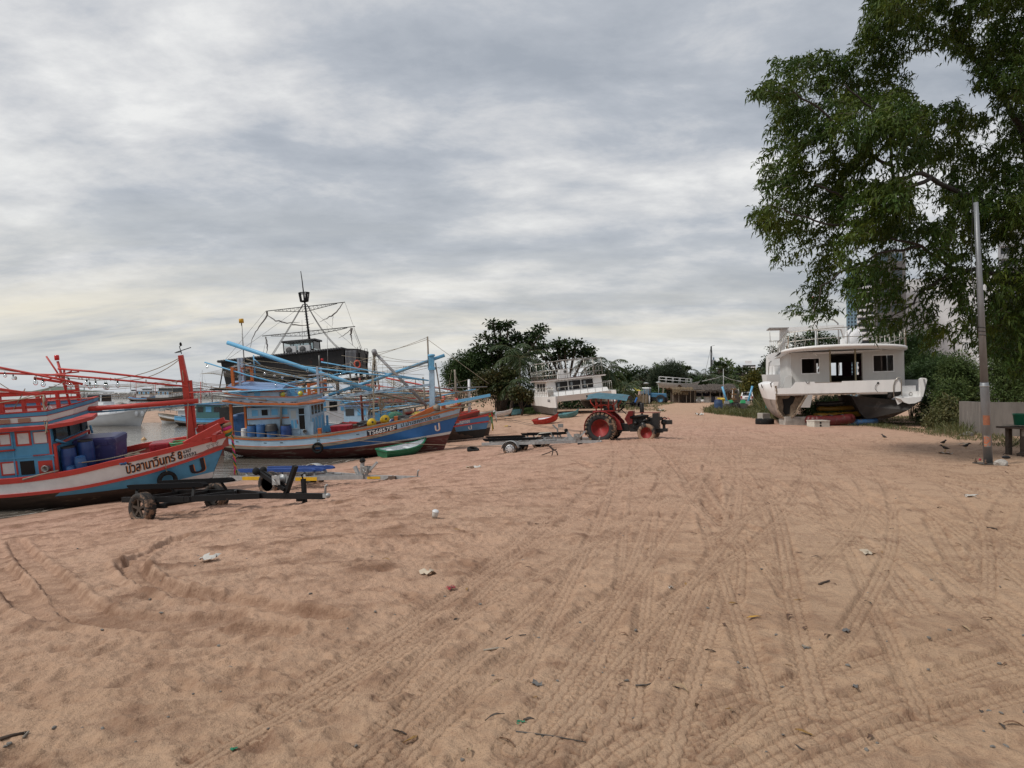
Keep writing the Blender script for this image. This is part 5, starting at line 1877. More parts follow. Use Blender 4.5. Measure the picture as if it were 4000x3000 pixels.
bulb(B4,(4.75,-.3,1.66),.09,.0)
t=thing('bow_ribbons','yellow and green ribbons hanging from the mid blue bow','ribbon',*aboard(M4,(4.98,0,.4)))
for k in range(2):
 b=MB()
 b.lathe([(.09,-.05),(.12,0),(.09,.05)],10,(0,0,.03+.09*k),(0,-.4,0),close=False)
 b.tube([(.12,-.03*k,0),(.16,-.05,-.4),(.17+.04*k,-.05,-.85+.1*k)],.05,5,.035)
 b.build('sash',(YELP,RIB[2])[k],t)
B5,M5,h5=wooden_boat('weathered white boat with red top strake behind the mid blue boat',(-6.6,47.0,-.42),-2,3,3,10,2.8,1.2,RED,paint('old_white',(.5,.47,.42),(.25,.17,.10),.54,3),BROWN,WOODG,.55,poles=[((2.2,0,.1),(2.25,0,1.9),.12,RED,'mast'),((-2,.2,.5),(-2.1,.2,3.6),.03,WOODG,'mast'),((-3,.3,2.4),(2.2,.1,1.4),.05,RED,'boom'),((-2.5,-.4,1.1),(3.8,-.2,1.5),.06,WOODG,'boom'),((-.5,0,.2),(-.4,0,2.4),.05,WOODG,'mast'),((-3.4,.5,2.9),(1.5,.5,2.1),.04,RED,'pole')],ropes=30,seed=5)
hung_tyre('black tyre hung on the weathered white boat behind the mid blue bow',M5,(2.1,-1.32,.02),.34,.17,.4)
t=thing('bow_ribbons','green and white ribbons on the weathered bow with red strake','ribbon',*aboard(M5,(5.45,0,.55)))
for k in range(2):
 b=MB()
 b.lathe([(.10,-.05),(.13,0),(.10,.05)],10,(0,0,.0+.09*k),(0,-.4,0),close=False)
 b.tube([(.1,-.03*k,0),(.14,-.05,-.3),(.15,-.05,-.6)],.04,5,.03)
 b.build('sash',(RIB[2],WHT)[k],t)
POLER=mat('pole_red',(.22,.055,.04),.7,var=.4)
specs=[('dull red boat with red railing seen over the pale blue boat far bulwark',(-6.6,43.5,-.25),3,3,2,8.5,2.6,1.1,paint('dull_red',(.22,.06,.05),(.2,.15,.12),.6),BROWN,BROWN,RED,None),('grey blue boat with white rails deep among the tangle of poles',(-8.8,48.0,-.35),-4,2,-2,9.5,2.8,1.2,paint('grey_blue',(.22,.30,.36)),BLUE3,BOTB,WHT,(-2.2,-.6,1.2,PALE,ROOFB)),('old brown boat with pale deckhouse farthest back in the tangle',(-12,53.0,-.4),6,2,3,10,2.9,1.2,BROWN,BROWN,BOTB,RED,(-3,.2,1.8,WHT,ROOFB)),('white and green boat lying in the tangle nearest the trees',(-9.4,57.0,-.3),-10,3,2,9,2.6,1.1,WHT,paint('boat_green',(.06,.25,.15)),BROWN,RED,(-2.5,-.4,1.6,PALE,ROOFB)),('red boat with long raised poles behind the weathered white boat',(-7.4,52.0,-.3),-4,2,2,9,2.6,1.1,WHT,BLUE3,BROWN,RED,(-2.7,-.6,1.5,SKYB,RED))]
g=random.Random(21)
for k,(lab,loc,yaw,pt,rl,L_,B_,D_,m1,m2_,m3,m4,cab)in enumerate(specs):
 pl=[]
 for i in range(9):
  x=g.uniform(-3.4,2.6)
  if i<2:
   z=g.uniform(2.4,3.3)
   pl.append(((x,g.uniform(-.3,.3),.2),(x+g.uniform(-.15,.15),g.uniform(-.3,.3),z),g.uniform(.05,.09),(POLER,WOODG,STEEL)[(i+k)%3],'mast'))
  elif i<3:
   pl.append(((x,0,1),(x+.1,0,g.uniform(3.5,4.8)),.015,STEEL,'aerial'))
  else:
   z=g.uniform(.9,1.9)
   pl.append(((x-2.2,g.uniform(-.9,.9),z+g.uniform(-.2,.6)),(x+2.8,g.uniform(-.9,.9),z+g.uniform(-.3,.5)),g.uniform(.03,.06),(POLEB,WOODG,POLER,STEEL)[(i+k)%4],'boom'))
 o_,m_,h_=wooden_boat(lab,loc,yaw,pt,rl,L_,B_,D_,m1,m2_,m3,m4,.55,cab,pl,seed=30+k,ropes=30)
 cols=((.45,.34,.06),(.10,.33,.22),(.45,.5,.55),(.3,.3,.28),(.12,.2,.4))
 w=MB()
 w.sph((1.0,0,.5),.36,10,6,(1.5,1.1,.9))
 t=w.build('covered_heap',mat('cover%d'%k,cols[k],.8,var=.4,vscale=8))
 t.matrix_world=m_
 tag(t,['mustard yellow','green','pale blue grey','dull grey','dark blue'][k]+' covered heap of gear on a boat in the tangle','gear heap')
 # ---- boats on the water at the left
q=sea(445,1664)
WB=thing('motor_boat','white cabin boat with dark windows anchored in the shallows','motor boat')
MW=place(WB,(q.x-1.2,q.y+1.0,SEA_Z),-6,0,0)
hw=Hull([[(-6,1.5,1.05),(-3,1.7,1.0),(0,1.7,1.05),(2.2,1.35,1.3),(3.6,.6,1.6),(4.2,.05,1.72)],[(-6,1.5,.5),(-3,1.7,.45),(0,1.65,.5),(2.1,1.2,.7),(3.3,.45,.95),(3.85,.04,1.1)],[(-6,1.4,.02),(-3,1.55,.0),(0,1.4,.0),(2,.8,.0),(3.1,.2,.0),(3.45,.03,.0)],[(-6,.1,-.5),(0,.1,-.5),(3,.03,-.4)]],24)
b=MB()
hw.band(b,hw.rows,lambda x,j:1 if j==2 else 0)
hw.transom(b,hw.rows)
hw.deck(b,hw.row(0,-.1,-.05))
WGEL=mat('white_gelcoat',(.74,.75,.76),.3,var=.1,vscale=2,spots=[((.5,.48,.44),2.5,.68,.15)])
b.build('hull',[WGEL,BOTB],WB)
b=MB()
hw.rail(b,0,-.06,.04,.05,.06)
b.build('rub_rail',WGEL,WB)
b=MB()
b.loft([[(-4.5,-1.2,.9),(1.2,-1.2,.95),(1.6,0,1.0),(1.2,1.2,.95),(-4.5,1.2,.9)],[(-4.5,-1.1,2.05),(.7,-1.1,2.05),(1.0,0,2.05),(.7,1.1,2.05),(-4.5,1.1,2.05)]],smooth=False)
b.bx(-1.6,-.1,-.8,.8,2.05,3.1)
b.bx(-1.0,.15,-.82,.82,2.05,2.3)
b.build('cabin',WGEL,WB)
b=MB()
b.bx(-4.2,-2.8,-1.17,-1.14,1.35,1.85)
b.bx(-2.5,-1.2,-1.17,-1.14,1.35,1.85)
b.bx(-.9,.3,-1.17,-1.14,1.35,1.85)
b.bx(-1.5,-.2,-.82,-.8,2.35,2.95)
b.bx(-.11,-.08,-.7,.7,2.35,2.95)
b.build('cabin_window',GLASSD,WB)
b=MB()
b.bx(-3.2,.0,-1.0,1.0,3.2,3.28)
b.bx(-5.2,-3.1,-1.2,1.2,3.7,3.8)
for x,y in((-3.1,-.9),(-3.1,.9),(-5.1,-1.1),(-5.1,1.1)):
 b.tube([(x,y,1.0),(x,y,3.72)],.04,6)
b.build('canopy',STEEL,WB)
b=MB()
for x in(-4.3,-3.4,-2.6,1.6,2.4,3.2):
 z0=2.05 if x<0 else 1.25
 b.tube([(x,-1.05 if x<0 else-1.0+(x-1.6)*.3,z0),(x,-1.05 if x<0 else-1.0+(x-1.6)*.3,z0+.7)],.02,5)
b.tube([(-4.4,-1.05,2.7),(-1.7,-1.05,2.7)],.02,5)
b.build('handrail',STEEL,WB)
for k,x in enumerate((3.4,3.8)):
 t=MB()
 t.lathe([(.03,.3),(.13,.24),(.15,0),(.13,-.24),(.03,-.3)],12)
 o=t.build('boat_fender',WGEL)
 o.location,o.rotation_euler=aboard(MW,(x,-.62+.28*k,1.15))
 tag(o,['white fender hanging at the bow of the white cabin boat, farther from the tip','white fender hanging at the very tip of the white cabin boat'][k],'fender','fenders of the white cabin boat')
q=sea(720,1655)
o4,m_,h_=wooden_boat('small speedboat with cream deck and brown stripe near the sand spit',(q.x,q.y+1,SEA_Z+.6),176,0,0,6.0,2.1,.9,WGEL,mat('tan_stripe',(.33,.18,.08),.5),WGEL,WOODG,.35,(-.6,.8,.75,WGEL,WGEL),[((1.6,-.5,.4),(1.6,-.5,1.1),.02,STEEL,'rail_post'),((2.2,-.4,.5),(2.2,-.4,1.2),.02,STEEL,'rail_post'),((1.2,-.5,1.05),(2.5,-.3,1.2),.02,STEEL,'handrail'),((2.4,.3,.5),(2.5,.3,1.2),.02,STEEL,'rail_post')],name='speedboat',cat='speedboat',ropes=0,group=None)
q=sea(835,1662)
wooden_boat('small sky blue fishing boat with green cabin close behind the red bow',(q.x,q.y,SEA_Z+.65),4,0,0,7.5,2.2,1.0,PANEL,WHT,BROWN,PANEL,.5,(-1.4,.9,1.35,paint('cab_teal',(.08,.2,.2)),ROOFB),[((-1.2,0,.6),(-1.25,0,3.6),.05,RED,'mast'),((-2.8,.3,2.2),(2.8,.3,1.8),.04,WOODG,'boom'),((-.2,.2,1.4),(-.3,.2,3.2),.03,POLER,'mast'),((1.6,0,.3),(1.7,0,2.6),.05,STEEL,'mast'),((-3,-.3,1.4),(2.6,-.2,1.5),.035,STEEL,'boom')],ropes=26,seed=44)
for k,(px,py,L_,lab)in enumerate(((565,1563,11,'small far blue and white fishing boat before the breakwater'),(640,1566,16,'far red hulled fishing boat with white wheelhouse before the breakwater'))):
 q=sea(px,py)
 q=q*(250/q.y)
 wooden_boat(lab,(q.x*1.0,250,SEA_Z+1.1),0,0,0,L_,3.4,1.6,(PANEL,BROWN)[k],(WHT,POLER)[k],BROWN,(RED,WOODG)[k],1.0,(-2.4,2.2,2.4,WHT,(ROOFB,WHT)[k]),[((-3,0,1),(-3,0,5.5),.1,RED,'mast'),((-4.5,0,3.6),(4.5,0,3.2),.08,WOODG,'boom'),((3,0,1),(3,0,4.4),.1,WOODG,'mast')],ropes=6,seed=50+k,group='far boats by the breakwater')
YW=mat('yacht_white',(.72,.74,.76),.3)
for k,(px,Lm,hm_,lab)in enumerate(((600,22,4.4,'long white motor yacht moored behind the breakwater, farthest left'),(700,30,6.2,'large white motor yacht with raked cabin behind the breakwater'),(800,24,4.8,'white motor yacht behind the breakwater next to the black boat stern'),(540,12,4.0,'small pale boat behind the breakwater left of the yachts'))):
 q=P(px,1530,362)
 t=thing('yacht',lab,'yacht',(q.x,362,SEA_Z),(0,0,R((3,-2,2,0)[k])),'yachts behind the breakwater')
 h_=Hull([[(-Lm/2,2.2,2.4),(0,2.6,2.5),(Lm*.3,1.8,2.9),(Lm*.5,.05,3.4)],[(-Lm/2,2.1,0),(0,2.4,0),(Lm*.28,1.4,0),(Lm*.44,.05,0)],[(-Lm/2,.1,-.8),(Lm*.3,.1,-.8),(Lm*.42,.03,-.8)]],16)
 b=MB()
 h_.band(b,h_.rows)
 h_.deck(b,h_.row(0,-.05))
 h_.transom(b,h_.rows)
 b.build('hull',YW,t)
 b=MB()
 for(x0,x1,xr,z0,z1)in((-.36,.22,.12,2.4,hm_-.8),(-.28,.08,.0,hm_-.8,hm_+.6)):
  b.loft([[(x0*Lm,-1.8,z0),(x1*Lm,-1.8,z0),(x1*Lm,1.8,z0),(x0*Lm,1.8,z0)],[(x0*Lm+.5,-1.6,z1),(xr*Lm,-1.5,z1),(xr*Lm,1.5,z1),(x0*Lm+.5,1.6,z1)]],smooth=False)
 b.build('cabin',YW,t)
 b=MB()
 b.bx(-.32*Lm,.13*Lm,-1.9,-1.78,3.0,hm_-1.1)
 b.bx(-.22*Lm,.0*Lm,-1.75,-1.6,hm_-.4,hm_+.2)
 b.build('window',GLASSD,t)
 b=MB()
 b.tube([(-.15*Lm,0,hm_+.5),(-.2*Lm,0,hm_+3)],.12,5)
 b.build('mast',YW,t)
for k,(px,py,d,lab)in enumerate(((790,1445,380,'bare sailing mast standing behind the breakwater left of the black boat'),(510,1465,400,'bare sailing mast rising above the white cabin boat'))):
 a,c=P(px,py,d),P(px,1536,d)
 b=MB()
 b.tube([c,a],.16,6,.09)
 b.beam(c+Vector((-.1,0,2)),c+Vector((4,0,2.1)),.3,.3)
 for s in(-3.5,3.5):
  b.tube([c+Vector((s,0,0)),a],.035,4)
 o=b.build('sailing_mast',mat('mast_grey',(.4,.41,.42),.4))
 tag(o,lab,'mast')
for k,(px,py,r_,c_)in enumerate(((562,1712,.18,(.5,.3,.14)),(615,1572,.5,(.6,.05,.02)),(792,1584,.3,(.6,.05,.02)))):
 q=sea(px,py+6)
 b=MB()
 b.lathe([(.02,-.6),(.7,-.45),(1,0),(.75,.6),(.25,.85),(.22,1.15),(.02,1.2)],12)
 o=b.build('buoy',mat('buoy%d'%k,c_,.5))
 o.scale=(r_,r_,r_)
 o.location=q
 tag(o,['tan net float on the near water beyond the red boat','far red buoy before the breakwater','red float by the rock groyne'][k],'buoy')
 # ------ wheels and boat trailers
MUDT=mat('muddy_tyre',(.030,.027,.025),.85,var=.4,vscale=8,spots=[((.25,.155,.10),3.2,.50,.07),((.20,.12,.08),11,.60,.08)],bump=.5,bscale=22)
TYRE=mat('dusty_tyre',(.03,.028,.027),.85,var=.4,vscale=9,spots=[((.22,.14,.09),5,.60,.12)],bump=.3,bscale=30)
RIMBR=mat('brown_dusty_alloy',(.085,.065,.05),.6,.3,var=.4,vscale=8,spots=[((.22,.15,.10),6,.6,.15)])
RIMST=mat('dark_steel_rim',(.035,.033,.032),.6,.3,var=.4,vscale=9,spots=[((.22,.14,.09),6,.58,.15)])
SILV=mat('silver_cover',(.62,.63,.64),.35,.4,var=.15)
TRED=mat('tractor_red',(.30,.018,.016),.55,var=.4,vscale=5,spots=[((.11,.04,.03),4,.55,.15),((.22,.13,.09),6,.60,.12)])
TRBL=mat('tractor_blue',(.05,.17,.30),.5,var=.35,vscale=5,spots=[((.10,.12,.13),4,.62,.15)])
def wheel(parent,c,Rr,w,style,lug=False,tyre_m=None,nameg='wheel'):
 """Tyre with its rim one level deeper; the axle lies along local y, the outer face looks to -y."""
 o=bpy.data.objects.new(nameg,None)
 COL.objects.link(o)
 o.parent=parent
 o.location=c
 b=MB()
 tyre_ring(b,(0,0,0),Rr,w,(R(90),0,0),36)
 if lug:
  n=20
  for i in range(n):
   for s in(-1,1):
    a=2*math.pi*(i+.5*(s>0))/n
    p0=Vector((Rr*.90*math.cos(a),s*w*.50,Rr*.90*math.sin(a)))
    a2=a+.16
    p1=Vector((Rr*1.02*math.cos(a),s*w*.44,Rr*1.02*math.sin(a)))
    p2=Vector((Rr*1.03*math.cos(a2),s*w*.06,Rr*1.03*math.sin(a2)))
    rad=Vector((math.cos(a),0,math.sin(a)))
    b.beam(p0,p1,Rr*.13,Rr*.09,(-math.sin(a),0,math.cos(a)))
    b.beam(p1,p2,Rr*.12,Rr*.10,rad)
 else:
  n=44
  for i in range(n):
   a=2*math.pi*i/n
   for y in(-.3,-.02,.26):
    p=Vector((Rr*1.0*math.cos(a),y*w,Rr*1.0*math.sin(a)))
    q=Vector((Rr*1.0*math.cos(a+.07),(y+.17)*w,Rr*1.0*math.sin(a+.07)))
    b.beam(p,q,Rr*.07,Rr*.035,(math.cos(a),0,math.sin(a)))
 b.build('tyre',tyre_m or MUDT,o)
 b=MB()
 ri=Rr*.635
 rot=(R(90),0,0)
 if style=='alloy5':
  b.lathe([(ri,-w*.36),(ri,w*.44),(ri*.93,w*.44),(ri*.88,w*.30),(ri*.88,-w*.36)],30,rot=rot,close=False)
  for i in range(5):
   a=2*math.pi*i/5+.3
   b.beam((0,-w*.30,0),(ri*.92*math.cos(a),-w*.34,ri*.92*math.sin(a)),ri*.30,.03,(0,1,0),ri*.20,.03)
  b.lathe([(ri*.28,w*.27),(ri*.26,w*.36),(.01,w*.37)],14,rot=rot)
  m_=RIMBR
 elif style=='cover':
  b.lathe([(ri*1.02,w*.40),(ri*.95,w*.46),(ri*.3,w*.50),(.01,w*.52)],30,rot=rot)
  m_=SILV
 elif style=='disc':
  b.lathe([(ri,w*.42),(ri*.94,w*.44),(ri*.90,w*.20),(ri*.72,w*.12),(ri*.50,w*.22),(ri*.30,w*.26),(.01,w*.28)],30,rot=rot)
  b.lathe([(ri*.9,-w*.4),(.01,-w*.38)],20,rot=rot)
  m_=None
 else:
  b.lathe([(ri,w*.42),(ri*.92,w*.42),(ri*.86,w*.15),(ri*.70,w*.18),(ri*.45,w*.28),(ri*.40,w*.22),(.01,w*.24)],30,rot=rot)
  b.lathe([(ri*.95,-w*.4),(.01,-w*.35)],20,rot=rot)
  m_=RIMST
 return o,b,m_,ri
def finish_rim(o,b,m_,ri,w,style):
 b.build('rim',m_,o)
 if style=='cover':
  s=MB()
  for i in range(9):
   a=2*math.pi*i/9
   for d in(-.13,.13):
    s.beam((ri*.55*math.cos(a+d*.6),-w*.505,ri*.55*math.sin(a+d*.6)),(ri*.86*math.cos(a+d),-w*.485,ri*.86*math.sin(a+d)),ri*.09,.004,(0,1,0))
  s.build('cover_slot',DARK,o)
 elif style=='steel':
  s=MB()
  for i in range(12):
   a=2*math.pi*i/12
   s.lathe([(ri*.075,0),(.004,.003)],8,(ri*.78*math.cos(a),-w*.172,ri*.78*math.sin(a)),(R(90),0,0))
  s.build('rim_hole',mat('rim_hole_pale',(.55,.45,.38),.8)if ri>0 else DARK,o)
 elif style=='disc':
  if ri>.33:
   s=MB()
   for i in range(8):
    a=2*math.pi*i/8+.2
    p_=Vector((ri*.80*math.cos(a),-w*.17,ri*.80*math.sin(a)))
    t_=Vector((-math.sin(a),0,math.cos(a)))*ri*.13
    s.beam(p_-t_,p_+t_,ri*.13,.05,(0,1,0))
   s.build('rim_slot',DARK,o)
  s=MB()
  s.lathe([(ri*.27,w*.285),(ri*.22,w*.40),(.01,w*.42)],12,rot=(R(90),0,0))
  for i in range(8):
   a=2*math.pi*i/8
   s.lathe([(ri*.05,w*.26),(ri*.05,w*.33),(.005,w*.335)],6,(ri*.42*math.cos(a),0,ri*.42*math.sin(a)),(R(90),0,0))
  s.build('hub',RIMST,o)
def add_wheel(parent,c,Rr,w,style,lug=False,tyre_m=None,rim_m=None,flip=False,nameg='wheel'):
 o,b,m_,ri=wheel(parent,c,Rr,w,style,lug,tyre_m,nameg)
 finish_rim(o,b,rim_m or m_,ri,w,style)
 if flip:
  o.rotation_euler=(0,0,math.pi)
 return o
def trailer(label,loc,yaw,pitch,frame_m,bunk_m,style,tread=.9,Rr=.31,bunks=((-.45,-1.0,1.32,.70),(.45,-1.2,1.05,.70)),length=4.0,rails=(.62,-1.0),jackx=3.33,jack_down=True,fender=None,winch='post',zf=.46,stripe=None,tyre_m=None,band=None):
 t=thing('boat_trailer',label,'boat trailer',group='boat trailers on the sand')
 place(t,loc,yaw,pitch,0)
 hw,xs=rails
 b=MB()
 for s in(-1,1):
  pts=[(xs,s*hw,zf),(.9,s*hw,zf-.03),(1.5,s*hw*.62,zf-.04),(2.35,s*.07,zf-.06)]
  for p,q in zip(pts,pts[1:]):
   b.beam(p,q,.055,.11)
 b.beam((2.2,0,zf-.06),(length-.1,0,zf-.11),.08,.11)
 for x in(xs+.15,0.1,1.0):
  b.beam((x,-hw,zf-.02),(x,hw,zf-.02),.06,.08)
 b.beam((1.0,-hw*.9,zf),(1.6,0,zf+.02),.05,.05)
 b.beam((1.0,hw*.9,zf),(1.6,0,zf+.02),.05,.05)
 b.build('frame',frame_m,t)
 b=MB()
 b.tube([(0,-tread,Rr),(0,tread,Rr)],.045,8)
 for s in(-1,1):
  b.bx(-.35,.35,s*hw-.03,s*hw+.03,Rr-.04,Rr+.04)
  b.bx(-.08,.08,s*hw-.05,s*hw+.05,Rr,zf)
 b.build('axle',BLACKM,t)
 for s in(-1,1):
  add_wheel(t,(0,s*tread,Rr),Rr,.21,style if(s<0 or style!='cover')else 'steel',tyre_m=tyre_m,flip=s>0)
 for(y,x0,x1,z)in bunks:
  b=MB()
  k=.065
  b.loft([[(x0+.0,y-k,z+.02),(x0,y+k,z+.02),(x0,y+k,z+.05),(x0,y-k,z+.05)],[(x0+.1,y-k,z-.045),(x0+.1,y+k,z-.045),(x0+.1,y+k,z+.05),(x0+.1,y-k,z+.05)],[(x1-.1,y-k,z-.05),(x1-.1,y+k,z-.05),(x1-.1,y+k,z+.045),(x1-.1,y-k,z+.045)],[(x1,y-k,z-.04),(x1,y+k,z-.04),(x1,y+k,z-.0),(x1,y-k,z-.0)]],smooth=False)
  b.build('bunk',bunk_m,t)
 b=MB()
 for(y,x0,x1,z)in bunks:
  for x in(x0+.25,x1-.35):
   b.beam((x+.06,y*1.2,zf-.02),(x,y,z-.04),.05,.05)
 b.build('bunk_post',frame_m,t)
 if winch=='post':
  b=MB()
  b.beam((2.93,0,zf-.1),(3.25,0,zf+.48),.09,.07)
  b.build('winch_post',frame_m,t)
  b=MB()
  b.beam((2.98,-.05,zf+.04),(2.33,-.05,zf+.40),.05,.07)
  b.beam((2.98,.05,zf+.04),(2.33,.05,zf+.40),.05,.07)
  b.build('winch_arm',frame_m,t)
  b=MB()
  for s in(-1,1):
   b.lathe([(.055,-.05),(.08,0),(.055,.05)],12,(2.31,s*.09,zf+.42),(R(90),0,0))
  b.build('bow_roller',RUBBER,t)
  wx,wz=2.80,zf+.24
 else:
  b=MB()
  b.beam((2.2,0,zf-.1),(2.05,0,zf+.22),.08,.08)
  b.beam((2.25,0,zf-.02),(2.02 if winch=='tilt' else 2.3,0,zf+.34),.07,.09)
  b.build('winch_post',frame_m,t)
  b=MB()
  b.beam((2.32,0,zf-.06),(2.75,0,zf+.32),.05,.06)
  b.build('winch_arm',frame_m,t)
  b=MB()
  b.lathe([(.05,-.07),(.075,0),(.05,.07)],12,(2.0 if winch=='tilt' else 2.3,0,zf+.37),(R(90),0,0))
  b.build('bow_roller',RUBBER,t)
  wx,wz=2.38,zf+.14
 b=MB()
 b.lathe([(.09,-.09),(.09,-.075),(.05,-.075),(.05,.075),(.09,.075),(.09,.09)],14,(wx,0,wz),(R(90),0,0))
 b.bx(wx-.08,wx+.12,-.10,-.09,wz-.10,wz+.08)
 b.bx(wx-.08,wx+.12,.09,.10,wz-.10,wz+.08)
 b.tube([(wx,-.1,wz),(wx+.05,-.2,wz+.02),(wx+.16,-.2,wz-.1)],.014,5)
 b.build('winch',GALV if winch=='post' else STEEL,t)
 b=MB()
 if jack_down:
  b.beam((jackx,.1,-.02+.1),(jackx,.1,zf+.22),.07,.07)
  b.tube([(jackx,.1,zf+.2),(jackx-.04,.1,zf+.30),(jackx+.06,.1,zf+.33)],.015,5)
  b.bx(jackx-.14,jackx+.02,.02,.06,zf-.2,zf-.02)
 else:
  b.beam((jackx-.35,-.06,zf-.26),(jackx+.1,-.04,zf-.06),.07,.07)
  b.bx(jackx-.02,jackx+.18,-.10,-.04,zf-.22,zf-.04)
 b.build('jack',frame_m if frame_m is BLACKM else mat('rusty_jack',(.12,.08,.06),.7,var=.4),t)
 if jack_down:
  b=MB()
  b.lathe([(.06,-.03),(.09,0),(.06,.03)],12,(jackx+.06,.1,.05),(R(90),0,0))
  b.bx(jackx-.07,jackx+.05,.04,.16,.02,.14)
  b.build('jack_wheel',RUBBER,t)
 b=MB()
 b.beam((length-.35,0,zf-.09),(length,0,zf-.10),.07,.075)
 b.sph((length,0,zf-.10),.05,8,6)
 b.tube([(length-.06,0,zf-.06),(length-.04,0,zf+.08),(length+.0,0,zf+.1)],.022,5)
 b.build('coupler',GALV,t)
 if fender:
  for s in(-1,1):
   b=MB()
   ring=[]
   for i in range(13):
    a=math.pi*(i/12)*.96+.06
    ring.append([(math.cos(a)*Rr*1.22,s*(tread+.12),Rr+math.sin(a)*Rr*1.15),(math.cos(a)*Rr*1.22,s*(tread-.12),Rr+math.sin(a)*Rr*1.15),(math.cos(a)*Rr*1.16,s*(tread-.12),Rr+math.sin(a)*Rr*1.09),(math.cos(a)*Rr*1.16,s*(tread+.12),Rr+math.sin(a)*Rr*1.09)])
   b.loft(ring,smooth=True)
   if fender=='both' or s>0:
    b.build('mudguard',GALV,t)
 if stripe:
  b=MB()
  for(x0,x1)in((-1.25,-.55),(.55,1.25)):
   b.bx(x0,x1,-hw-.034,-hw-.029,zf-.06-.03*(x0>0),zf+.035-.03*(x0>0))
  b.bx(2.45,2.85,-.046,-.041,zf-.115,zf-.05)
  b.build('reflective_stripe',stripe,t)
 return t
def gpitch(o,yaw):
 d=Vector((math.cos(R(yaw)),math.sin(R(yaw))))
 return math.degrees(math.atan2(float(gz(o[0]+2*d.x,o[1]+2*d.y)-gz(o[0]-1*d.x,o[1]-1*d.y)),3.0))
trailer('black boat trailer with muddy five spoke wheels parked nearest on the sand',(-6.93,15.085,-.83),-27,5,BLACKM,mat('black_carpet',(.008,.008,.009),.95,spec=.1),'alloy5',jackx=3.33)
trailer('galvanised boat trailer with yellow stripes and blue bunks behind the black trailer',(-6.06,19.9,-.94),-22,3,GALV,mat('blue_carpet',(.018,.06,.24),.85,var=.3,vscale=9),'steel',tread=.95,zf=.42,bunks=((-.35,-1.55,1.02,.60),(.35,-1.13,1.12,.60),(-.05,-.6,1.1,.58)),rails=(.55,-1.7),jack_down=False,jackx=3.15,fender='far',winch='low',stripe=mat('yellow_stripe',(.62,.36,.01),.5,var=.2,vscale=8))
trailer('grey boat trailer with a silver wheel cover and black bunks',(.17,27.85,-.62),-14,3,GALV,mat('black_carpet',(.008,.008,.009),.95,spec=.1),'cover',tread=.9,Rr=.27,bunks=((-.4,-1.19,.98,.60),(.4,-1.31,.3,.66)),length=3.3,rails=(.6,-1.2),jackx=2.55,fender='both',winch='tilt',zf=.47)
T4=trailer('grey boat trailer with steel wheels hitched behind the red tractor',(1.26,29.85,-.52),-12,2,GALV,mat('black_carpet',(.008,.008,.009),.95,spec=.1),'steel',tread=.9,Rr=.25,bunks=((-.4,-.8,.88,.58),(.4,-.7,1.03,.56)),length=3.1,rails=(.6,-.9),jackx=2.33,fender=None,winch='tilt',zf=.36)
b=MB()
b.loft([[(-.22,-1.02,.30),(.05,-1.04,.62),(.52,-1.0,.66),(.62,-1.0,.30)],[(-.22,-.75,.42),(.05,-.78,.66),(.52,-.75,.68),(.60,-.75,.40)]],closed=False)
b.build('plastic_sheet',mat('dirty_sheet',(.34,.32,.27),.7,var=.4,vscale=6),T4)
b=MB()
b.beam((.62,.3,.3),(.62,.3,.72),.06,.06)
b.beam((.62,.3,.72),(.42,.3,.92),.06,.06)
b.bx(.66,.86,.2,.4,.80,.95)
b.build('winch_stand',STEEL,T4)
# ------ red tractor
T=thing('tractor','small old red tractor with sky blue canopy and bare black engine','tractor',group='tractors')
MT=place(T,(3.70,28.58,-.165),-20,2,0)
for s in(-1,1):
 add_wheel(T,(0,s*.62,.545),.555,.34,'disc',True,mat('tractor_tyre',(.024,.023,.023),.8,var=.4,vscale=6,spots=[((.29,.185,.12),2.6,.55,.06)]),TRED,flip=s>0)
 add_wheel(T,(1.76,s*.55,.325),.345,.22,'disc',False,mat('front_tyre',(.028,.025,.024),.85,spots=[((.30,.19,.125),1.6,.42,.1)]),TRED,flip=s>0)
lugm=mat('lug_mud',(.30,.195,.13),.9,var=.4,vscale=9)
b=MB()
for i in range(22):
 a=2*math.pi*i/22
 for s in(-1,1):
  b.box((.565*math.cos(a+.07*s),-.62+s*.085,.545+.565*math.sin(a+.07*s)),(.07,.17,.11),(0,-a,0))
b.build('mud_cake',lugm,T)
b=MB()
for s in(-1,1):
 ring=[]
 for i in range(11):
  a=R(205-i*17)
  r_=.66
  ring.append([(math.cos(a)*r_,s*.42,.55+math.sin(a)*r_),(math.cos(a)*r_,s*.74,.55+math.sin(a)*r_),(math.cos(a)*(r_-.02),s*.74,.55+math.sin(a)*(r_-.02)),(math.cos(a)*(r_-.02),s*.42,.55+math.sin(a)*(r_-.02))])
 b.loft(ring,smooth=True)
 b.prism([(-.45,.9),(-.3,1.16),(.35,1.16),(.72,.78),(.80,.45),(.55,.45),(.3,.8)],.03,Matrix(((1,0,0,0),(0,0,1,s*.42),(0,1,0,0),(0,0,0,1))))
b.bx(-.32,.50,-.52,.52,1.18,1.23)
b.build('fender',TRED,T)
b=MB()
b.loft([[(.05,-.25,1.23),(.45,-.25,1.23),(.45,.25,1.23),(.05,.25,1.23)],[(.05,-.25,1.32),(.45,-.25,1.32),(.45,.25,1.32),(.05,.25,1.32)]],smooth=False)
b.build('seat',BLACKP,T)
b=MB()
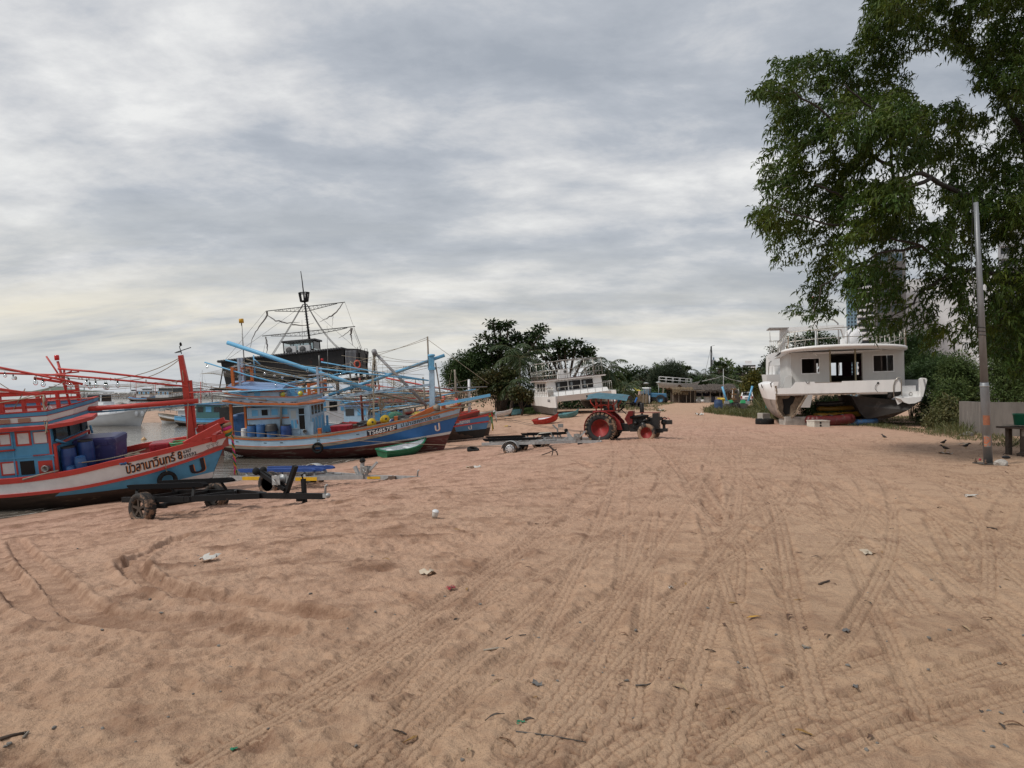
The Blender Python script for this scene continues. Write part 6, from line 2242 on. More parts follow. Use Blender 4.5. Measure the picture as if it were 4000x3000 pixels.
for s in(-1,1):
 y=s*.45
 b.tube([(-.2,y,1.2),(-.2,y,1.75)],.028,7)
 b.tube([(.3,y,1.2),(.3,y,1.72)],.028,7)
 b.tube([(-.17,y,1.30),(-.15,y,1.40),(-.08,y,1.44),(.18,y,1.44),(.25,y,1.40),(.27,y,1.3)],.025,7)
 b.tube([(-.2,y,1.3),(-.40,y,1.55),(-.42,y,1.66),(-.3,y,1.76)],.025,7)
 b.tube([(.52,y,1.2),(.50,y,1.42),(.62,y,1.55),(.60,y,1.66),(.5,y,1.72)],.025,7)
 b.tube([(-.45,y,1.76),(.95,y,1.72)],.025,7)
for x,z in((-.2,1.44),(.3,1.44),(-.45,1.76),(.9,1.73)):
 b.tube([(x,-.45,z),(x,.45,z)],.022,7)
b.build('canopy_frame',paint('frame_red',(.46,.06,.04)),T)
b=MB()
rows_=[]
for i in range(9):
 y=-.78+1.56*i/8
 zc=1.92-.22*(abs(y)/.78)**2
 rows_.append([(-.52+.03*math.sin(i*2),y,zc-.03),(-.2,y,zc+.02),(.3,y,zc-.03+.01*math.sin(i*3)),(.75,y,zc-.07),(1.08,y,zc-.13)])
b.loft(rows_,closed=False)
b.build('canopy',mat('canopy_blue',(.062,.15,.195),.7,var=.3,vscale=6),T)
b=MB()
b.prism([(.86,.86),(1.03,1.17),(1.2,1.17),(1.16,.68),(1.0,.64)],.46,Matrix(((1,0,0,0),(0,0,1,-.23),(0,1,0,0),(0,0,0,1))))
b.build('dashboard',TRED,T)
b=MB()
b.tube([(.90,0,1.05),(.72,0,1.22)],.018,6)
b.torus((.70,0,1.24),.17,.016,20,6,(0,R(-42),0))
for a in(0,2.1,4.2):
 b.tube([(.70,0,1.24),(.70+.16*math.cos(a)*.74,.16*math.sin(a),1.24+.16*math.cos(a)*.67)],.01,4)
b.build('steering_wheel',BLACKM,T)
ENG=mat('engine_black',(.014,.013,.013),.45,var=.5,vscale=9,spots=[((.09,.06,.045),6,.64,.12)])
b=MB()
b.bx(-.3,1.0,-.17,.17,.38,.68)
b.bx(.1,.7,-.28,.28,.48,.60)
b.bx(1.05,1.75,-.18,.18,.36,.80)
b.bx(1.15,1.65,-.14,.14,.80,.98)
b.bx(1.72,1.95,-.14,.14,.42,.9)
b.bx(1.95,2.18,-.22,.22,.46,1.06)
b.bx(1.6,2.3,-.11,.11,.30,.44)
b.tube([(1.76,-.5,.33),(1.76,.5,.33)],.05,8)
b.lathe([(.11,0),(.11,.18)],14,(1.6,-.18,.62),(R(90),0,0))
b.lathe([(.07,0),(.07,.14)],12,(1.3,-.18,.7),(R(90),0,0))
b.tube([(1.1,-.22,.92),(1.35,-.26,.95),(1.55,-.24,.98),(1.8,-.2,.95)],.055,8)
b.tube([(1.5,-.22,.7),(1.65,-.28,.8),(1.85,-.2,.82)],.035,7)
b.tube([(1.2,-.2,.5),(1.5,-.3,.48),(1.9,-.25,.52)],.03,6)
for k in range(9):
 g_=random.Random(k)
 b.rope((g_.uniform(1.0,1.3),-.2,g_.uniform(.5,1.0)),(g_.uniform(1.5,2.1),-.22,g_.uniform(.5,1.0)),g_.uniform(-.08,.1),.012)
b.build('engine',ENG,T)
b=MB()
b.lathe([(.075,0),(.085,.03),(.085,.36),(.07,.385),(.01,.39)],14,(1.5,.1,1.08))
b.tube([(1.5,.1,.8),(1.5,.1,1.1)],.04,8)
b.build('exhaust_stack',ENG,T)
b=MB()
b.bx(1.1,2.22,-.2,.2,1.075,1.10)
b.beam((1.15,-.2,1.08),(1.15,-.2,.7),.03,.03)
b.build('hood_rail',paint('hood_brown',(.22,.05,.035)),T)
b=MB()
b.bx(2.18,2.48,-.12,.12,.34,.46)
b.bx(2.28,2.66,-.12,.12,.62,.78)
b.lathe([(.11,-.13),(.115,0),(.11,.13)],14,(2.36,0,.70),(R(90),0,0))
b.beam((2.35,0,.45),(2.35,0,.6),.1,.1)
b.tube([(2.3,-.12,.85),(2.4,-.12,.9),(2.5,-.12,.84)],.02,5)
b.bx(2.2,2.32,-.25,-.12,.78,.92)
b.build('front_winch',ENG,T)
b=MB()
b.tube([(2.3,-.05,.8),(2.36,-.05,.87),(2.44,-.05,.82),(2.52,-.05,.87),(2.6,-.05,.8)],.016,5)
b.build('red_hose',REDP,T)
b=MB()
b.beam((-.2,0,.42),(-.85,0,.40),.12,.08)
b.beam((-.3,-.3,.5),(-.75,-.3,.62),.06,.06)
b.beam((-.3,.3,.5),(-.75,.3,.62),.06,.06)
b.beam((-.55,-.05,.5),(-.40,-.05,.95),.06,.06)
b.build('hitch',GALV,T)
# ------ plastic dinghies
def dinghy(label,pa,pb,L,B,H,m,inner,roll=0,dz=0.0,pitch=0):
 a,c=V3(pa),V3(pb)
 yaw=math.degrees(math.atan2(c.y-a.y,c.x-a.x))
 mid=(a+c)/2
 t=thing('dinghy',label,'dinghy',group='plastic dinghies on the beach')
 pt=pitch or math.degrees(math.atan2(c.z-a.z,(c-a).to_2d().length))
 place(t,(mid.x,mid.y,mid.z+dz),yaw,pt,roll)
 h=Hull([[(-L*.5,B*.40,H),(-L*.2,B*.5,H*.92),(L*.15,B*.46,H*1.0),(L*.36,B*.26,H*1.2),(L*.5,.02,H*1.55)],[(-L*.49,B*.38,H*.72),(-L*.2,B*.485,H*.62),(L*.15,B*.44,H*.7),(L*.35,B*.24,H*.9),(L*.485,.02,H*1.25)],[(-L*.47,B*.32,H*.12),(-L*.2,B*.40,H*.02),(L*.15,B*.34,H*.06),(L*.32,B*.14,H*.25),(L*.44,.015,H*.65)],[(-L*.46,.03,H*.05),(-L*.2,.03,-.02),(L*.15,.03,0),(L*.3,.02,H*.12),(L*.42,.012,H*.5)]],24)
 b=MB()
 h.band(b,h.rows)
 h.transom(b,h.rows)
 b.build('hull',m,t)
 b=MB()
 h.rail(b,0,-.04,.02,.035,.05)
 h.rail(b,1,-.015,.015,.02,.0)
 b.bx(-L*.5-.02,-L*.5+.05,-B*.42,B*.42,H-.04,H+.02)
 b.build('rim',m,t)
 b=MB()
 i1=[h.row(0,-.01,-.05),h.row(2,.06,-.05)]
 h.band(b,i1)
 h.deck(b,i1[1])
 for x in(-.25,.12):
  b.bx(L*x-.12,L*x+.12,-B*.42,B*.42,H*.62,H*.70)
 b.build('lining',inner,t)
 return t
DGR=mat('dinghy_green',(.015,.17,.085),.45,var=.2,vscale=4,spots=[((.2,.25,.2),5,.66,.1)])
DRD=mat('dinghy_red',(.42,.030,.022),.5,var=.2,vscale=4)
DTL=mat('dinghy_teal',(.12,.30,.32),.6,var=.35,vscale=3,spots=[((.25,.28,.26),3,.6,.15)])
INW=mat('dinghy_white',(.70,.72,.74),.5,var=.15)
a,c=on(1500,1790),on(1640,1772)
a,c=P(1487,1792,33.5),P(1664,1765,35.8)
a.z,c.z=float(gz(a.x,a.y)),float(gz(c.x,c.y))+.12
dinghy('small green plastic dinghy with white inside by the deep blue bow',a,c,2.9,1.0,.40,DGR,INW,6,-.02)
a,c=P(2086,1655,55),P(2196,1640,53)
a.z,c.z=float(gz(a.x,a.y)),float(gz(c.x,c.y))+.1
dinghy('small bright red plastic dinghy on open sand before the tilted white boat',a,c,2.4,.95,.40,DRD,INW,12)
a,c=P(2190,1639,58),P(2265,1632,57)
a.z,c.z=float(gz(a.x,a.y)),float(gz(c.x,c.y))+.05
dinghy('weathered teal dinghy right behind the red dinghy',a,c,1.75,.85,.36,DTL,DTL,8)
# overturned teal hull and white dinghy under the trees
a,c=P(1985,1608,70),P(2030,1600,70)
t=thing('dinghy','overturned pale teal dinghy on the grass left of the tilted white boat','dinghy',group='plastic dinghies on the beach')
place(t,(P(2005,1600,70).x,70,float(gz(.2,70))+.55),170,-8,180)
hh=Hull([[(-.9,.4,.5),(0,.5,.48),(.6,.35,.5),(1.0,.02,.6)],[(-.85,.36,.1),(0,.42,.02),(.55,.24,.1),(.9,.02,.35)],[(-.8,.03,.05),(0,.03,-.02),(.5,.03,.06),(.85,.015,.3)]],18)
b=MB()
hh.band(b,hh.rows)
hh.transom(b,hh.rows)
b.build('hull',DTL,t)
b=MB()
hh.rail(b,0,-.03,.02,.03,.02)
b.build('rim',DTL,t)
a=P(1950,1600,66)
dinghy('white dinghy with red rim half hidden behind the weathered bow',Vector((a.x-1.6,66.5,float(gz(a.x,66))+.25)),Vector((a.x+1.3,65.5,float(gz(a.x,66))+.4)),3.0,1.0,.42,WHT,DRD,0)
# ------ tilted white catamaran, middle
GEL=mat('old_gelcoat',(.76,.75,.73),.45,var=.1,vscale=1.2,spots=[((.46,.41,.36),1.3,.62,.25),((.32,.23,.16),1.8,.72,.08)],stretch=(1,1,.35))
KEELG=mat('grey_bottom',(.13,.125,.12),.7,var=.4,vscale=2.5,spots=[((.05,.05,.05),2,.55,.2)])
SST=mat('stainless',(.42,.40,.36),.35,.7,var=.3,vscale=14,spots=[((.26,.19,.13),9,.64,.1)])
C2=thing('catamaran','tilted white passenger catamaran with bare canopy frame resting before the trees','catamaran',group='stranded catamarans')
MC2=place(C2,(3.68,60,-.118),12,6,0)
for xc,nm in((.15,0),(5.0,1)):
 sg=1 if nm==0 else-1
 x0=.1 if nm==0 else 5.5
 top,low=MB(),MB()
 ys=(0,.6,1.6,4,8.0)
 wd=(.04,.45,.85,1.15,1.1)
 ot=(0,.12,.22,.28,.25)
 r1,r2,r3,r4=[],[],[],[]
 for y,w_,o_ in zip(ys,wd,ot):
  xo,xi=x0-sg*o_,x0+sg*(w_-o_)
  rk=.0 if y else.0
  r1.append(((xo,y,1.5),(xi,y,1.5)))
  r2.append(((xo+sg*.05,y+.04,.55 if y<3 else.65),(xi-sg*.05,y+.04,.55)))
  r3.append(((xo+sg*w_*.35,y+.1,-.05),(xi-sg*w_*.35,y+.1,-.05)))
 top.loft([[a[0],b_[0],b_[1],a[1]]for a,b_ in zip(r1,r2)],smooth=False)
 low.loft([[a[0],b_[0],b_[1],a[1]]for a,b_ in zip(r2,r3)],smooth=False)
 top.build('hull',GEL,C2)
 low.build('hull_bottom',KEELG,C2)
b=MB()
b.loft([[(.3,.5,1.5),(.3,.7,1.02),(.3,7.8,1.02),(.3,7.8,1.5)],[(2.8,.35,1.5),(2.8,.6,.98),(2.8,7.8,.98),(2.8,7.8,1.5)],[(5.4,.5,1.5),(5.4,.7,.98),(5.4,7.8,.98),(5.4,7.8,1.5)]],smooth=False)
b.bx(2.85,3.0,.38,.46,1.12,1.36)
b.build('bridge_deck',GEL,C2)
b=MB()
b.bx(2.9,3.03,.36,.42,1.14,1.33)
b.build('hawse_hole',DARK,C2)
b=MB()
b.loft([[(-.05,1.3,1.5),(5.3,1.3,1.5),(5.3,6.8,1.5),(-.05,6.8,1.5)],[(-.02,1.5,1.80),(5.25,1.5,1.80),(5.25,6.7,1.80),(-.02,6.7,1.80)]],smooth=False)
b.build('coaming',GEL,C2)
b=MB()
b.loft([[(-.05,2.0,1.80),(.85,2.0,1.80),(.95,2.0,1.80),(5.05,2.0,1.80),(5.05,6.4,1.80),(-.05,6.4,1.80)],[(-.0,2.1,2.80),(.85,2.1,2.80),(.95,2.1,2.80),(5.0,2.1,2.80),(5.0,6.3,2.80),(-.0,6.3,2.80)]],smooth=False)
b.build('cabin',GEL,C2)
b=MB()
b.loft([[(-.35,1.75,2.80),(5.3,1.75,2.80),(5.3,6.7,2.80),(-.35,6.7,2.80)],[(-.4,1.7,2.90),(5.35,1.7,2.90),(5.35,6.75,2.90),(-.4,6.75,2.90)]],smooth=False)
b.build('cabin_roof',GEL,C2)
b=MB()
b.bx(-.3,5.2,1.9,6.5,2.905,2.93)
b.build('roof_mat',mat('roof_mat_brown',(.13,.06,.05),.9,var=.5,vscale=2,spots=[((.04,.04,.04),1.2,.55,.1)]),C2)
for x0,x1 in((.85,1.8),(2.02,2.98),(3.2,4.12)):
 b=MB()
 b.bx(x0,x1,1.985,2.10,1.93,2.62)
 o_=b.build('window',DARK,C2)
 b=MB()
 for q in((x0-.04,x0,1.9,2.66),(x1,x1+.04,1.9,2.66),(x0,x1,1.89,1.93),(x0,x1,2.62,2.66)):
  b.bx(q[0],q[1],1.96,2.08,q[2],q[3])
 b.build('frame',BLACKP,o_)
 b=MB()
 b.bx(x0+.1,x0+.3,1.980,1.984,1.98,2.55)
 b.build('pane',mat('grey_pane',(.16,.18,.19),.2),o_)
b=MB()
for y in(2.6,3.6,4.6):
 b.bx(-.06,-.02,y,y+.7,1.95,2.6)
b.build('side_window',DARK,C2)
b=MB()
pts=[(x,1.95,z)for x,z in((-.25,0),(.3,0),(1.1,0),(1.9,0),(2.7,0),(3.5,0),(4.3,0),(5.1,0))]
top=lambda x:4.38+.14*math.sin(math.pi*(x+.3)/5.5)
for y in(1.95,4.1,6.4):
 for x,_,_ in pts:
  if y==4.1 and 0<x<5:
   continue
  b.tube([(x,y,2.9),(x,y,top(x))],.024,6)
 b.tube([(x*.1-.35,y,top(x*.1-.35))for x in range(0,57,4)],.028,6)
for x in(-.35,.8,1.9,3.0,4.1,5.2):
 b.tube([(x,1.95,top(x)),(x,4.1,top(x)+.06),(x,6.4,top(x))],.024,6)
b.build('canopy_frame',SST,C2)
b=MB()
for z in(3.3,3.72):
 b.tube([(-.25,6.4,z),(-.25,1.95,z),(5.1,1.95,z-.02),(5.1,6.4,z)],.03,6)
for i in range(20):
 x=-.25+5.35*i/19
 if i%3==1 or i>13 or i<4:
  b.tube([(x,1.95,2.9),(x,1.95,3.72)],.016,4)
for i in range(12):
 b.tube([(-.25,1.95+i*.4,2.9),(-.25,1.95+i*.4,3.72)],.016,4)
b.build('upper_rail',SST,C2)
b=MB()
for(xa,ya,xb,yb)in((-.1,1.5,-.15,7.5),(-.1,1.5,.15,.7)):
 b.tube([(xa,ya,2.25),(xb,yb,2.25)],.03,6)
 for i in range(11):
  u=i/10
  b.tube([(xa+(xb-xa)*u,ya+(yb-ya)*u,1.5),(xa+(xb-xa)*u,ya+(yb-ya)*u,2.25)],.018,4)
b.tube([(.55,.6,1.5),(.55,.6,2.15),(.6,.6,2.22),(5.0,.7,2.25),(5.4,.8,2.2)],.03,6)
for i in range(8):
 b.tube([(.55+i*.66,.62,1.5),(.55+i*.66,.62,2.22)],.022,5)
for i in range(9):
 b.tube([(5.5,1+i*.5,1.5),(5.5,1+i*.5,2.3)],.02,4)
b.tube([(5.5,1,2.3),(5.5,5.2,2.3)],.03,5)
b.build('deck_rail',SST,C2)
b=MB()
b.loft([[(1.45,3.0,2.9),(2.5,3.0,2.9),(2.5,3.8,2.9),(1.45,3.8,2.9)],[(1.5,3.05,3.35),(2.45,3.05,3.35),(2.45,3.75,3.35),(1.5,3.75,3.35)],[(1.6,3.1,3.75),(2.25,3.1,3.75),(2.25,3.7,3.75),(1.6,3.7,3.75)]],smooth=False)
b.build('steering_console',GEL,C2)
b=MB()
b.lathe([(.13,0),(.13,.02),(.01,.02)],16,(2.05,3.06,3.5),(R(90),0,0))
b.build('port_hole',DARK,C2)
b=MB()
for k,zz_ in enumerate((1.18,1.06)):
 for i in range(4):
  b.bx(-.115,-.10,1.2+i*.18,1.32+i*.18,zz_,zz_+.07)
b.build('registration_marks',LETTER,C2)
# shade and junk: tyre under it
for k,(x,y,s_)in enumerate(((1.2,.4,.5),(1.7,.9,.5))):
 b=MB()
 tyre_ring(b,(0,0,0),s_,.25,(0,0,0),22)
 o=b.build('old_tyre',RUBBER)
 q=P(2330+40*k,1640,54)
 o.location=(q.x,54+k*.8,hz(q.x,54+k*.8)+.12)
 tag(o,['old black tyre lying behind the rear wheel of the red tractor','old black tyre lying farther behind the red tractor'][k],'tyre')
 # ------ big stranded catamaran, right
C1=thing('catamaran','large wrecked white catamaran with a torn open left hull at the grass edge','catamaran',group='stranded catamarans')
MC1=place(C1,(15.0,38.5,-.02),-17,1,0)
C1.scale=(.895,1,1)
MC1=MC1@Matrix.Diagonal((.895,1,1,1))
CW=mat('white_grp',(.76,.755,.745),.4,var=.08,vscale=1.2,spots=[((.52,.48,.44),1.2,.60,.25),((.42,.33,.25),1.9,.70,.10)],stretch=(1.6,1.6,.3))
CWALL=mat('cabin_wall_white',(.56,.55,.53),.5,var=.1,vscale=1.2,spots=[((.44,.42,.39),1.1,.58,.25),((.38,.33,.28),1.6,.70,.12)],stretch=(1.5,1.5,.35))
CDK=mat('dark_bottom',(.045,.042,.04),.75,var=.5,vscale=1.4,spots=[((.12,.11,.10),2.2,.56,.2),((.20,.13,.08),3,.68,.08)],bump=.2,bscale=8)
TORN=mat('torn_laminate',(.32,.24,.17),.85,var=.5,vscale=5,spots=[((.10,.06,.04),4,.55,.15),((.5,.45,.38),6,.62,.1)],bump=.5,bscale=14)
# left hull: outer skin, open at the stern where the transom is torn away
rings=[[(-.85,0,2.34),(-.90,0,2.33),(-.88,0,2.2),(-.85,0,1.8),(-.82,0,1.40)],[(-.85,.5,2.34),(-1.15,.5,2.34),(-1.35,.5,2.24),(-1.28,.5,1.85),(-1.15,.5,1.42)]]
ringsl=[[(-.82,0,1.40),(-.76,0,.85),(-.60,0,.5),(-.35,0,.30),(.0,0,.30),(.35,0,.62),(.60,0,1.1),(.95,0,1.62)],[(-1.15,.5,1.42),(-.98,.5,.82),(-.76,.5,.46),(-.42,.5,.26),(.0,.5,.30),(.35,.5,.64),(.62,.5,1.12),(.95,.5,1.62)]]
for y,k in((1.3,1.02),(4,1.04),(8,.9),(10.5,.5)):
 cx=-.15
 f=lambda x,z:(cx+(x-cx)*k,y,z+.02*y)
 rings.append([f(-.85,2.34),f(-1.25,2.34),f(-1.62,2.22),f(-1.55,1.9),f(-1.40,1.45)])
 ringsl.append([f(-1.40,1.45),f(-1.12,.8),f(-.85,.45),f(-.45,.24),f(.0,.30),f(.35,.65),f(.62,1.15),f(.95,1.62)])
b=MB()
b.loft(rings,closed=False)
b.build('hull',CW,C1)
b=MB()
b.loft(ringsl,closed=False)
b.build('hull_bottom',mat('scraped_bottom',(.36,.30,.26),.6,var=.3,vscale=1.5,spots=[((.10,.085,.075),1.8,.52,.12),((.55,.52,.48),3,.62,.1)],stretch=(1,1,.5)),C1)
b=MB()
edge=[(-.85,2.30),(-.80,1.7),(-.82,1.3),(-.72,.8),(-.5,.45),(-.1,.36),(.25,.62),(.5,1.05),(.9,1.62)]
g=random.Random(2)
for p,q in zip(edge,edge[1:]):
 for s in range(4):
  a_,b2=s/4,(s+1)/4
  b.beam((p[0]+(q[0]-p[0])*a_,.0+g.uniform(-.04,.04),p[1]+(q[1]-p[1])*a_),(p[0]+(q[0]-p[0])*b2,g.uniform(-.04,.04),p[1]+(q[1]-p[1])*b2),.05+g.uniform(0,.05),.10)
b.build('torn_edge',TORN,C1)
b=MB()
b.add([(-.82,.5,1.7),(-.75,.5,.8),(-.45,.5,.42),(0,.5,.42),(.3,.5,.75),(.85,.5,1.65)],[(0,1,2,3,4,5)])
b.build('inner_bulkhead',TORN,C1)
b=MB()
b.prism([(-.45,1.42),(-.1,1.45),(.05,1.6),(.30,1.52),(.16,1.2),(.0,1.05),(-.05,.62),(-.3,.55),(-.42,.75),(-.38,1.05)],.02,Matrix(((1,0,0,0),(0,0,1,.465),(0,1,0,0),(0,0,0,1))))
b.build('hole',DARK,C1)
b=MB()
b.prism([(-.98,2.34),(-.88,2.38),(-.66,2.36),(-.72,2.20),(-.80,1.95),(-.82,1.72),(-.90,1.72)],.06,Matrix(((1,0,0,0),(0,0,1,-.03),(0,1,0,0),(0,0,0,1))))
b.build('stern_corner',CW,C1)
b=MB()
b.tube([(-1.0,.2,2.35),(-1.12,.2,2.28),(-1.08,.2,2.1)],.03,5)
b.tube([(-.92,.03,2.36),(-.94,.0,2.2),(-.9,0,2.0)],.03,5)
b.tube([(-1.62,1.0,2.25),(-1.56,.95,2.05)],.03,5)
b.build('crack',mat('crack_brown',(.07,.04,.03),.8),C1)
# right hull
rt=[]
rl=[]
for y,k in((0,1.0),(1.2,1.0),(4,1.05),(8,.9),(10.5,.5)):
 cx=5.2
 f=lambda x,z:(cx+(x-cx)*k,y+(.9 if(y==0 and x<6.2 and z<1.6)else 0),z+.015*y)
 rt.append([f(5.60,1.58),f(5.66,1.2),f(6.0,1.06),f(6.5,1.02),f(6.9,1.22),f(7.08,1.5),f(7.22,1.95),f(7.30,2.32)])
 rl.append([f(3.45,1.55),f(3.75,1.0),f(3.95,.62),f(4.25,.28),f(4.9,.18),f(5.7,.40),f(6.3,.78),f(6.86,1.18)])
b=MB()
b.loft(rt,closed=False)
b.prism([(5.62,1.42),(6.0,1.40),(6.55,1.44),(6.98,1.44),(6.90,1.25),(6.6,1.12),(6.3,1.10),(6.05,1.18),(5.9,1.33)],.25,Matrix(((1,0,0,0),(0,0,1,-.15),(0,1,0,0),(0,0,0,1))))
b.prism([(5.62,1.40),(6.1,1.38),(5.95,1.16),(5.75,1.06)],.05,Matrix(((1,0,0,0),(0,0,1,-.02),(0,1,0,0),(0,0,0,1))))
b.build('hull',CW,C1)
b=MB()
b.loft(rl,closed=False)
b.add([f_[0]if False else p for p in rl[0]],[tuple(range(8))],False)
b.build('hull_bottom',CDK,C1)
# stern steps of the right hull
b=MB()
b.bx(5.55,7.0,.0,.5,1.42,1.47)
b.bx(5.6,6.98,.5,.56,1.47,1.72)
b.bx(5.6,6.98,.5,1.0,1.70,1.75)
b.bx(5.9,6.95,1.0,1.06,1.75,2.04)
b.prism([(6.95,1.45),(7.06,1.45),(7.28,2.28),(7.24,2.40),(7.05,2.42),(6.96,2.36)],.45,Matrix(((1,0,0,0),(0,0,1,-.02),(0,1,0,0),(0,0,0,1))))
b.build('stern_steps',CW,C1)
b=MB()
b.torus((6.55,.49,1.60),.085,.014,16,5,(R(90),0,0))
b.build('deck_fitting',SST,C1)
b=MB()
for i in range(9):
 b.beam((7.08+.012*i,-.03,2.32-i*.055),(7.17+.012*i,-.03,2.33-i*.055),.004,.022)
b.build('stern_marks',LETTER,C1)
# bridge deck and stern bulwark
b=MB()
b.bx(-.85,5.8,.1,10,1.62,1.72)
b.build('bridge_deck',CW,C1)
b=MB()
b.prism([(-.78,1.70),(5.55,1.72),(5.9,1.74),(5.98,2.05),(5.82,2.36),(2.85,2.33),(2.83,2.27),(1.35,2.27),(1.33,2.33),(.28,2.33),(.03,2.03),(-.78,2.01)],.12,Matrix(((1,0,0,0),(0,0,1,-.02),(0,1,0,0),(0,0,0,1))))
b.build('stern_bulwark',CW,C1)
b=MB()
b.bx(1.36,2.82,-.03,.12,2.272,2.295)
b.build('tread_plate',mat('worn_tread',(.30,.26,.22),.8,var=.4),C1)
b=MB()
b.beam((1.25,-.0,1.60),(3.6,.05,1.70),.05,.05)
for x in(2.6,3.4):
 b.bx(x,x+.14,-.0,.1,1.56,1.66)
b.build('loose_batten',TORN,C1)
b=MB()
b.lathe([(.055,0),(.055,.03),(.01,.03)],12,(4.75,-.02,2.2),(R(90),0,0))
b.build('cable_hole',DARK,C1)
b=MB()
b.tube([(4.73,-.04,2.2),(4.6,-.06,2.05),(4.58,-.06,1.9),(4.72,-.05,1.72)],.012,5)
b.tube([(.85,-.04,2.34),(.92,-.05,2.26),(1.0,-.05,2.26),(1.05,-.04,2.34)],.016,5)
b.build('loose_cable',BLACKP,C1)
b=MB()
b.tube([(5.55,-.05,1.45),(5.55,-.05,2.05),(5.62,-.05,2.28),(5.78,-.05,2.46),(5.92,-.05,2.46),(5.96,-.05,2.38),(5.96,-.05,1.5)],.03,7)
b.build('boarding_rail',SST,C1)
t=MB()
t.sph((0,0,0),.22,10,6,(1.6,.7,.8))
t.sph((-.2,-.02,-.15),.14,8,5,(1.0,.8,1.2))
o=t.build('black_sack',mat('black_cloth',(.022,.019,.018),.9,var=.4,vscale=12))
o.location,o.rotation_euler=aboard(MC1,(5.62,.12,1.66))
tag(o,'crumpled black cloth hanging over the stern platform by the boarding rail','cloth')
# saloon cabin with an open doorway
b=MB()
y0=1.8
for x0,x1,z0,z1 in((.22,.83,1.7,4.0),(1.83,2.42,1.7,4.0),(.83,1.83,1.7,2.83),(.83,1.83,3.63,4.0),(4.28,4.89,1.7,4.02),(5.97,6.55,1.7,4.02),(4.89,5.97,1.7,2.85),(4.89,5.97,3.7,4.02),(2.42,4.28,3.86,4.02)):
 b.bx(x0,x1,y0,y0+.08,z0,z1)
b.add([(6.55,y0,1.7),(6.75,y0+.8,1.7),(6.75,9,1.7),(6.75,9,4.02),(6.75,y0+.8,4.02),(6.55,y0,4.02)],[(0,1,4,5),(1,2,3,4)])
b.add([(.22,y0,1.7),(.05,y0+.8,1.7),(.05,9,1.7),(.05,9,4.02),(.05,y0+.8,4.02),(.22,y0,4.02)],[(1,0,5,4),(2,1,4,3)])
b.prism([(-.26,1.7),(.22,1.7),(.22,2.72),(.0,2.7),(-.16,2.62),(-.26,2.3)],.3,Matrix(((1,0,0,0),(0,0,1,y0-.2),(0,1,0,0),(0,0,0,1))))
b.build('cabin',CWALL,C1)
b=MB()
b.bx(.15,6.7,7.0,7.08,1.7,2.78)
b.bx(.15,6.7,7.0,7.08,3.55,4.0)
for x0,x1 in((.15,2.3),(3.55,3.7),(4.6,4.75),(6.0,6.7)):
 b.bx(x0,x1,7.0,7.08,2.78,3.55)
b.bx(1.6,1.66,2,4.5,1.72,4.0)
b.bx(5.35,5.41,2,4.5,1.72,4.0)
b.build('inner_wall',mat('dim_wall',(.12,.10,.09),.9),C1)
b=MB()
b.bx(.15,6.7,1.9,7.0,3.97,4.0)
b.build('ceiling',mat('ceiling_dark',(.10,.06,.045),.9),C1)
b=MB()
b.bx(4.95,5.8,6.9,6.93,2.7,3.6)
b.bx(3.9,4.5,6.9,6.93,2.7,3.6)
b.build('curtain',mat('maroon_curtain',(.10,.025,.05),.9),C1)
for x0,x1,z0,z1 in((.83,1.83,2.83,3.63),(4.89,5.97,2.85,3.7)):
 b=MB()
 for q in((x0-.04,x1+.04,z0-.05,z0),(x0-.04,x1+.04,z1,z1+.05),(x0-.04,x0,z0,z1),(x1,x1+.04,z0,z1)):
  b.bx(q[0],q[1],y0-.02,y0+.03,q[2],q[3])
 b.build('window_frame',CW,C1)
b=MB()
b.bx(2.42,2.47,y0-.01,y0+.06,1.75,3.86)
b.bx(4.23,4.28,y0-.01,y0+.06,1.75,3.86)
b.build('door_frame',mat('door_frame_grey',(.25,.23,.20),.6),C1)
# roof with rounded stern edge
rr1,rr2=[],[]
for i in range(25):
 a=math.pi*(i/24)
 x=3.05-3.48*math.cos(a)
 y=1.1-1.55*math.sin(a)**.7
 rr1.append((x,y,3.92+.17*math.sin(a)))
 rr2.append((x,y,4.06+.20*math.sin(a)))
mid=[(x,9.0,z)for x,y,z in rr1]
mid2=[(x,9.0,z)for x,y,z in rr2]
b=MB()
b.loft([mid,rr1,rr2,mid2],closed=False)
b.build('roof',CW,C1)
for x,y in((2.30,.6),(3.68,.6)):
 b=MB()
 b.tube([(x,y,2.3),(x,y,4.04)],.05,8)
 b.build('roof_pillar',mat('brass_pole',(.34,.30,.20),.4,.5,var=.3),C1)
b=MB()
b.tube([(1.4,.9,3.88),(5.2,.9,3.96)],.035,7)
b.tube([(1.45,.9,3.9),(1.6,.85,3.74)],.018,5)
b.build('awning_track',CW,C1)
b=MB()
railz=lambda x:5.0+.16*math.sin(math.pi*(x+.4)/7.2)
xs_=[-.15,.1,.7,1.57,2.4,3.15,3.95,4.76,5.6,6.3]
yy=lambda x:.6-.75*math.sin(math.pi*(x+.4)/7.2)
b.tube([(x,yy(x),railz(x))for x in xs_],.026,6)
b.tube([(x,yy(x),railz(x)-.5)for x in xs_],.022,6)
for x in(-.15,.35,1.57,3.15,4.76,6.3):
 b.tube([(x,yy(x),4.1+.15*math.sin(math.pi*(x+.4)/7.2)),(x,yy(x),railz(x))],.026,6)
for s,x in((-1,-.15),(1,6.35)):
 for z in(4.55,5.0):
  b.tube([(x,.5,z),(x,8.5,z)],.024,6)
 for i in range(7):
  b.tube([(x,.5+1.3*i,4.1),(x,.5+1.3*i,5.0)],.024,6)
b.tube([(4.85,.2,4.55),(5.3,.2,4.62),(5.9,.3,4.85),(6.3,.5,5.02)],.024,6)
b.tube([(4.9,.2,4.3),(5.5,.25,4.3),(6.2,.4,4.5)],.024,6)
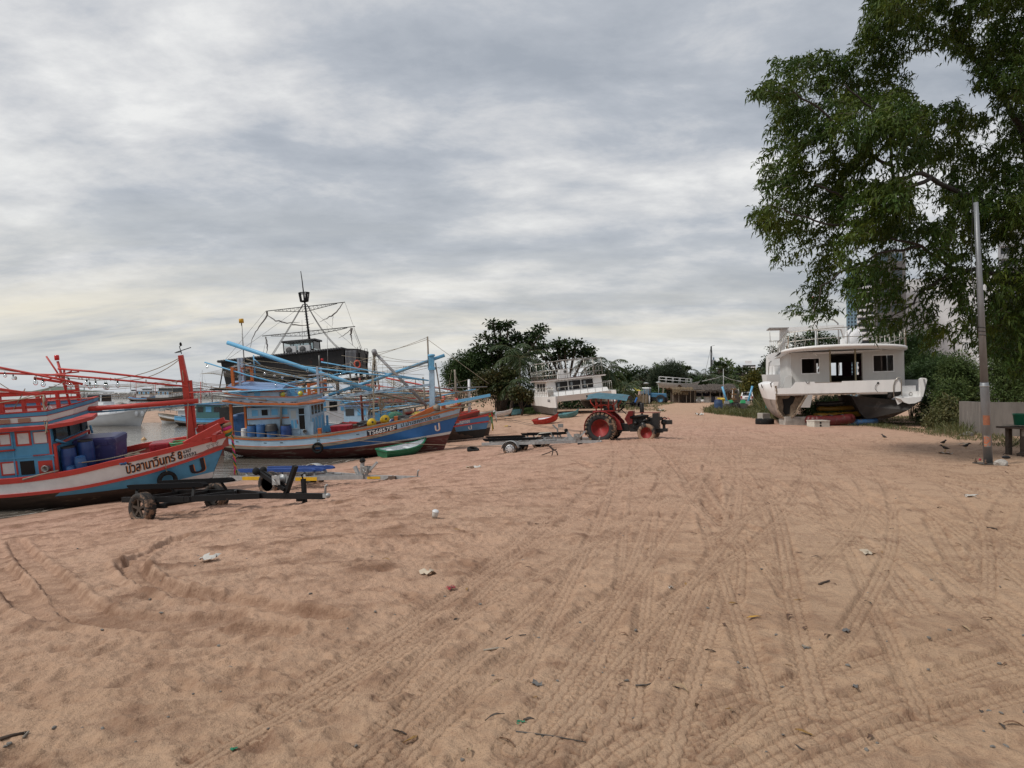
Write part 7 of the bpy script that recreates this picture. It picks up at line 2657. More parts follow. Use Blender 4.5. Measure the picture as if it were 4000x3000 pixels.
for i in range(5):
 b.tube([(5.0+i*.28,.22+.03*i,4.28+.03*i),(4.92+i*.29,.2+.03*i,4.6+.07*i)],.02,5)
b.tube([(.35,.5,4.1),(.3,.45,4.7),(.5,.4,4.75),(.85,.4,4.75),(.95,.4,4.65),(.85,.45,4.15)],.02,6)
b.tube([(.3,.45,4.4),(.9,.42,4.45)],.02,6)
b.build('roof_rail',SST,C1)
b=MB()
b.beam((-.08,.5,4.0),(-.02,.5,4.85),.10,.06)
b.build('rail_board',mat('rail_wood',(.36,.28,.21),.8,var=.3),C1)
b=MB()
b.beam((6.33,.5,4.05),(6.33,.5,4.95),.11,.09)
b.build('rail_board',mat('rail_wood',(.36,.28,.21),.8,var=.3),C1)
b=MB()
b.bx(3.28,3.75,2.6,3.3,4.2,4.75)
b.build('roof_locker',CW,C1)
b=MB()
b.lathe([(.02,0),(.38,.0),(.50,.14),(.50,.5),(.42,.68),(.36,.74),(.2,.86),(.03,.9)],18,(3.95,2.6,4.42))
b.tube([(3.6,2.25,4.5),(3.55,2.2,4.9),(3.75,2.2,5.2)],.05,6)
b.tube([(4.3,2.25,4.5),(4.35,2.2,4.9),(4.15,2.2,5.2)],.05,6)
b.build('covered_helm',mat('white_cover',(.68,.68,.69),.5,var=.15),C1)
for x in(3.75,4.15):
 b=MB()
 b.tube([(x,2.3,4.2),(x,2.3,4.5)],.03,6)
 b.build('helm_leg',SST,C1)
Y2=thing('motor_yacht','white yacht with stern stairs and red topped light mast behind the wreck','motor yacht')
yo=P(3012,1600,50)
place(Y2,(yo.x,50,-.0),-14,0,0)
b=MB()
b.loft([[(-.3,0,3.0),(3,0,3.0),(3.5,9,3.2),(.2,9,3.2)],[(-.1,.4,.7),(2.6,.4,.7),(3,8,.6),(.5,8,.6)]],smooth=False)
b.build('hull',CW,Y2)
b=MB()
b.bx(.35,3.2,1.0,7.0,3.0,4.6)
b.bx(-.15,.55,.2,.5,4.15,4.45)
b.bx(-.1,.3,.2,.6,3.6,4.15)
b.prism([(0.55,4.5),(.85,4.5),(1.05,6.05),(4.6,6.15),(4.85,5.35),(5.05,5.35),(4.75,6.45),(.6,6.35)],.5,Matrix(((1,0,0,.15),(0,0,1,1.0),(0,1,0,0),(0,0,0,1))))
b.build('superstructure',CW,Y2)
b=MB()
for k in range(6):
 b.bx(.55+.02*k,1.1,.5+.22*k,.74+.22*k,3.0,3.25+.22*k)
b.build('stairs',CW,Y2)
b=MB()
b.tube([(-.15,.2,3.0),(-.1,.2,3.85),(.05,.2,3.95)],.03,6)
for k in range(7):
 b.tube([(-.05+.12*k,.2,4.5),(-.03+.12*k,.2,5.35)],.018,5)
b.tube([(-.1,.2,5.35),(.75,.2,5.35)],.025,5)
b.tube([(0.0,.3,5.3),(-.05,.3,6.25)],.018,5)
b.tube([(.1,.2,3.0),(.1,.2,3.6),(.6,.2,3.6)],.02,5)
b.build('handrail',SST,Y2)
b=MB()
b.bx(-.1,1.2,.0,2.0,6.22,6.28)
b.build('awning',mat('awning_grey',(.32,.31,.30),.7),Y2)
b=MB()
b.loft([[(2.9,2,6.35),(3.4,2,6.35),(3.4,2.4,6.35),(2.9,2.4,6.35)],[(3.05,2.1,7.1),(3.25,2.1,7.1),(3.25,2.3,7.1),(3.05,2.3,7.1)]],smooth=False)
b.tube([(3.0,2.2,7.05),(3.15,2.2,6.95),(3.35,2.2,7.05)],.06,6)
b.tube([(3.12,2.2,7.0),(3.12,2.2,8.3)],.04,6)
b.bx(3.05,3.2,2.1,2.3,7.5,7.6)
b.bx(2.98,3.1,2.1,2.3,7.75,7.95)
b.build('light_mast',CW,Y2)
b=MB()
b.lathe([(.11,8.3),(.11,8.42)],10,(3.12,2.2,0))
b.build('lamp_base',CW,Y2)
b=MB()
b.lathe([(.11,8.42),(.11,8.62),(.09,8.64)],10,(3.12,2.2,0))
b.build('lamp_red',mat('lamp_dark_red',(.20,.02,.02),.3),Y2)
# concrete blocks, foam box, tyre
CON=mat('concrete',(.40,.37,.33),.85,var=.35,vscale=4,spots=[((.2,.18,.15),3,.6,.15)],bump=.4,bscale=20)
def block(label,q,s,rz,name='concrete_block',m=None):
 b_=MB()
 x,y,z=s
 g_=random.Random(int(q[0]*100))
 ring=lambda zz_,k:[(sx*x/2*k+g_.uniform(-.01,.01),sy*y/2*k+g_.uniform(-.01,.01),zz_)for sx,sy in((-.96,-1),(.96,-1),(1,-.94),(1,.94),(.96,1),(-.96,1),(-1,.94),(-1,-.94))]
 b_.loft([ring(0,1),ring(z*.5,1.0),ring(z*.96,1.0),ring(z,.97)],smooth=False)
 o_=b_.build(name,m or CON)
 o_.location=q
 o_.rotation_euler=(0,0,rz)
 return tag(o_,label,'block','blocks propping up the wrecked catamaran' if name=='concrete_block' else None)
block('long concrete block under the torn left hull of the wreck',(15.35,38.9,-.03),(1.45,.8,.48),.05)
block('pale concrete block under the right hull of the wreck',(19.7,40.2,-.03),(1.3,.8,.42),-.05)
block('small whitish concrete lump behind the tyre at the wreck',(14.25,40.6,-.03),(.5,.5,.62),.3)
t=thing('foam_box','small square white box with two black holes on the sand before the wreck','box',(15.75,36.9,hz(15.75,36.9)-.02),(0,0,.15))
b=MB()
b.bx(-.42,.42,-.35,.35,0,.31)
b.build('body',mat('dirty_foam',(.60,.57,.50),.8,var=.25,vscale=5),t)
b=MB()
b.bx(-.44,.44,-.37,.37,.312,.36)
b.build('lid',mat('dirty_foam',(.60,.57,.50),.8),t)
b=MB()
for z in(.24,.10):
 b.lathe([(.055,0),(.055,.008),(.01,.008)],12,(-.08,-.35,z),(R(90),0,0))
b.build('hole',DARK,t)
b=MB()
tyre_ring(b,(0,0,0),.5,.33,(0,0,0),30)
o=b.build('old_tyre',RUBBER)
q=P(2987,1640,40)
o.location=(q.x,40,hz(q.x,40)+.15)
tag(o,'black car tyre lying flat on the sand left of the wreck','tyre')
# inflatables under the bridge deck
def inflatable(label,o,yaw,L,rad,m1,m2,n=3,dz=0):
 t_=thing('inflatable',label,'inflatable',(o[0],o[1],o[2]+dz),(0,R(-3),R(yaw)),'towable inflatables under the wreck')
 for k in range(n):
  y=(k-(n-1)/2)*rad*1.7
  b_=MB()
  pts=[]
  for i in range(13):
   u=i/12
   x=-L/2+L*u
   pts.append((x,y,rad+.25*rad*abs(2*u-1)**3))
  b_.tube(pts[:1]+pts[1:-1]+pts[-1:],rad,12)
  b_.sph(pts[0],rad*.98,12,8)
  b_.sph(pts[-1],rad*.98,12,8)
  b_.build('tube',(m1,m2,m1)[k%3],t_)
 b_=MB()
 for x in(-.3,0,.3):
  b_.tube([(L*x,-rad*1.2,rad*2.0),(L*x,0,rad*2.15),(L*x,rad*1.2,rad*2.0)],.025,5)
 b_.build('handle',BLACKP,t_)
 return t_
INFR,INFY,INFB,INFK=[mat('pvc_'+n_,c_,.5,var=.4,vscale=4,spots=[((.10,.08,.06),3,.58,.12)])for n_,c_ in(('red',(.11,.010,.010)),('yellow',(.34,.18,.018)),('blue',(.025,.085,.20)),('black',(.02,.02,.022)))]
inflatable('red towable inflatable with yellow stripe nearest the foam box',(17.0,38.3,-.02),4,2.0,.27,INFR,INFR,2)
inflatable('blue and yellow towable inflatable right of the red one',(18.5,38.5,-.02),-3,1.7,.17,INFB,INFY,3)
inflatable('yellow banana shaped inflatable lying across the heap',(17.9,39.2,.35),8,2.6,.16,INFY,INFY,2)
inflatable('orange yellow inflatable resting on top of the heap',(18.3,39.8,.75),-4,2.4,.13,INFY,INFY,2)
inflatable('black inflatable roll on the very top of the heap',(17.6,39.6,1.0),-15,1.3,.13,INFK,INFR,2)
inflatable('dark inflatable roll behind the blue one beside the right hull',(19.3,40.0,.1),5,1.4,.25,INFK,INFK,2)
for k,(x0,x1)in enumerate(((-1.0,1.0),)):
 b=MB()
 b.tube([(16.05,37.98,.30),(17.0,38.02,.30),(18.0,38.1,.27)],.035,5)
 o=b.build('yellow_strap',INFY)
 tag(o,'yellow stripe strap along the side of the red inflatable','strap')
 # ------ foliage
def leaf_mat(name,c1,c2,trans=.25,rough=.5,spec=.4):
 return mat(name,c1,rough,attr=('rnd',c2),trans=trans,spec=spec,var=.25,vscale=1.3)
def unit(v):
 return v/np.maximum(np.linalg.norm(v,axis=-1,keepdims=True),1e-9)
class Leaves:
 """Collects many leaf blades; each is a bent strip of two quads with its own shade value."""
 def __init__(self,seed=1):
  self.g=np.random.default_rng(seed)
  self.v,self.f,self.r,self.n=[],[],[],0
 def add(self,p,d,L,W,droop=.3,rnd=None):
  """p (n,3) bases, d (n,3) directions, L, W arrays or scalars"""
  n=len(p)
  g=self.g
  d=unit(d)
  L=np.broadcast_to(L,n)[:,None]
  W=np.broadcast_to(W,n)[:,None]
  h=unit(np.cross(d,unit(g.normal(size=(n,3))*.6+np.array([0,0,1.0]))))
  mid=p+d*L*.5
  tip=p+d*L+np.array([0,0,-1.0])*L*droop
  V=np.stack([p-h*W*.12,p+h*W*.12,mid+h*W*.5,mid-h*W*.5,tip+h*W*.06,tip-h*W*.06],1)
  b=self.n+np.arange(n)[:,None]*6
  F=np.concatenate([b+np.array([0,1,2,3]),b+np.array([3,2,4,5])],0)
  self.v.append(V.reshape(-1,3))
  self.f.append(F)
  r=g.random(n)if rnd is None else np.broadcast_to(rnd,n)
  self.r.append(np.repeat(r,6))
  self.n+=n*6
 def diamond(self,p,d,L,W,rnd=None,nrm=None):
  n=len(p)
  g=self.g
  d=unit(d)
  up=unit(g.normal(size=(n,3))*.5+np.array([0,0,1.0]))if nrm is None else nrm
  h=unit(np.cross(d,up))
  L=np.broadcast_to(L,n)[:,None]
  W=np.broadcast_to(W,n)[:,None]
  V=np.stack([p,p+d*L*.5+h*W*.5,p+d*L,p+d*L*.5-h*W*.5],1)
  b=self.n+np.arange(n)[:,None]*4
  self.v.append(V.reshape(-1,3))
  self.f.append(b+np.array([0,1,2,3]))
  r=g.random(n)if rnd is None else np.broadcast_to(rnd,n)
  self.r.append(np.repeat(r,4))
  self.n+=n*4
 def build(self,name,m,parent=None):
  return np_mesh(name,np.concatenate(self.v),np.concatenate(self.f),m,parent,{'rnd':np.concatenate(self.r)})
BARK=mat('bark',(.10,.078,.062),.9,var=.5,vscale=5,spots=[((.20,.15,.12),4,.58,.15)],bump=.6,bscale=18)
BARKR=mat('bark_grey',(.055,.045,.039),.9,var=.5,vscale=5,spots=[((.10,.085,.075),4,.58,.15)],bump=.5,bscale=16)
ACA=leaf_mat('acacia_leaf',(.038,.080,.012),(.125,.155,.022),.28,.55,.25)
ALM=leaf_mat('almond_leaf',(.020,.046,.013),(.065,.100,.025),.18)
GRAPE=leaf_mat('seagrape_leaf',(.042,.062,.018),(.13,.095,.035),.15)
FINE=leaf_mat('fine_leaf',(.038,.074,.024),(.095,.14,.045),.22,.55,.25)
FINEL=leaf_mat('light_fine_leaf',(.066,.11,.032),(.15,.19,.06),.27,.55,.25)
PALM=leaf_mat('palm_leaf',(.030,.060,.018),(.090,.12,.04),.2)
PALMG=leaf_mat('grey_palm_leaf',(.05,.075,.045),(.12,.14,.08),.2)
CASU=leaf_mat('casuarina_leaf',(.040,.062,.036),(.08,.105,.06),.15)
YELLOWG=leaf_mat('yellow_green_leaf',(.075,.085,.018),(.19,.16,.03),.2)
GRASSM=leaf_mat('grass_blade',(.065,.085,.022),(.20,.17,.075),.2)
def in_poly(px,py,poly):
 x,y=np.asarray(px),np.asarray(py)
 ins=np.zeros(x.shape,bool)
 n=len(poly)
 for i in range(n):
  x0,y0=poly[i]
  x1,y1=poly[(i+1)%n]
  c=((y0>y)!=(y1>y))&(x<(x1-x0)*(y-y0)/(y1-y0+1e-12)+x0)
  ins^=c
 return ins
 # ---- the big acacia at the right
AC=thing('acacia_tree','tall acacia with drooping sickle shaped leaves leaning over the lamp post','tree',(17.2,23.0,-.05))
org=Vector((17.2,23.0,-.05))
CROWN=[(3404,-200),(3404,0),(3377,81),(3366,163),(3301,217),(3274,206),(3225,179),(3204,217),(3155,211),(3030,228),(3025,304),(2938,352),(2954,374),(3036,401),(3046,461),(2992,504),(2987,586),(2992,678),(2960,727),(2981,770),(2943,803),(2938,846),(3008,895),(3027,967),(3041,1062),(3104,1089),(3113,1144),(3072,1189),(3086,1225),(3149,1207),(3158,1248),(3190,1288),(3203,1252),(3235,1234),(3271,1220),(3253,1175),(3267,1125),(3290,1060),(3312,1144),(3307,1198),(3357,1234),(3393,1279),(3434,1297),(3497,1279),(3538,1288),(3556,1229),(3588,1279),(3633,1329),(3723,1333),(3769,1365),(3814,1342),(3836,1388),(3904,1410),(3950,1450),(4000,1455),(4200,1455),(4200,-200)]
HOLES=[[(3497,239),(3572,190),(3692,168),(3779,217),(3822,325),(3892,358),(3892,412),(3790,430),(3746,370),(3670,390),(3605,390),(3545,325),(3572,260)],[(3155,545),(3215,520),(3235,600),(3180,650),(3140,610)],[(3270,540),(3330,530),(3345,590),(3290,610)],[(3170,790),(3235,800),(3230,870),(3180,860)],[(3260,1010),(3300,990),(3330,1060),(3270,1070)],[(3640,1150),(3720,1120),(3760,1200),(3690,1250)],[(3080,880),(3130,900),(3110,960),(3070,930)],[(3560,1040),(3610,1050),(3600,1130),(3550,1120)],[(3880,1280),(3960,1290),(3940,1340),(3890,1330)],[(3130,330),(3160,320),(3170,360),(3140,370)],[(3800,60),(3850,50),(3860,110),(3810,110)],[(3650,20),(3690,30),(3680,70),(3640,60)],[(3330,930),(3390,930),(3380,985),(3335,985)],[(3440,560),(3480,560),(3480,610),(3445,610)]]
lv=Leaves(5)
g=np.random.default_rng(17)
cand=21000
px=g.uniform(2920,4180,cand)
py=g.uniform(-190,1450,cand)
ok=in_poly(px,py,CROWN)
for h_ in HOLES:
 ok&=~in_poly(px,py-18,h_)
thin=np.where(py>930,.42,.80)
thin=np.where((px>3850)&(py>1040),.9,thin)
thin=np.where((px<3080),.62,thin)
n1=vnoise(px/75,py/75,3)
ok&=(g.random(cand)<thin*np.clip(-.12+1.75*n1,0,1))
px,py=px[ok],py[ok]
twigs=MB(Matrix.Translation(-org))
ns=len(px)
Yd=17.2+6.5*vnoise(px/160,py/160,9)+g.uniform(-.9,.9,ns)
Yd=np.where((px>3780)&(py>1000),19.5+g.uniform(-.8,2.5,ns),Yd)
clump=vnoise(px/60,py/60,23)
trunk_px=4150
for i in range(ns):
 c=np.array(P(px[i],py[i],Yd[i]))
 out=np.array([-(trunk_px-px[i])/900+g.normal()*.35,g.normal()*.6,g.normal()*.35-.1+(.35 if py[i]<400 else 0)])
 out=out/np.linalg.norm(out)
 Ls=g.uniform(.30,.60)
 k=int(g.integers(11,18))
 t=np.linspace(.05,1,k)[:,None]
 base=c+out*Ls*(t-.4)+np.array([0,0,-.16])*t**2*Ls*2
 rad=g.normal(size=(k,3))
 d=out*.6+rad*.75+np.array([0,0,-.34])
 lv.add(base,d,g.uniform(.11,.18,k),g.uniform(.038,.058,k),g.uniform(.15,.55),np.clip(clump[i]*.8+g.normal(size=k)*.18,0,1))
 if i%4==0:
  twigs.tube([Vector(c-out*Ls*.5),Vector(c),Vector(c+out*Ls*.5-np.array([0,0,.1]))],.006,3,.003,cap=False)
lv.v=[v-np.array(org)for v in lv.v]
lv.build('crown',ACA,AC)
twigs.build('twigs',BARK,AC)
b=MB(Matrix.Translation(-org))
TR0=Vector((17.2,23.0,-.1))
def limb(pts,r0,r1,n=8):
 out=[]
 P_=[V3(p)for p in pts]
 for i in range(len(P_)-1):
  for s in range(4):
   out.append(P_[i].lerp(P_[i+1],s/4)+Vector((random.uniform(-.04,.04),random.uniform(-.04,.04),random.uniform(-.04,.04))))
 out.append(P_[-1])
 b.tube(out,r0,n,r1)
limb([TR0,P(4120,1250,22.6),P(4060,1000,22.2),P(4060,780,21.8),P(4120,300,21.5),P(4100,-150,21)],.26,.13,10)
limb([P(4075,900,23),P(3990,510,22.8),P(3876,293,22.4),P(3746,163,22),P(3632,108,21.8),P(3500,120,21.5)],.115,.03)
limb([P(4065,900,22),P(3876,813,20.8),P(3795,770,20.4),P(3735,748,20.2),P(3600,680,20),P(3491,700,19.8)],.11,.05)
limb([P(3640,700,20),P(3491,759,19.6),P(3380,765,19.2),P(3301,770,19),P(3180,720,18.6)],.06,.02)
limb([P(3491,700,19.8),P(3470,560,19.5),P(3400,420,19.3),P(3300,330,19)],.05,.02)
limb([P(3480,650,19.7),P(3340,560,19.2),P(3200,420,18.8),P(3060,340,18.5),P(2980,350,18.3)],.045,.012)
limb([P(4060,1110,22.4),P(3927,1107,21),P(3895,1076,20.5),P(3836,1058,20.2),P(3732,1053,20),P(3600,960,19.6),P(3480,930,19.2)],.10,.03)
limb([P(3732,1053,20),P(3620,1130,19.8),P(3545,1200,19.5),P(3480,1240,19.3)],.045,.015)
limb([P(3600,960,19.6),P(3450,990,19.2),P(3310,1050,18.8),P(3210,1120,18.5),P(3180,1220,18.4)],.04,.012)
limb([P(3440,860,19.3),P(3250,880,18.8),P(3120,840,18.6),P(3010,800,18.4)],.04,.012)
limb([P(4060,1000,22.2),P(3960,1180,21.4),P(3880,1280,21)],.06,.02)
b.build('trunk',BARKR,AC)
# ---- generic trees and bushes
def tree(label,name,base,lumps,m,leaf,kind='tree',trunk_r=.15,dens=1.0,seed=1,droop=.1,flat=.0,group=None,clump_r=.5,per=26,thin=False,bark=BARK,cat='tree'):
 """lumps: (px, py, rx px, ry px, Y) ellipses of foliage in space; trunk and limbs run from base to each lump."""
 base=V3(base)
 t=thing(name,label,cat,base,group=group)
 L_=Leaves(seed)
 g_=np.random.default_rng(seed)
 w=MB(Matrix.Translation(-base))
 allc=[]
 for(px_,py_,rx,ry,Y)in lumps:
  c=np.array(P(px_,py_,Y))
  s=Y/FPX
  r3=np.array([rx*s,max(rx,ry)*s*.8,ry*s])
  vol=r3[0]*r3[2]
  n_=max(6,int(dens*7.5*vol/(clump_r**2)))
  q=unit(g_.normal(size=(n_,3)))*(g_.random((n_,1))**.45)*np.array([1,1,1.0])
  cc=c+q*r3
  allc.append(c)
  for k in range(n_):
   kk=int(per*g_.uniform(.6,1.3))
   off=unit(g_.normal(size=(kk,3)))*(g_.random((kk,1))**.5)*clump_r*np.array([1,1,1-flat])
   p_=cc[k]+off
   d=unit(off+g_.normal(size=(kk,3))*.25*clump_r+(q[k]*r3)*.15)+np.array([0,0,-droop])
   rv=np.clip(g_.normal()*.22+.45+g_.normal(size=kk)*.15,0,1)
   if thin:
    L_.add(p_,d,leaf[0]*g_.uniform(.7,1.3,kk),leaf[1],.1,rv)
   else:
    L_.diamond(p_,d,leaf[0]*g_.uniform(.7,1.3,kk),leaf[1]*g_.uniform(.8,1.2,kk),rv)
  j=base+(Vector(c)-base)*.45
  j.x,j.y=base.x+(c[0]-base.x)*.25,base.y+(c[1]-base.y)*.25
  e=Vector(c)+Vector((0,0,-.2*r3[2]))
  w.tube([base+Vector((random.uniform(-.1,.1),0,-.05)),j,e,e+(e-j).normalized()*r3[0]*.5],trunk_r,6,trunk_r*.25)
  for k in range(0,n_,6):
   w.tube([e,(Vector(cc[k])+e)/2+Vector((0,0,.05)),Vector(cc[k])],trunk_r*.22,4,trunk_r*.08,cap=False)
 L_.v=[v-np.array(base)for v in L_.v]
 L_.build('crown',m,t)
 w.build('trunk',bark,t)
 return t
def gp(px,Y,dz=0):
 q=P(px,1530,Y)
 return Vector((q.x,Y,float(gz(q.x,Y))+dz))
tree('tall tiered sea almond tree with a top sprig standing above its neighbours','almond_tree',gp(1965,78),[(1953,1278,26,16,77),(1925,1262,14,12,77),(1985,1263,18,12,76.5),(1900,1312,34,14,77),(1868,1356,44,16,76),(1938,1338,50,22,77),(2025,1325,62,26,77.5),(2088,1306,34,14,77),(2110,1284,12,10,77),(2100,1320,28,14,76),(1990,1385,95,50,78),(1900,1400,70,40,78),(2070,1370,40,24,77)],ALM,(.40,.26),trunk_r=.2,dens=1.5,seed=3,flat=.6,clump_r=.75,per=24,group='trees behind the tilted catamaran')
tree('broad flat topped sea almond tree right behind the tilted catamaran roof','almond_tree',gp(2215,82),[(2205,1350,55,18,81),(2252,1336,20,10,81),(2170,1338,30,14,81),(2240,1375,80,18,82),(2295,1362,30,14,82),(2130,1350,35,12,81),(2100,1362,30,9,81),(2170,1392,60,18,82),(2280,1392,40,16,82)],ALM,(.40,.26),trunk_r=.2,dens=1.5,seed=4,flat=.65,clump_r=.75,per=24,group='trees behind the tilted catamaran')
tree('feathery dark tree at the left edge of the grove','feathery_tree',gp(1800,76),[(1810,1420,60,42,75),(1765,1455,42,40,75),(1850,1430,60,50,76),(1790,1490,60,40,75),(1870,1480,70,50,76)],FINE,(.30,.10),trunk_r=.12,dens=1.5,seed=5,droop=.3,clump_r=.6,per=60,group='trees behind the tilted catamaran')
tree('rusty green sea grape bush under the tiered tree','seagrape_bush',gp(1950,71),[(1930,1485,70,38,70),(1985,1475,40,32,70),(1900,1500,50,40,70),(1970,1510,45,26,70)],GRAPE,(.22,.19),trunk_r=.1,dens=1.5,seed=6,clump_r=.5,per=40,group='trees behind the tilted catamaran',cat='bush')
tree('low green sea grape by the left hull of the tilted catamaran','seagrape_bush',gp(2040,68),[(2040,1535,44,20,67),(2070,1548,26,14,67),(2010,1545,22,16,67)],GRAPE,(.22,.19),trunk_r=.06,dens=1.4,seed=7,clump_r=.45,per=30,group='trees behind the tilted catamaran',cat='bush')
tree('dark shrub mass filling the gap beneath the palm','dark_shrub',gp(2090,80),[(2090,1500,90,70,80),(2150,1470,80,60,83),(2000,1540,80,50,82),(1880,1540,90,50,82)],ALM,(.25,.14),trunk_r=.1,dens=.9,seed=8,clump_r=.7,per=34,group='trees behind the tilted catamaran',cat='bush')
# dark open shed under the grove
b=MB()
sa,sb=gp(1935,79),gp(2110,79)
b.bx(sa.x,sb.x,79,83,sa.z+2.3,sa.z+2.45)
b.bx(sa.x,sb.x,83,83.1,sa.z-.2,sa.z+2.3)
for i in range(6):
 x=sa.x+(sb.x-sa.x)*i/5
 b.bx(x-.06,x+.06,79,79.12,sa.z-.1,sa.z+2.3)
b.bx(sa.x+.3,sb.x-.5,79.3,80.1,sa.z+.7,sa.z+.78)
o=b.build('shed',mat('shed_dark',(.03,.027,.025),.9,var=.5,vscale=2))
tag(o,'low dark open shed in the shade beneath the grove','shed')
def frond(L_,w,base,az,el,L,curve,leaf,width,n=26,rnd=.4,gr=None):
 g_=gr
 d=Vector((math.cos(az)*math.cos(el),math.sin(az)*math.cos(el),math.sin(el)))
 pts=[V3(base)]
 seg=10
 for i in range(seg):
  d=(d+Vector((0,0,-curve/seg))).normalized()
  pts.append(pts[-1]+d*(L/seg))
 w.tube(pts,.025,4,.008,cap=False)
 P_=np.array([list(p)for p in pts])
 t=np.linspace(.12,1,n)
 xi=np.linspace(0,1,seg+1)
 base_=np.stack([np.interp(t,xi,P_[:,k])for k in range(3)],-1)
 tan=unit(np.stack([np.interp(np.minimum(t+.05,1),xi,P_[:,k])-np.interp(t-.05,xi,P_[:,k])for k in range(3)],-1))
 side=unit(np.cross(tan,np.array([0,0,1.0])))
 ll=leaf*(np.sin(np.pi*np.clip(t*.9+.08,0,1))**.6+.15)
 for s in(-1,1):
  dd=unit(side*s*.9+tan*.6+np.array([0,0,-.35])+g_.normal(size=(n,3))*.08)
  L_.add(base_,dd,ll,width,.25,np.clip(rnd+g_.normal(size=n)*.15,0,1))
def palm(label,name,base,top,nf,L,leaf,width,m,seed,group,curve=1.6,trunk_r=.14,el0=(-.3,1.3),cat='palm tree',n=26):
 base,top=V3(base),V3(top)
 t=thing(name,label,cat,base,group=group)
 L_=Leaves(seed)
 g_=np.random.default_rng(seed)
 M_=Matrix.Translation(-base)
 w=MB(M_)
 w.tube([base-Vector((0,0,.1)),base.lerp(top,.5)+Vector((g_.uniform(-.15,.15),0,0)),top],trunk_r,8,trunk_r*.75)
 w.build('trunk',BARK,t)
 w=MB(M_)
 for k in range(nf):
  frond(L_,w,top,2.4*k+g_.uniform(-.3,.3),g_.uniform(*el0),L*g_.uniform(.8,1.1),curve*g_.uniform(.7,1.2),leaf,width,n,g_.uniform(.2,.7),g_)
 w.build('frond_stalk',mat('stalk',(.12,.12,.05),.7),t)
 L_.v=[v-np.array(base)for v in L_.v]
 L_.build('crown',m,t)
 return t
def fanpalm(label,base,top,nf,Rf,m,seed,group):
 base,top=V3(base),V3(top)
 t=thing('fan_palm',label,'palm tree',base,group=group)
 L_=Leaves(seed)
 g_=np.random.default_rng(seed)
 w=MB(Matrix.Translation(-base))
 w.tube([base-Vector((0,0,.1)),top],.2,8,.15)
 for k in range(nf):
  az,el=2.4*k,g_.uniform(-.7,1.3)
  d=np.array([math.cos(az)*math.cos(el),math.sin(az)*math.cos(el),math.sin(el)])
  c=np.array(top)+d*Rf*g_.uniform(.8,1.1)
  w.tube([top,Vector(c)],.02,4,cap=False)
  s=unit(np.cross(d,np.array([0,0,1.0]))[None])[0]
  u=np.cross(s,d)
  n=18
  a=np.linspace(-1.5,1.5,n)
  dd=np.cos(a)[:,None]*d+np.sin(a)[:,None]*(s*.8+u*.3)
  L_.add(np.repeat(c[None],n,0),dd,Rf*.85,Rf*.16,.2,np.clip(g_.uniform(.2,.7)+g_.normal(size=n)*.1,0,1))
 w.build('trunk',BARK,t)
 L_.v=[v-np.array(base)for v in L_.v]
 L_.build('crown',m,t)
GP1,GP2='palms behind the tilted catamaran','palms behind the thatched huts'
palm('large coconut palm with hanging fronds in the middle of the dark grove','coconut_palm',gp(2040,72),P(2030,1400,72),20,3.6,.95,.08,PALM,3,GP1,2.0,el0=(-.5,1.2))
palm('short coconut palm fanning low beneath the large palm','coconut_palm',gp(1990,69),P(2000,1500,69),12,2.4,.6,.05,PALM,4,GP1,1.8,el0=(-.1,1.1))
palm('coconut palm rising over the right end of the tilted catamaran','coconut_palm',gp(2370,84),P(2372,1440,84),18,3.2,.9,.085,PALM,5,GP1,1.7)
palm('grey green palm partly hidden behind the canopy frame','coconut_palm',gp(2320,86),P(2320,1425,86),14,3.0,.9,.085,PALMG,6,GP1,1.8)
palm('young coconut palm with arching fronds right of the tilted catamaran','coconut_palm',gp(2440,92),P(2440,1518,92),14,3.0,.85,.085,PALM,7,GP1,1.7,el0=(.1,1.3))
palm('small yellowish palm by the parasol near the blue tractor','coconut_palm',gp(2425,98),P(2420,1530,98),11,2.4,.7,.085,YELLOWG,8,GP1,1.9,el0=(.0,1.2))
# row behind the huts
palm('grey date palm with arching fronds left of the tall bare mast','date_palm',gp(2745,150),P(2745,1475,150),22,3.4,.7,.09,PALMG,9,GP2,1.7,el0=(-.3,1.3))
palm('grey date palm directly below the tall bare mast','date_palm',gp(2790,155),P(2788,1480,155),22,3.0,.7,.09,PALMG,10,GP2,1.7,el0=(-.3,1.3))
palm('dull green coconut palm behind the white car','coconut_palm',gp(2870,140),P(2868,1500,140),16,3.2,.7,.06,PALM,11,GP2,1.7)
fanpalm('round headed fan palm between the feathery casuarina and the hut roof',gp(2680,150),P(2680,1462,150),26,1.25,PALM,12,GP2)
fanpalm('tall fan palm rising beside the slim glass tower',gp(2810,158),P(2808,1447,158),28,1.4,PALM,13,GP2)
fanpalm('fan palm standing left of the white balconied hotel',gp(2905,150),P(2903,1468,150),28,1.5,PALM,14,GP2)
fanpalm('small fan palm left of the hut roof boat',gp(2500,130),P(2500,1492,130),22,1.0,PALMG,15,GP2)
tree('tall feathery grey green casuarina behind the blue tractor','casuarina_tree',gp(2600,140),[(2575,1475,34,40,140),(2615,1460,34,46,140),(2640,1475,36,46,141),(2655,1505,36,30,141),(2560,1505,30,26,140),(2600,1500,60,34,141)],CASU,(.75,.09),trunk_r=.12,dens=2.0,seed=20,droop=-.5,clump_r=.8,per=44,thin=True,group='greenery behind the huts')
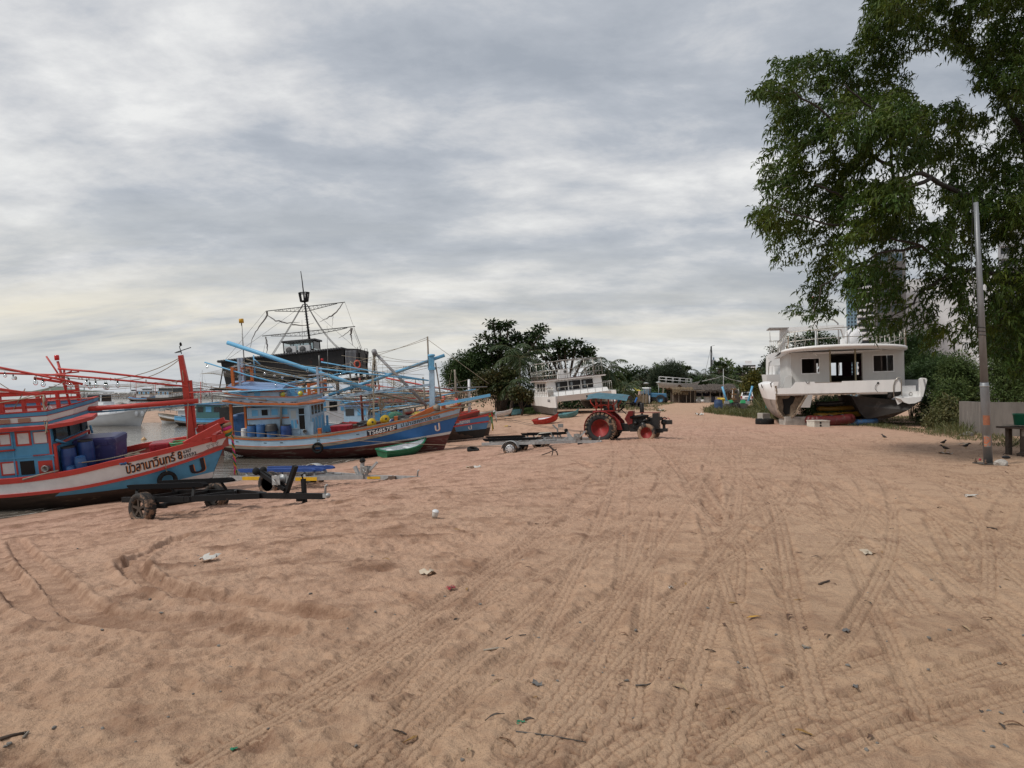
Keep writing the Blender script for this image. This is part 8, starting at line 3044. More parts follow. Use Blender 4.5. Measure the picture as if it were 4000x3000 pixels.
for k,(px,py,rx,ry,Y,m_,lab)in enumerate(((2730,1497,42,18,134,ALM,'rounded dark green shrub above the long hut roof'),(2640,1525,60,22,150,FINE,'dull green shrub line left above the thatch'),(2460,1540,60,26,120,FINEL,'pale green shrubs behind the parasol'),(2850,1525,60,30,150,FINE,'grey green shrub right of the lamp pole behind the hut'),(2540,1545,60,22,135,FINE,'low dark hedge behind the blue tractor'),(2770,1520,60,24,158,CASU,'grey brushy shrub under the date palms'),(2345,1545,40,26,96,FINE,'dark bush between the catamaran stern and the young palm'))):
 tree(lab,'shrub',gp(px,Y),[(px,py,rx,ry,Y),(px+rx*.6,py+12,rx*.6,ry,Y+1),(px-rx*.6,py+12,rx*.6,ry,Y-1),(px,py+24,rx,ry,Y)],m_,(.45,.28),trunk_r=.08,dens=1.2,seed=30+k,clump_r=.8,per=26,group='greenery behind the huts',cat='bush')
tree('yellow green broad leaved tree between the white car and the wreck','yellow_green_tree',gp(2955,115),[(2950,1490,44,36,115),(2985,1480,26,30,116),(2925,1530,30,26,114),(2970,1535,44,34,115),(2990,1550,30,26,115)],YELLOWG,(.42,.28),trunk_r=.14,dens=1.4,seed=40,clump_r=.6,per=30)
tree('dark tree seen between the yacht and the wreck roof','rain_tree',gp(3150,92),[(3120,1325,60,18,92),(3200,1320,60,20,93),(3270,1335,50,18,92),(3150,1350,70,20,92),(3230,1350,60,20,92),(3180,1310,40,14,92)],ALM,(.30,.17),trunk_r=.2,dens=1.4,seed=41,flat=.5,clump_r=.7,per=26)
tree('dark tiered tree peeping out left of the white yacht','almond_tree',gp(3012,90),[(3020,1365,20,12,90),(3005,1395,18,10,90),(3025,1420,24,14,90),(3000,1450,26,16,90),(2998,1480,26,14,90)],ALM,(.30,.18),trunk_r=.12,dens=1.5,seed=42,flat=.5,clump_r=.6,per=22)
# a deeper row closing the view behind the huts
g=random.Random(3)
for k in range(11):
 px=2395+62*k
 m_=(FINE,ALM,CASU,FINEL)[k%4]
 h_=g.uniform(34,74)
 tree(['dull green','dark green','grey green','pale green'][k%4]+' background tree in the far row behind the huts','background_tree',gp(px,172),[(px,1530-h_,44,h_*.8,172),(px+30,1540-h_*.6,34,24,171),(px-28,1545-h_*.5,34,24,173),(px,1552,50,18,170)],m_,(.6,.34),trunk_r=.12,dens=1.5,seed=200+k,clump_r=1.0,per=26,group='far row of trees behind the huts')
tree('added dark shrubs darkening the gap under the tilted catamaran hulls','dark_shrub',gp(2300,76),[(2230,1575,60,26,76),(2300,1570,60,28,77),(2360,1565,50,30,78),(2410,1560,40,26,80)],ALM,(.28,.16),trunk_r=.06,dens=1.4,seed=230,clump_r=.6,per=34,group='trees behind the tilted catamaran',cat='bush')  # added to darken the gap under the hulls, where pale sand showed
# thicket at the right behind the wreck and the wall
thick=[('tall feathery thicket right behind the wreck cabin',3560,46,[(3520,1370,60,60,46),(3590,1350,50,60,46),(3470,1330,60,40,47),(3620,1420,70,50,45),(3540,1440,60,50,46)],FINE),('dark feathery thicket beside the raised stern of the wreck',3640,41,[(3640,1470,70,60,41),(3580,1480,50,50,42),(3690,1440,60,50,41),(3670,1560,60,60,40),(3620,1610,50,50,40)],FINE),('pale green feathery thicket left of the lamp post',3740,37,[(3740,1450,70,60,37),(3790,1480,60,60,37),(3720,1540,70,50,36),(3780,1560,60,50,36.5)],FINEL),('pale green feathery thicket above the concrete wall right of the lamp post',3920,34,[(3900,1460,70,60,34),(3980,1480,70,60,34),(3930,1540,80,40,33.5),(4060,1500,70,70,34)],FINEL),('low yellowing bush in front of the wall end',3690,34,[(3660,1640,40,34,34),(3710,1650,40,40,34),(3700,1600,50,40,35)],GRASSM),('dark tall thicket far right behind the acacia trunk',3960,42,[(3900,1330,80,70,42),(4000,1300,70,80,42),(3960,1400,90,60,41),(4080,1400,90,90,42)],FINE),('dark undergrowth behind the wreck seen under its bridge deck',3280,52,[(3250,1580,90,40,52),(3330,1590,80,40,52),(3180,1600,60,34,52),(3400,1600,60,34,53)],FINE)]
for k,(lab,px,Y,lumps,m_)in enumerate(thick):
 tree(lab,'thicket',gp(px,Y),lumps,m_,(.16,.05),trunk_r=.03,dens=2.2,seed=60+k,droop=.35,clump_r=.38,per=70,group='thickets at the right',cat='bush')
tree('bright green broad leaved bough hanging at the right edge behind the lamp post','broadleaf_tree',gp(4130,25),[(3930,1230,60,60,23),(3990,1180,60,70,23),(3960,1320,60,50,23),(4050,1260,70,90,23.5)],ACA,(.22,.05),trunk_r=.05,dens=2.4,seed=80,droop=.5,clump_r=.35,per=22,thin=True)
# ---- grass
def grass(name,label,poly,n,h,m,seed,Yspread=None,wid=.012):
 g_=np.random.default_rng(seed)
 xs,ys=[p[0]for p in poly],[p[1]for p in poly]
 L_=Leaves(seed)
 W_=[on(*p)for p in poly]
 wp=[(q.x,q.y)for q in W_]
 x0,x1=min(q[0]for q in wp),max(q[0]for q in wp)
 y0,y1=min(q[1]for q in wp),max(q[1]for q in wp)
 X,Y=g_.uniform(x0,x1,n*3),g_.uniform(y0,y1,n*3)
 k=in_poly(X,Y,wp)&(vnoise(X*.55,Y*.55,seed)>.33)&(vnoise(X*2.1,Y*2.1,seed+1)>.25)
 X,Y=X[k][:n],Y[k][:n]
 p=np.stack([X,Y,gz(X,Y)+.0],-1)
 d=g_.normal(size=(len(X),3))*.35+np.array([0,0,1.0])
 hh=h*g_.uniform(.4,1.3,len(X))*(.4+vnoise(X*.5,Y*.5,seed+2))
 L_.add(p,d,hh,wid*g_.uniform(.7,1.5,len(X)),.25,np.clip(vnoise(X*.8,Y*.8,seed+5)*1.2-.1+g_.normal(size=len(X))*.2,0,1))
 o_=L_.build(name,m)
 o_['kind']='stuff'
 return tag(o_,label,'grass')
grass('grass','rough grass patch around the blue drum and pontoon in front of the wreck',[(2745,1612),(2790,1588),(2900,1592),(2970,1596),(3060,1610),(3060,1640),(2990,1644),(2900,1630),(2800,1620)],16000,.55,GRASSM,1,wid=.03)
grass('grass','thin dry grass strip along the foot of the wreck and thicket',[(3040,1652),(3200,1660),(3400,1668),(3560,1690),(3720,1715),(3800,1740),(4000,1755),(4000,1720),(3800,1690),(3700,1640),(3500,1630),(3300,1630),(3040,1625)],15000,.22,GRASSM,2,wid=.02)
grass('grass','taller tufted grass at the end of the concrete wall',[(3600,1665),(3700,1705),(3790,1712),(3800,1680),(3690,1640),(3600,1640)],5000,.8,GRASSM,3,wid=.018)
grass('grass','low green creeper below the grove by the tilted catamaran',[(1970,1612),(2000,1600),(2080,1596),(2120,1608),(2110,1620),(2040,1618)],3500,.35,FINEL,4,wid=.06)
grass('grass','grass strip under the blue tractor',[(2390,1588),(2560,1570),(2640,1576),(2560,1590),(2600,1610),(2450,1605)],5000,.35,GRASSM,5,wid=.04)
grass('grass','tall reed grass left of the wreck',[(2930,1600),(3010,1600),(3020,1622),(2950,1618)],2200,1.7,GRASSM,6,wid=.05)
# ------ huts, vehicles and street furniture in the middle distance
THATCH=mat('thatch',(.085,.068,.057),.95,var=.5,vscale=3,stretch=(1,1,1),spots=[((.18,.15,.125),5,.56,.15),((.05,.04,.035),3,.6,.12)],bump=.8,bscale=14)
STRAW=mat('straw',(.17,.122,.07),.95,var=.5,vscale=4,spots=[((.12,.09,.05),5,.56,.15)],bump=.8,bscale=14)
BAMB=mat('bamboo_wall',(.20,.15,.09),.9,var=.5,vscale=8,stretch=(3,3,.4),bump=.6,bscale=20)
def fringe(mb,x0,x1,y,z,n,h,seed):
 g_=random.Random(seed)
 for i in range(n):
  x=x0+(x1-x0)*(i+g_.random())/n
  l_=h*g_.uniform(.5,1.2)
  mb.beam((x,y+g_.uniform(-.1,.1),z),(x+g_.uniform(-.12,.12),y-.15+g_.uniform(-.1,.1),z-l_),.16,.02,(0,1,0))
def roof_sheet(mb,x0,x1,ya,za,yb,zb,seed,ridge=None):
 g_=random.Random(seed)
 n=36
 rings=[]
 for i in range(n+1):
  x=x0+(x1-x0)*i/n
  rings.append([(x+g_.uniform(-.1,.1),ya,za+g_.uniform(-.13,.13)-.1),(x,ya,za+.1+g_.uniform(-.1,.1)),(x,(ya+yb)/2,(za+zb)/2+.22+g_.uniform(-.14,.14)),(x,yb,zb+g_.uniform(-.12,.12)),(x,yb+3,za+.1)])
 mb.loft(rings,closed=False,smooth=False)
Yh=120
hx=lambda px:P(px,1530,Yh).x
H1=thing('thatched_hut','long open fronted hut with grey thatched roof and white counter','hut',(hx(2760),Yh,0),group='thatched huts')
ox=hx(2760)
b=MB()
x0,x1=hx(2685)-ox,hx(2865)-ox
roof_sheet(b,x0-.8,x1-1.0,-1.2,2.05,2.5,3.0,3)
roof_sheet(b,x1-4.2,x1+.3,-1.4,1.95,1.8,3.1,4)
fringe(b,x0-.8,x1+.2,-1.25,2.1,90,.45,5)
b.build('roof',THATCH,H1)
b=MB()
b.bx(x0,x1,3.0,3.1,0,2.5)
b.bx(x0,x0+.1,0,3,0,2.0)
b.build('wall',BAMB,H1)
b=MB()
b.bx(x1-1.9,x1,-.2,-.1,0,2.0)
b.bx(x1-.1,x1,-.1,3,0,2.0)
b.build('bamboo_screen',BAMB,H1)
b=MB()
b.bx(hx(2702)-ox,hx(2772)-ox,-.9,-.2,0,1.0)
b.bx(hx(2789)-ox,hx(2812)-ox,-.9,-.2,0,1.0)
b.build('counter',mat('whitewash',(.52,.50,.46),.85,var=.3,vscale=2,spots=[((.3,.27,.22),3,.62,.15)]),H1)
b=MB()
b.bx(hx(2700)-ox,hx(2774)-ox,-1.05,-.1,1.0,1.09)
b.bx(hx(2787)-ox,hx(2814)-ox,-1.05,-.1,1.0,1.09)
b.build('counter_top',WOODD,H1)
b=MB()
for px in(2690,2736,2768,2805,2818,2834):
 b.beam((hx(px)-ox,-1.0,0),(hx(px)-ox,-1.0,2.05),.11,.11)
b.build('post',WOODG,H1)
b=MB()
b.bx(hx(2820)-ox,hx(2833)-ox,-.24,-.2,0,1.9)
b.build('door',mat('door_brown',(.16,.11,.08),.8),H1)
b=MB()
b.bx(hx(2720)-ox,hx(2800)-ox,2.9,2.95,.9,2.2)
b.build('banner',mat('banner_cloth',(.14,.11,.14),.8,var=.5,vscale=1.4,spots=[((.24,.17,.15),1.2,.55,.1),((.06,.09,.16),1.5,.6,.1)]),H1)
b=MB()
vs,fs=text_mesh("HAVANA",1.15,True)
b.add([(hx(2742)-ox+v.x*.72,2.86-v.x*.0,1.62+v.y*.6)for v in vs],fs)
b.build('sign_lettering',mat('sign_orange',(.42,.15,.03),.7),H1)
b=MB()
b.bx(hx(2774)-ox,hx(2787)-ox,-.7,-.6,0,1.0)
b.bx(hx(2725)-ox,hx(2765)-ox,1.5,1.9,1.1,1.6)
b.build('dark_fittings',mat('dark_navy',(.025,.03,.06),.6),H1)
b=MB()
b.tube([(hx(2722)-ox,0,2.2),(hx(2712)-ox,-.2,1.5),(hx(2700)-ox,0,1.1)],.22,8)
b.build('hammock',mat('hammock_red',(.32,.05,.04),.8),H1)
for k,px in enumerate((2708,2735)):
 t=thing('potted_plant',['pale pot with spiky plant left of the hut counter','pale pot with small bush before the hut counter'][k],'potted plant',(hx(px),Yh-1.6,0),group='potted plants by the hut')
 b=MB()
 b.lathe([(.25,0),(.36,.5),(.33,.5),(.01,.45)],12)
 b.build('pot',WHT,t)
 L_=Leaves(k)
 gg=np.random.default_rng(k)
 L_.add(np.tile(np.array([[0,0,.5]]),(60,1)),gg.normal(size=(60,3))*.5+np.array([0,0,.8]),.7,.06,.2)
 L_.build('leaves',PALM,t)
H2=thing('thatched_hut','smaller straw roofed shelter between the blue tractor and the long hut','hut',(hx(2635),Yh-6,0),group='thatched huts')
ox2=hx(2635)
b=MB()
x0,x1=hx(2592)-ox2,hx(2672)-ox2
roof_sheet(b,x0,x1,-.6,2.05,1.6,2.45,7)
fringe(b,x0,x1-1,-.7,2.15,60,.7,8)
fringe(b,x0,x1-1,-.5,2.0,50,.6,9)
b.build('roof',STRAW,H2)
b=MB()
b.bx(x0+.5,x1+.5,3.0,3.1,0,2.1)
b.bx(x1+.4,x1+.5,0,3.0,0,2.0)
b.build('wall',mat('shelter_wall',(.11,.085,.065),.9,var=.5,vscale=3),H2)
b=MB()
for px in(2595,2617,2645,2660,2676):
 b.beam((hx(px)-ox2,-.4,0),(hx(px)-ox2,-.4,2.05),.09,.09)
b.bx(x1-2.2,x1+1.6,-1.2,1,1.98,2.06)
b.build('post',WOODG,H2)
# boat with rails raised on the shelter roof
t=thing('boat_hull','old white railed boat lying high behind the shelter roof','boat',(P(2640,1500,128).x,128,2.75),(0,R(4),R(-6)))
h_=Hull([[(-3.2,.9,.6),(0,1.0,.55),(2.6,.7,.8),(4.2,.03,1.2)],[(-3.1,.8,.1),(0,.9,.0),(2.4,.5,.15),(3.8,.03,.6)],[(-3,.1,-.4),(0,.1,-.5),(2.4,.05,-.3),(3.5,.02,.2)]],16)
b=MB()
h_.band(b,h_.rows)
h_.deck(b,h_.row(0,-.1))
h_.transom(b,h_.rows)
b.build('hull',mat('chalky_white',(.50,.50,.48),.7,var=.3),t)
b=MB()
for x in(-3,-1.8,-.6,.6,1.8,2.6):
 for y in(-.85,.85):
  b.tube([(x,y,.5),(x,y,1.55)],.03,5)
for y in(-.85,.85):
 b.tube([(-3,y,1.55),(2.6,y,1.5)],.035,5)
 b.tube([(-3,y,1.05),(2.6,y,1.05)],.025,5)
b.build('handrail',WHT,t)
b=MB()
for x in(-2.2,1.2):
 b.beam((x,-.6,-.3),(x,-.6,-2.8),.15,.15)
 b.beam((x,.6,-.3),(x,.6,-2.8),.15,.15)
b.build('cradle',WOODG,t)
# blue tractor
BT=thing('tractor','big old blue tractor with closed cab parked before the straw shelter','tractor',group='tractors')
q=P(2545,1530,108)
MBT=place(BT,(q.x,108,0),-26,0,0)
BT.scale=(.9,.9,.88)
for s in(-1,1):
 add_wheel(BT,(-.9,s*.95,.80),.80,.5,'disc',True,TYRE,TRBL,flip=s>0)
 add_wheel(BT,(1.75,s*.90,.74),.74,.48,'disc',True,TYRE,TRBL,flip=s>0)
b=MB()
b.loft([[(-.2,-.32,1.15),(2.5,-.30,1.1),(2.5,.30,1.1),(-.2,.32,1.15)],[(-.2,-.34,1.75),(2.5,-.32,1.65),(2.5,.32,1.65),(-.2,.34,1.75)],[(-.1,-.2,1.85),(2.4,-.2,1.75),(2.4,.2,1.75),(-.1,.2,1.85)]],smooth=False)
b.build('hood',TRBL,BT)
b=MB()
b.bx(-1.4,2.6,-.25,.25,.55,1.1)
b.bx(2.4,2.75,-.3,.3,.7,1.0)
b.tube([(1.75,-.8,.74),(1.75,.8,.74)],.1,8)
b.build('chassis',ENG,BT)
b=MB()
for x,y in((-.25,-.72),(-.25,.72),(-1.75,-.72),(-1.75,.72)):
 b.beam((x,y,1.2),(x-(.1 if x>-1 else-.05),y*.92,2.62),.09,.09)
b.beam((-1.0,-.74,1.2),(-1.0,-.69,2.62),.07,.07)
b.bx(-1.8,-.2,-.75,.75,1.15,1.32)
b.bx(-1.6,-.25,-.76,-.72,1.3,1.55)
for s in(-1,1):
 b.loft([[(-.9+.95*math.cos(a),s*.7,.8+.95*math.sin(a)),(-.9+.95*math.cos(a),s*1.2,.8+.95*math.sin(a))]for a in[R(20+20*i)for i in range(8)]],closed=False)
b.build('cab',TRBL,BT)
b=MB()
b.loft([[(-1.85,-.78,2.6),(-.2,-.75,2.6),(-.2,.75,2.6),(-1.85,.78,2.6)],[(-1.75,-.7,2.78),(-.3,-.68,2.78),(-.3,.68,2.78),(-1.75,.7,2.78)]],smooth=False)
b.build('cab_roof',mat('cab_white',(.62,.64,.64),.5),BT)
b=MB()
b.bx(-1.72,-.3,-.72,-.70,1.55,2.58)
b.bx(-1.72,-.3,.70,.72,1.55,2.58)
b.add([(-.27,-.68,1.5),(-.27,.68,1.5),(-.34,.64,2.6),(-.34,-.64,2.6)],[(0,1,2,3)])
b.build('cab_glass',mat('cab_glass',(.16,.19,.21),.06,spec=.8),BT)
b=MB()
b.tube([(1.2,.3,1.7),(1.2,.3,2.4)],.05,8)
b.build('exhaust',BLACKM,BT)
b=MB()
b.beam((P(2536,1580,106).x-q.x,0,0),(P(2536,1580,106).x-q.x,0,0),.1)
# post in front of the blue tractor
b=MB()
w_=P(2537,1577,104)
b.beam((w_.x,104,0),(w_.x,104,1.25),.16,.16)
o=b.build('post',WHT)
tag(o,'short white post in front of the blue tractor','post')
# parasols
for k,(px,Y,op,lab)in enumerate(((2472,104,True,'open beach parasol with red, white, yellow and green panels'),(2498,106,False,'closed pale pink parasol left of the blue tractor'),(2864,116,False,'closed white parasol at the right end of the long hut'),(2884,119,False,'closed white parasol nearer the white car'))):
 q=gp(px,Y)
 t=thing('parasol',lab,'parasol',q,group='beach parasols')
 b=MB()
 b.tube([(0,0,0),(0,0,2.4)],.03,6)
 b.build('pole',WHT,t)
 if op:
  cs=[mat('par_'+n_,c_,.7)for n_,c_ in(('r',(.5,.04,.03)),('w',(.7,.7,.68)),('y',(.6,.45,.05)),('g',(.05,.3,.12)))]
  b=MB()
  for i in range(8):
   a0,a1=2*math.pi*i/8,2*math.pi*(i+1)/8
   b.cm=(0,1,2,3,1,1,2,3)[i]
   b.add([(0,0,2.45),(1.5*math.cos(a0),1.5*math.sin(a0),1.95),(1.5*math.cos(a1),1.5*math.sin(a1),1.95),(0,0,2.40),(1.5*math.cos(a0),1.5*math.sin(a0),1.90),(1.5*math.cos(a1),1.5*math.sin(a1),1.90)],[(0,1,2),(3,5,4),(1,4,5,2)])
  b.build('canopy',cs,t)
 else:
  b=MB()
  b.lathe([(.04,2.35),(.12,2.1),(.2,1.4),(.27,.85),(.15,.75)],8)
  b.build('canopy',mat('pink_cloth',(.42,.30,.27),.9)if k==1 else mat('white_cloth',(.6,.58,.55),.9),t)
def street_lamp(label,px,Y,ytop,r=.06,double=False,arms=()):
 q=gp(px,Y)
 top=P(px,ytop,Y)
 t=thing('street_lamp',label,'street lamp',q,group='street lamps')
 h=top.z-q.z
 b=MB()
 b.tube([(0,0,-.1),(0,0,h)],r,8,r*.7)
 b.build('pole',GALV,t)
 for(pts,)in arms:
  b=MB()
  b.tube([V3(p)for p in pts],r*.55,6)
  b.build('arm',GALV,t)
  e,e0=V3(pts[-1]),V3(pts[-2])
  d=(e-e0).normalized()
  b=MB()
  b.beam(e,e+d*.75,.22,.12,w1=.12,h1=.08)
  b.build('lamp_head',mat('lamp_grey',(.36,.38,.38),.4),t)
 return t
street_lamp('slim pole with a small flat lamp behind the blue tractor',2573,112,1496,.05,arms=([[(0,0,5.0-2.0),(0,0,3.0),(.0,-.1,3.1),(-.4,-.1,3.12)]],)if False else())
street_lamp('slim pole lamp beside the parasol',2467,100,1512,.05)
for k,(px,Y,yt)in enumerate(((2573,112,1495),(2467,100,1512),(2524,120,1498))):
 q=P(px,yt,Y)
 b=MB()
 b.lathe([(.05,-.15),(.45,0),(.42,.1),(.05,.2)],12)
 o=b.build('pole_lamp',mat('lamp_grey',(.36,.38,.38),.4))
 o.location=q
 o.parent=None
 tag(o,['flat round lamp head above the blue tractor','flat round lamp head beside the open parasol','flat round lamp head between the small fan palm and the casuarina'][k],'lamp','lamp heads by the huts')
q=gp(2826,118)
street_lamp('tall slender lamp pole standing through the long hut front with two thin arms',2826,112,1440,.075,arms=([[(0,0,4.3),(-1.2,0,3.9),(-2.6,0,3.6)]],[[(0,0,4.2),(1.2,0,3.7),(2.2,0,3.5)]]))
hL=P(3190,1240,60).z
street_lamp('double armed street lamp rising behind the wreck roof',3188,60,1240,.11,arms=([[(0,0,hL-.55),(-.4,0,hL-.1),(-1.0,0,hL+.15),(-1.3,0,hL+.2)]],[[(.9,0,hL-.1),(1.5,.0,hL-.2),(1.85,0,hL-.5),(1.9,0,hL-1.2),(1.9,0,4)]]))
# sailing mast beyond the palms
b=MB()
a,c=P(2778,1353,175),P(2778,1530,175)
b.tube([c-Vector((0,0,1)),a],.22,6,.18)
for s in(-2.5,2.0):
 b.tube([c+Vector((s,0,0)),a],.03,4)
b.beam(a+Vector((-.1,0,0)),a+Vector((.9,0,.3)),.06,.06)
o=b.build('sailing_mast',BLACKM)
tag(o,'tall dark bare mast rising above the date palms','mast')
# white car
CAR=thing('car','white sport utility car parked with its rear towards the beach','car')
q=gp(2917,113)
place(CAR,(q.x,113,0),0,0,0)
CAR.rotation_euler=(0,0,R(-28))
# local: x right, y forward (away)
prof=[(0,.45),(-.05,.75),(.0,1.05),(.12,1.12),(.35,1.72),(.6,1.80),(2.2,1.80),(2.9,1.25),(3.2,1.12),(4.5,1.0),(4.7,.8),(4.7,.45)]
b=MB()
rings=[]
for x,k in((-.93,.93),(-.90,.98),(-.6,1.0),(.6,1.0),(.90,.98),(.93,.93)):
 rings.append([(x*(1-.13*max(0,z-1.1)/.7),y if 0<y<4.6 else y*k,.45+(z-.45)*(k if z>1.2 else 1))for y,z in prof])
b.loft(rings,smooth=False)
CARW=mat('car_white',(.72,.73,.74),.25,coat=.5)
b.build('body',CARW,CAR)
b=MB()
b.add([(-.70,.10,1.18),(.70,.10,1.18),(.62,.30,1.66),(-.62,.30,1.66)],[(0,1,2,3)])
for s in(-1,1):
 b.add([(s*.935,.5,1.15),(s*.935,2.7,1.15),(s*.86,2.2,1.68),(s*.86,.6,1.68)],[(0,1,2,3)])
for v in range(4):
 pass
b.build('window',mat('car_glass',(.015,.016,.018),.04,spec=.8),CAR)
for s in(-1,1):
 b=MB()
 b.bx(s*.70,s*.90,-.075,-.03,.72,1.12)
 b.build('tail_light',mat('tail_red',(.28,.012,.012),.2),CAR)
b=MB()
b.bx(-.95,.95,-.10,.2,.42,.60)
b.build('bumper',mat('bumper_dark',(.06,.06,.06),.6),CAR)
b=MB()
b.bx(-.27,.27,-.09,-.06,.78,.92)
b.build('number_plate',mat('plate_dark',(.08,.08,.09),.4),CAR)
b=MB()
for s in(-1,1):
 b.tube([(s*.66,.55,1.84),(s*.66,2.2,1.84)],.03,6)
for y in(.7,1.3,1.9):
 b.tube([(-.66,y,1.86),(.66,y,1.86)],.025,6)
b.build('roof_rack',BLACKP,CAR)
for x in(-.82,.82):
 for y in(.9,3.7):
  w_=bpy.data.objects.new('wheel',None)
  COL.objects.link(w_)
  w_.parent=CAR
  w_.location=(x,y,.38)
  w_.rotation_euler=(0,0,R(90)if x>0 else R(-90))
  b=MB()
  tyre_ring(b,(0,0,0),.39,.27,(R(90),0,0),20)
  b.build('tyre',RUBBER,w_)
  b=MB()
  b.lathe([(.24,.12),(.2,.10),(.01,.12)],14,rot=(R(90),0,0))
  b.build('rim',GALV,w_)
t=thing('motorbike','small dark motorbike parked by the right end of the hut counter','motorbike',(P(2822,1560,114).x,114,0),(0,0,R(-60)))
for x in(-.62,.62):
 b=MB()
 b.torus((x,0,.3),.25,.055,18,6,(R(90),0,0))
 b.lathe([(.06,-.05),(.06,.05)],8,(x,0,.3),(R(90),0,0))
 for i in range(6):
  a=i*1.05
  b.tube([(x,0,.3),(x+.24*math.cos(a),0,.3+.24*math.sin(a))],.01,4)
 b.build('wheel',RUBBER,t)
b=MB()
b.tube([(-.6,0,.3),(-.2,0,.45),(.2,0,.4),(.35,0,.8),(.6,0,.3)],.06,6)
b.bx(-.25,.2,-.13,.13,.3,.62)
b.tube([(.35,0,.8),(.3,0,1.05)],.03,6)
b.tube([(.25,-.32,1.05),(.3,0,1.03),(.25,.32,1.05)],.02,6)
b.build('frame',BLACKM,t)
b=MB()
b.loft([[(-.7,-.1,.72),(-.7,.1,.72),(-.7,.08,.8),(-.7,-.08,.8)],[(.1,-.13,.68),(.1,.13,.68),(.1,.1,.78),(.1,-.1,.78)]])
b.build('seat',BLACKP,t)
b=MB()
b.lathe([(.09,0),(.09,.1),(.03,.14)],10,(.36,0,.95),(0,R(90),0))
b.build('headlight',mat('headlight',(.6,.6,.58),.2),t)
# drum, bin, pontoon with blue spuds
barrel('faded blue drum standing in the grass left of the yellow bin',Matrix(),gp(2806,66),.62*.62,1.05,mat('drum_blue',(.03,.07,.16),.6,var=.4,vscale=3),BLUEP,group=None)
t=thing('wheelie_bin','yellow wheeled bin behind the faded blue drum','bin',gp(2822,72),(0,0,.4))
b=MB()
b.loft([[(-.24,-.25,.05),(.24,-.25,.05),(.24,.25,.05),(-.24,.25,.05)],[(-.32,-.33,1.0),(.32,-.33,1.0),(.32,.33,1.0),(-.32,.33,1.0)]],smooth=False)
b.build('body',YELP,t)
b=MB()
b.loft([[(-.34,-.36,1.0),(.34,-.36,1.0),(.34,.38,1.1),(-.34,.38,1.1)],[(-.33,-.35,1.06),(.33,-.35,1.06),(.33,.36,1.2),(-.33,.36,1.2)]],smooth=False)
b.build('lid',YELP,t)
b=MB()
for x in(-.25,.25):
 b.lathe([(.1,-.03),(.1,.03)],10,(x,.3,.1),(0,R(90),0))
b.build('wheel',RUBBER,t)
PT=thing('work_pontoon','low grey work pontoon with two tilted sky blue spud poles lying in grass','pontoon',gp(2895,70),(0,0,R(-6)))
sc_=70/FPX
X_=lambda px:(px-2895)*sc_
b=MB()
for x0,x1 in((2832,2862),(2875,2912)):
 b.loft([[(X_(x0),-.6,.15),(X_(x1),-.6,.15),(X_(x1),.9,.15),(X_(x0),.9,.15)],[(X_(x0)-.05,-.7,.62),(X_(x1)+.05,-.7,.62),(X_(x1)+.05,1,.62),(X_(x0)-.05,1,.62)]],smooth=False)
b.bx(X_(2832),X_(2920),-.2,.2,.45,.68)
b.build('float',mat('pontoon_grey',(.12,.12,.11),.7,var=.4,vscale=3),PT)
for x,s in((2840,1),(2918,1)):
 b=MB()
 b.bx(X_(x-8),X_(x+8),-.3,.3,.55,.90)
 b.build('spud_clamp',GALV,PT)
b=MB()
b.tube([(X_(2842),0,.7),(X_(2823),0,2.3)],.10,8)
b.build('spud_pole',POLEB,PT)
b=MB()
b.tube([(X_(2920),0,.7),(X_(2938),0,2.35)],.10,8)
b.build('spud_pole',POLEB,PT)
for x in(2855,2903):
 b=MB()
 b.loft([[(X_(x)-.28,-.25,.68),(X_(x)+.28,-.25,.68),(X_(x)+.28,.25,.68),(X_(x)-.28,.25,.68)],[(X_(x)-.22,-.2,.95),(X_(x)+.1,-.2,1.0),(X_(x)+.1,.2,1.0),(X_(x)-.22,.2,.95)]],smooth=False)
 b.build('engine_cover',mat('cover_green',(.03,.32,.12),.5),PT)
b=MB()
b.tube([(X_(2853),-.8,.75),(X_(2853),-.9,.4),(X_(2850),-.9,-.05)],.06,6)
b.tube([(X_(2877),-.8,.75),(X_(2882),-.9,.4),(X_(2884),-.9,-.05)],.06,6)
b.beam((X_(2853),-.8,.72),(X_(2877),-.8,.72),.1,.1)
b.build('anchor_frame',BLACKM,PT)
b=MB()
b.beam((X_(2866),0,.6),(X_(2866),0,2.1),.12,.12)
for z in(1.0,1.5,2.0):
 b.bx(X_(2866)-.25,X_(2866)+.25,-.1,.1,z,z+.12)
b.build('winch_tower',mat('rust_tower',(.22,.12,.05),.8,var=.4),PT)
b=MB()
b.lathe([(.45,0),(.46,.3),(.45,.31),(.46,.6),(.45,.9),(.40,.92)],16)
o=b.build('steel_drum',mat('drum_teal',(.03,.22,.19),.6,var=.4,vscale=3))
o.location=gp(3013,58)
tag(o,'rusted teal steel drum in the tall grass left of the wreck','drum')
# old trailer in the grass left of the blue tractor
t=thing('boat_trailer','dark old boat trailer with bright blue bunks in the grass left of the blue tractor','boat trailer',group='boat trailers on the sand')
q=gp(2450,80)
place(t,(q.x,80,q.z),15,0,0)
b=MB()
b.beam((-1.6,-.6,.5),(1.6,-.6,.5),.08,.1)
b.beam((-1.6,.6,.5),(1.6,.6,.5),.08,.1)
for x in(-1.2,0,1.2):
 b.beam((x,-.6,.5),(x,.6,.5),.07,.08)
b.beam((1.6,0,.5),(3.0,0,.5),.08,.08)
b.build('frame',BLACKM,t)
for x in(-1.1,.9):
 b=MB()
 b.beam((x-.1,-.3,.6),(x+.15,-.3,1.15),.16,.12)
 b.build('bunk',mat('bright_blue',(.03,.16,.50),.6),t)
for s in(-1,1):
 add_wheel(t,(1.1,s*.8,.35),.36,.22,'steel',tyre_m=TYRE,flip=s>0)
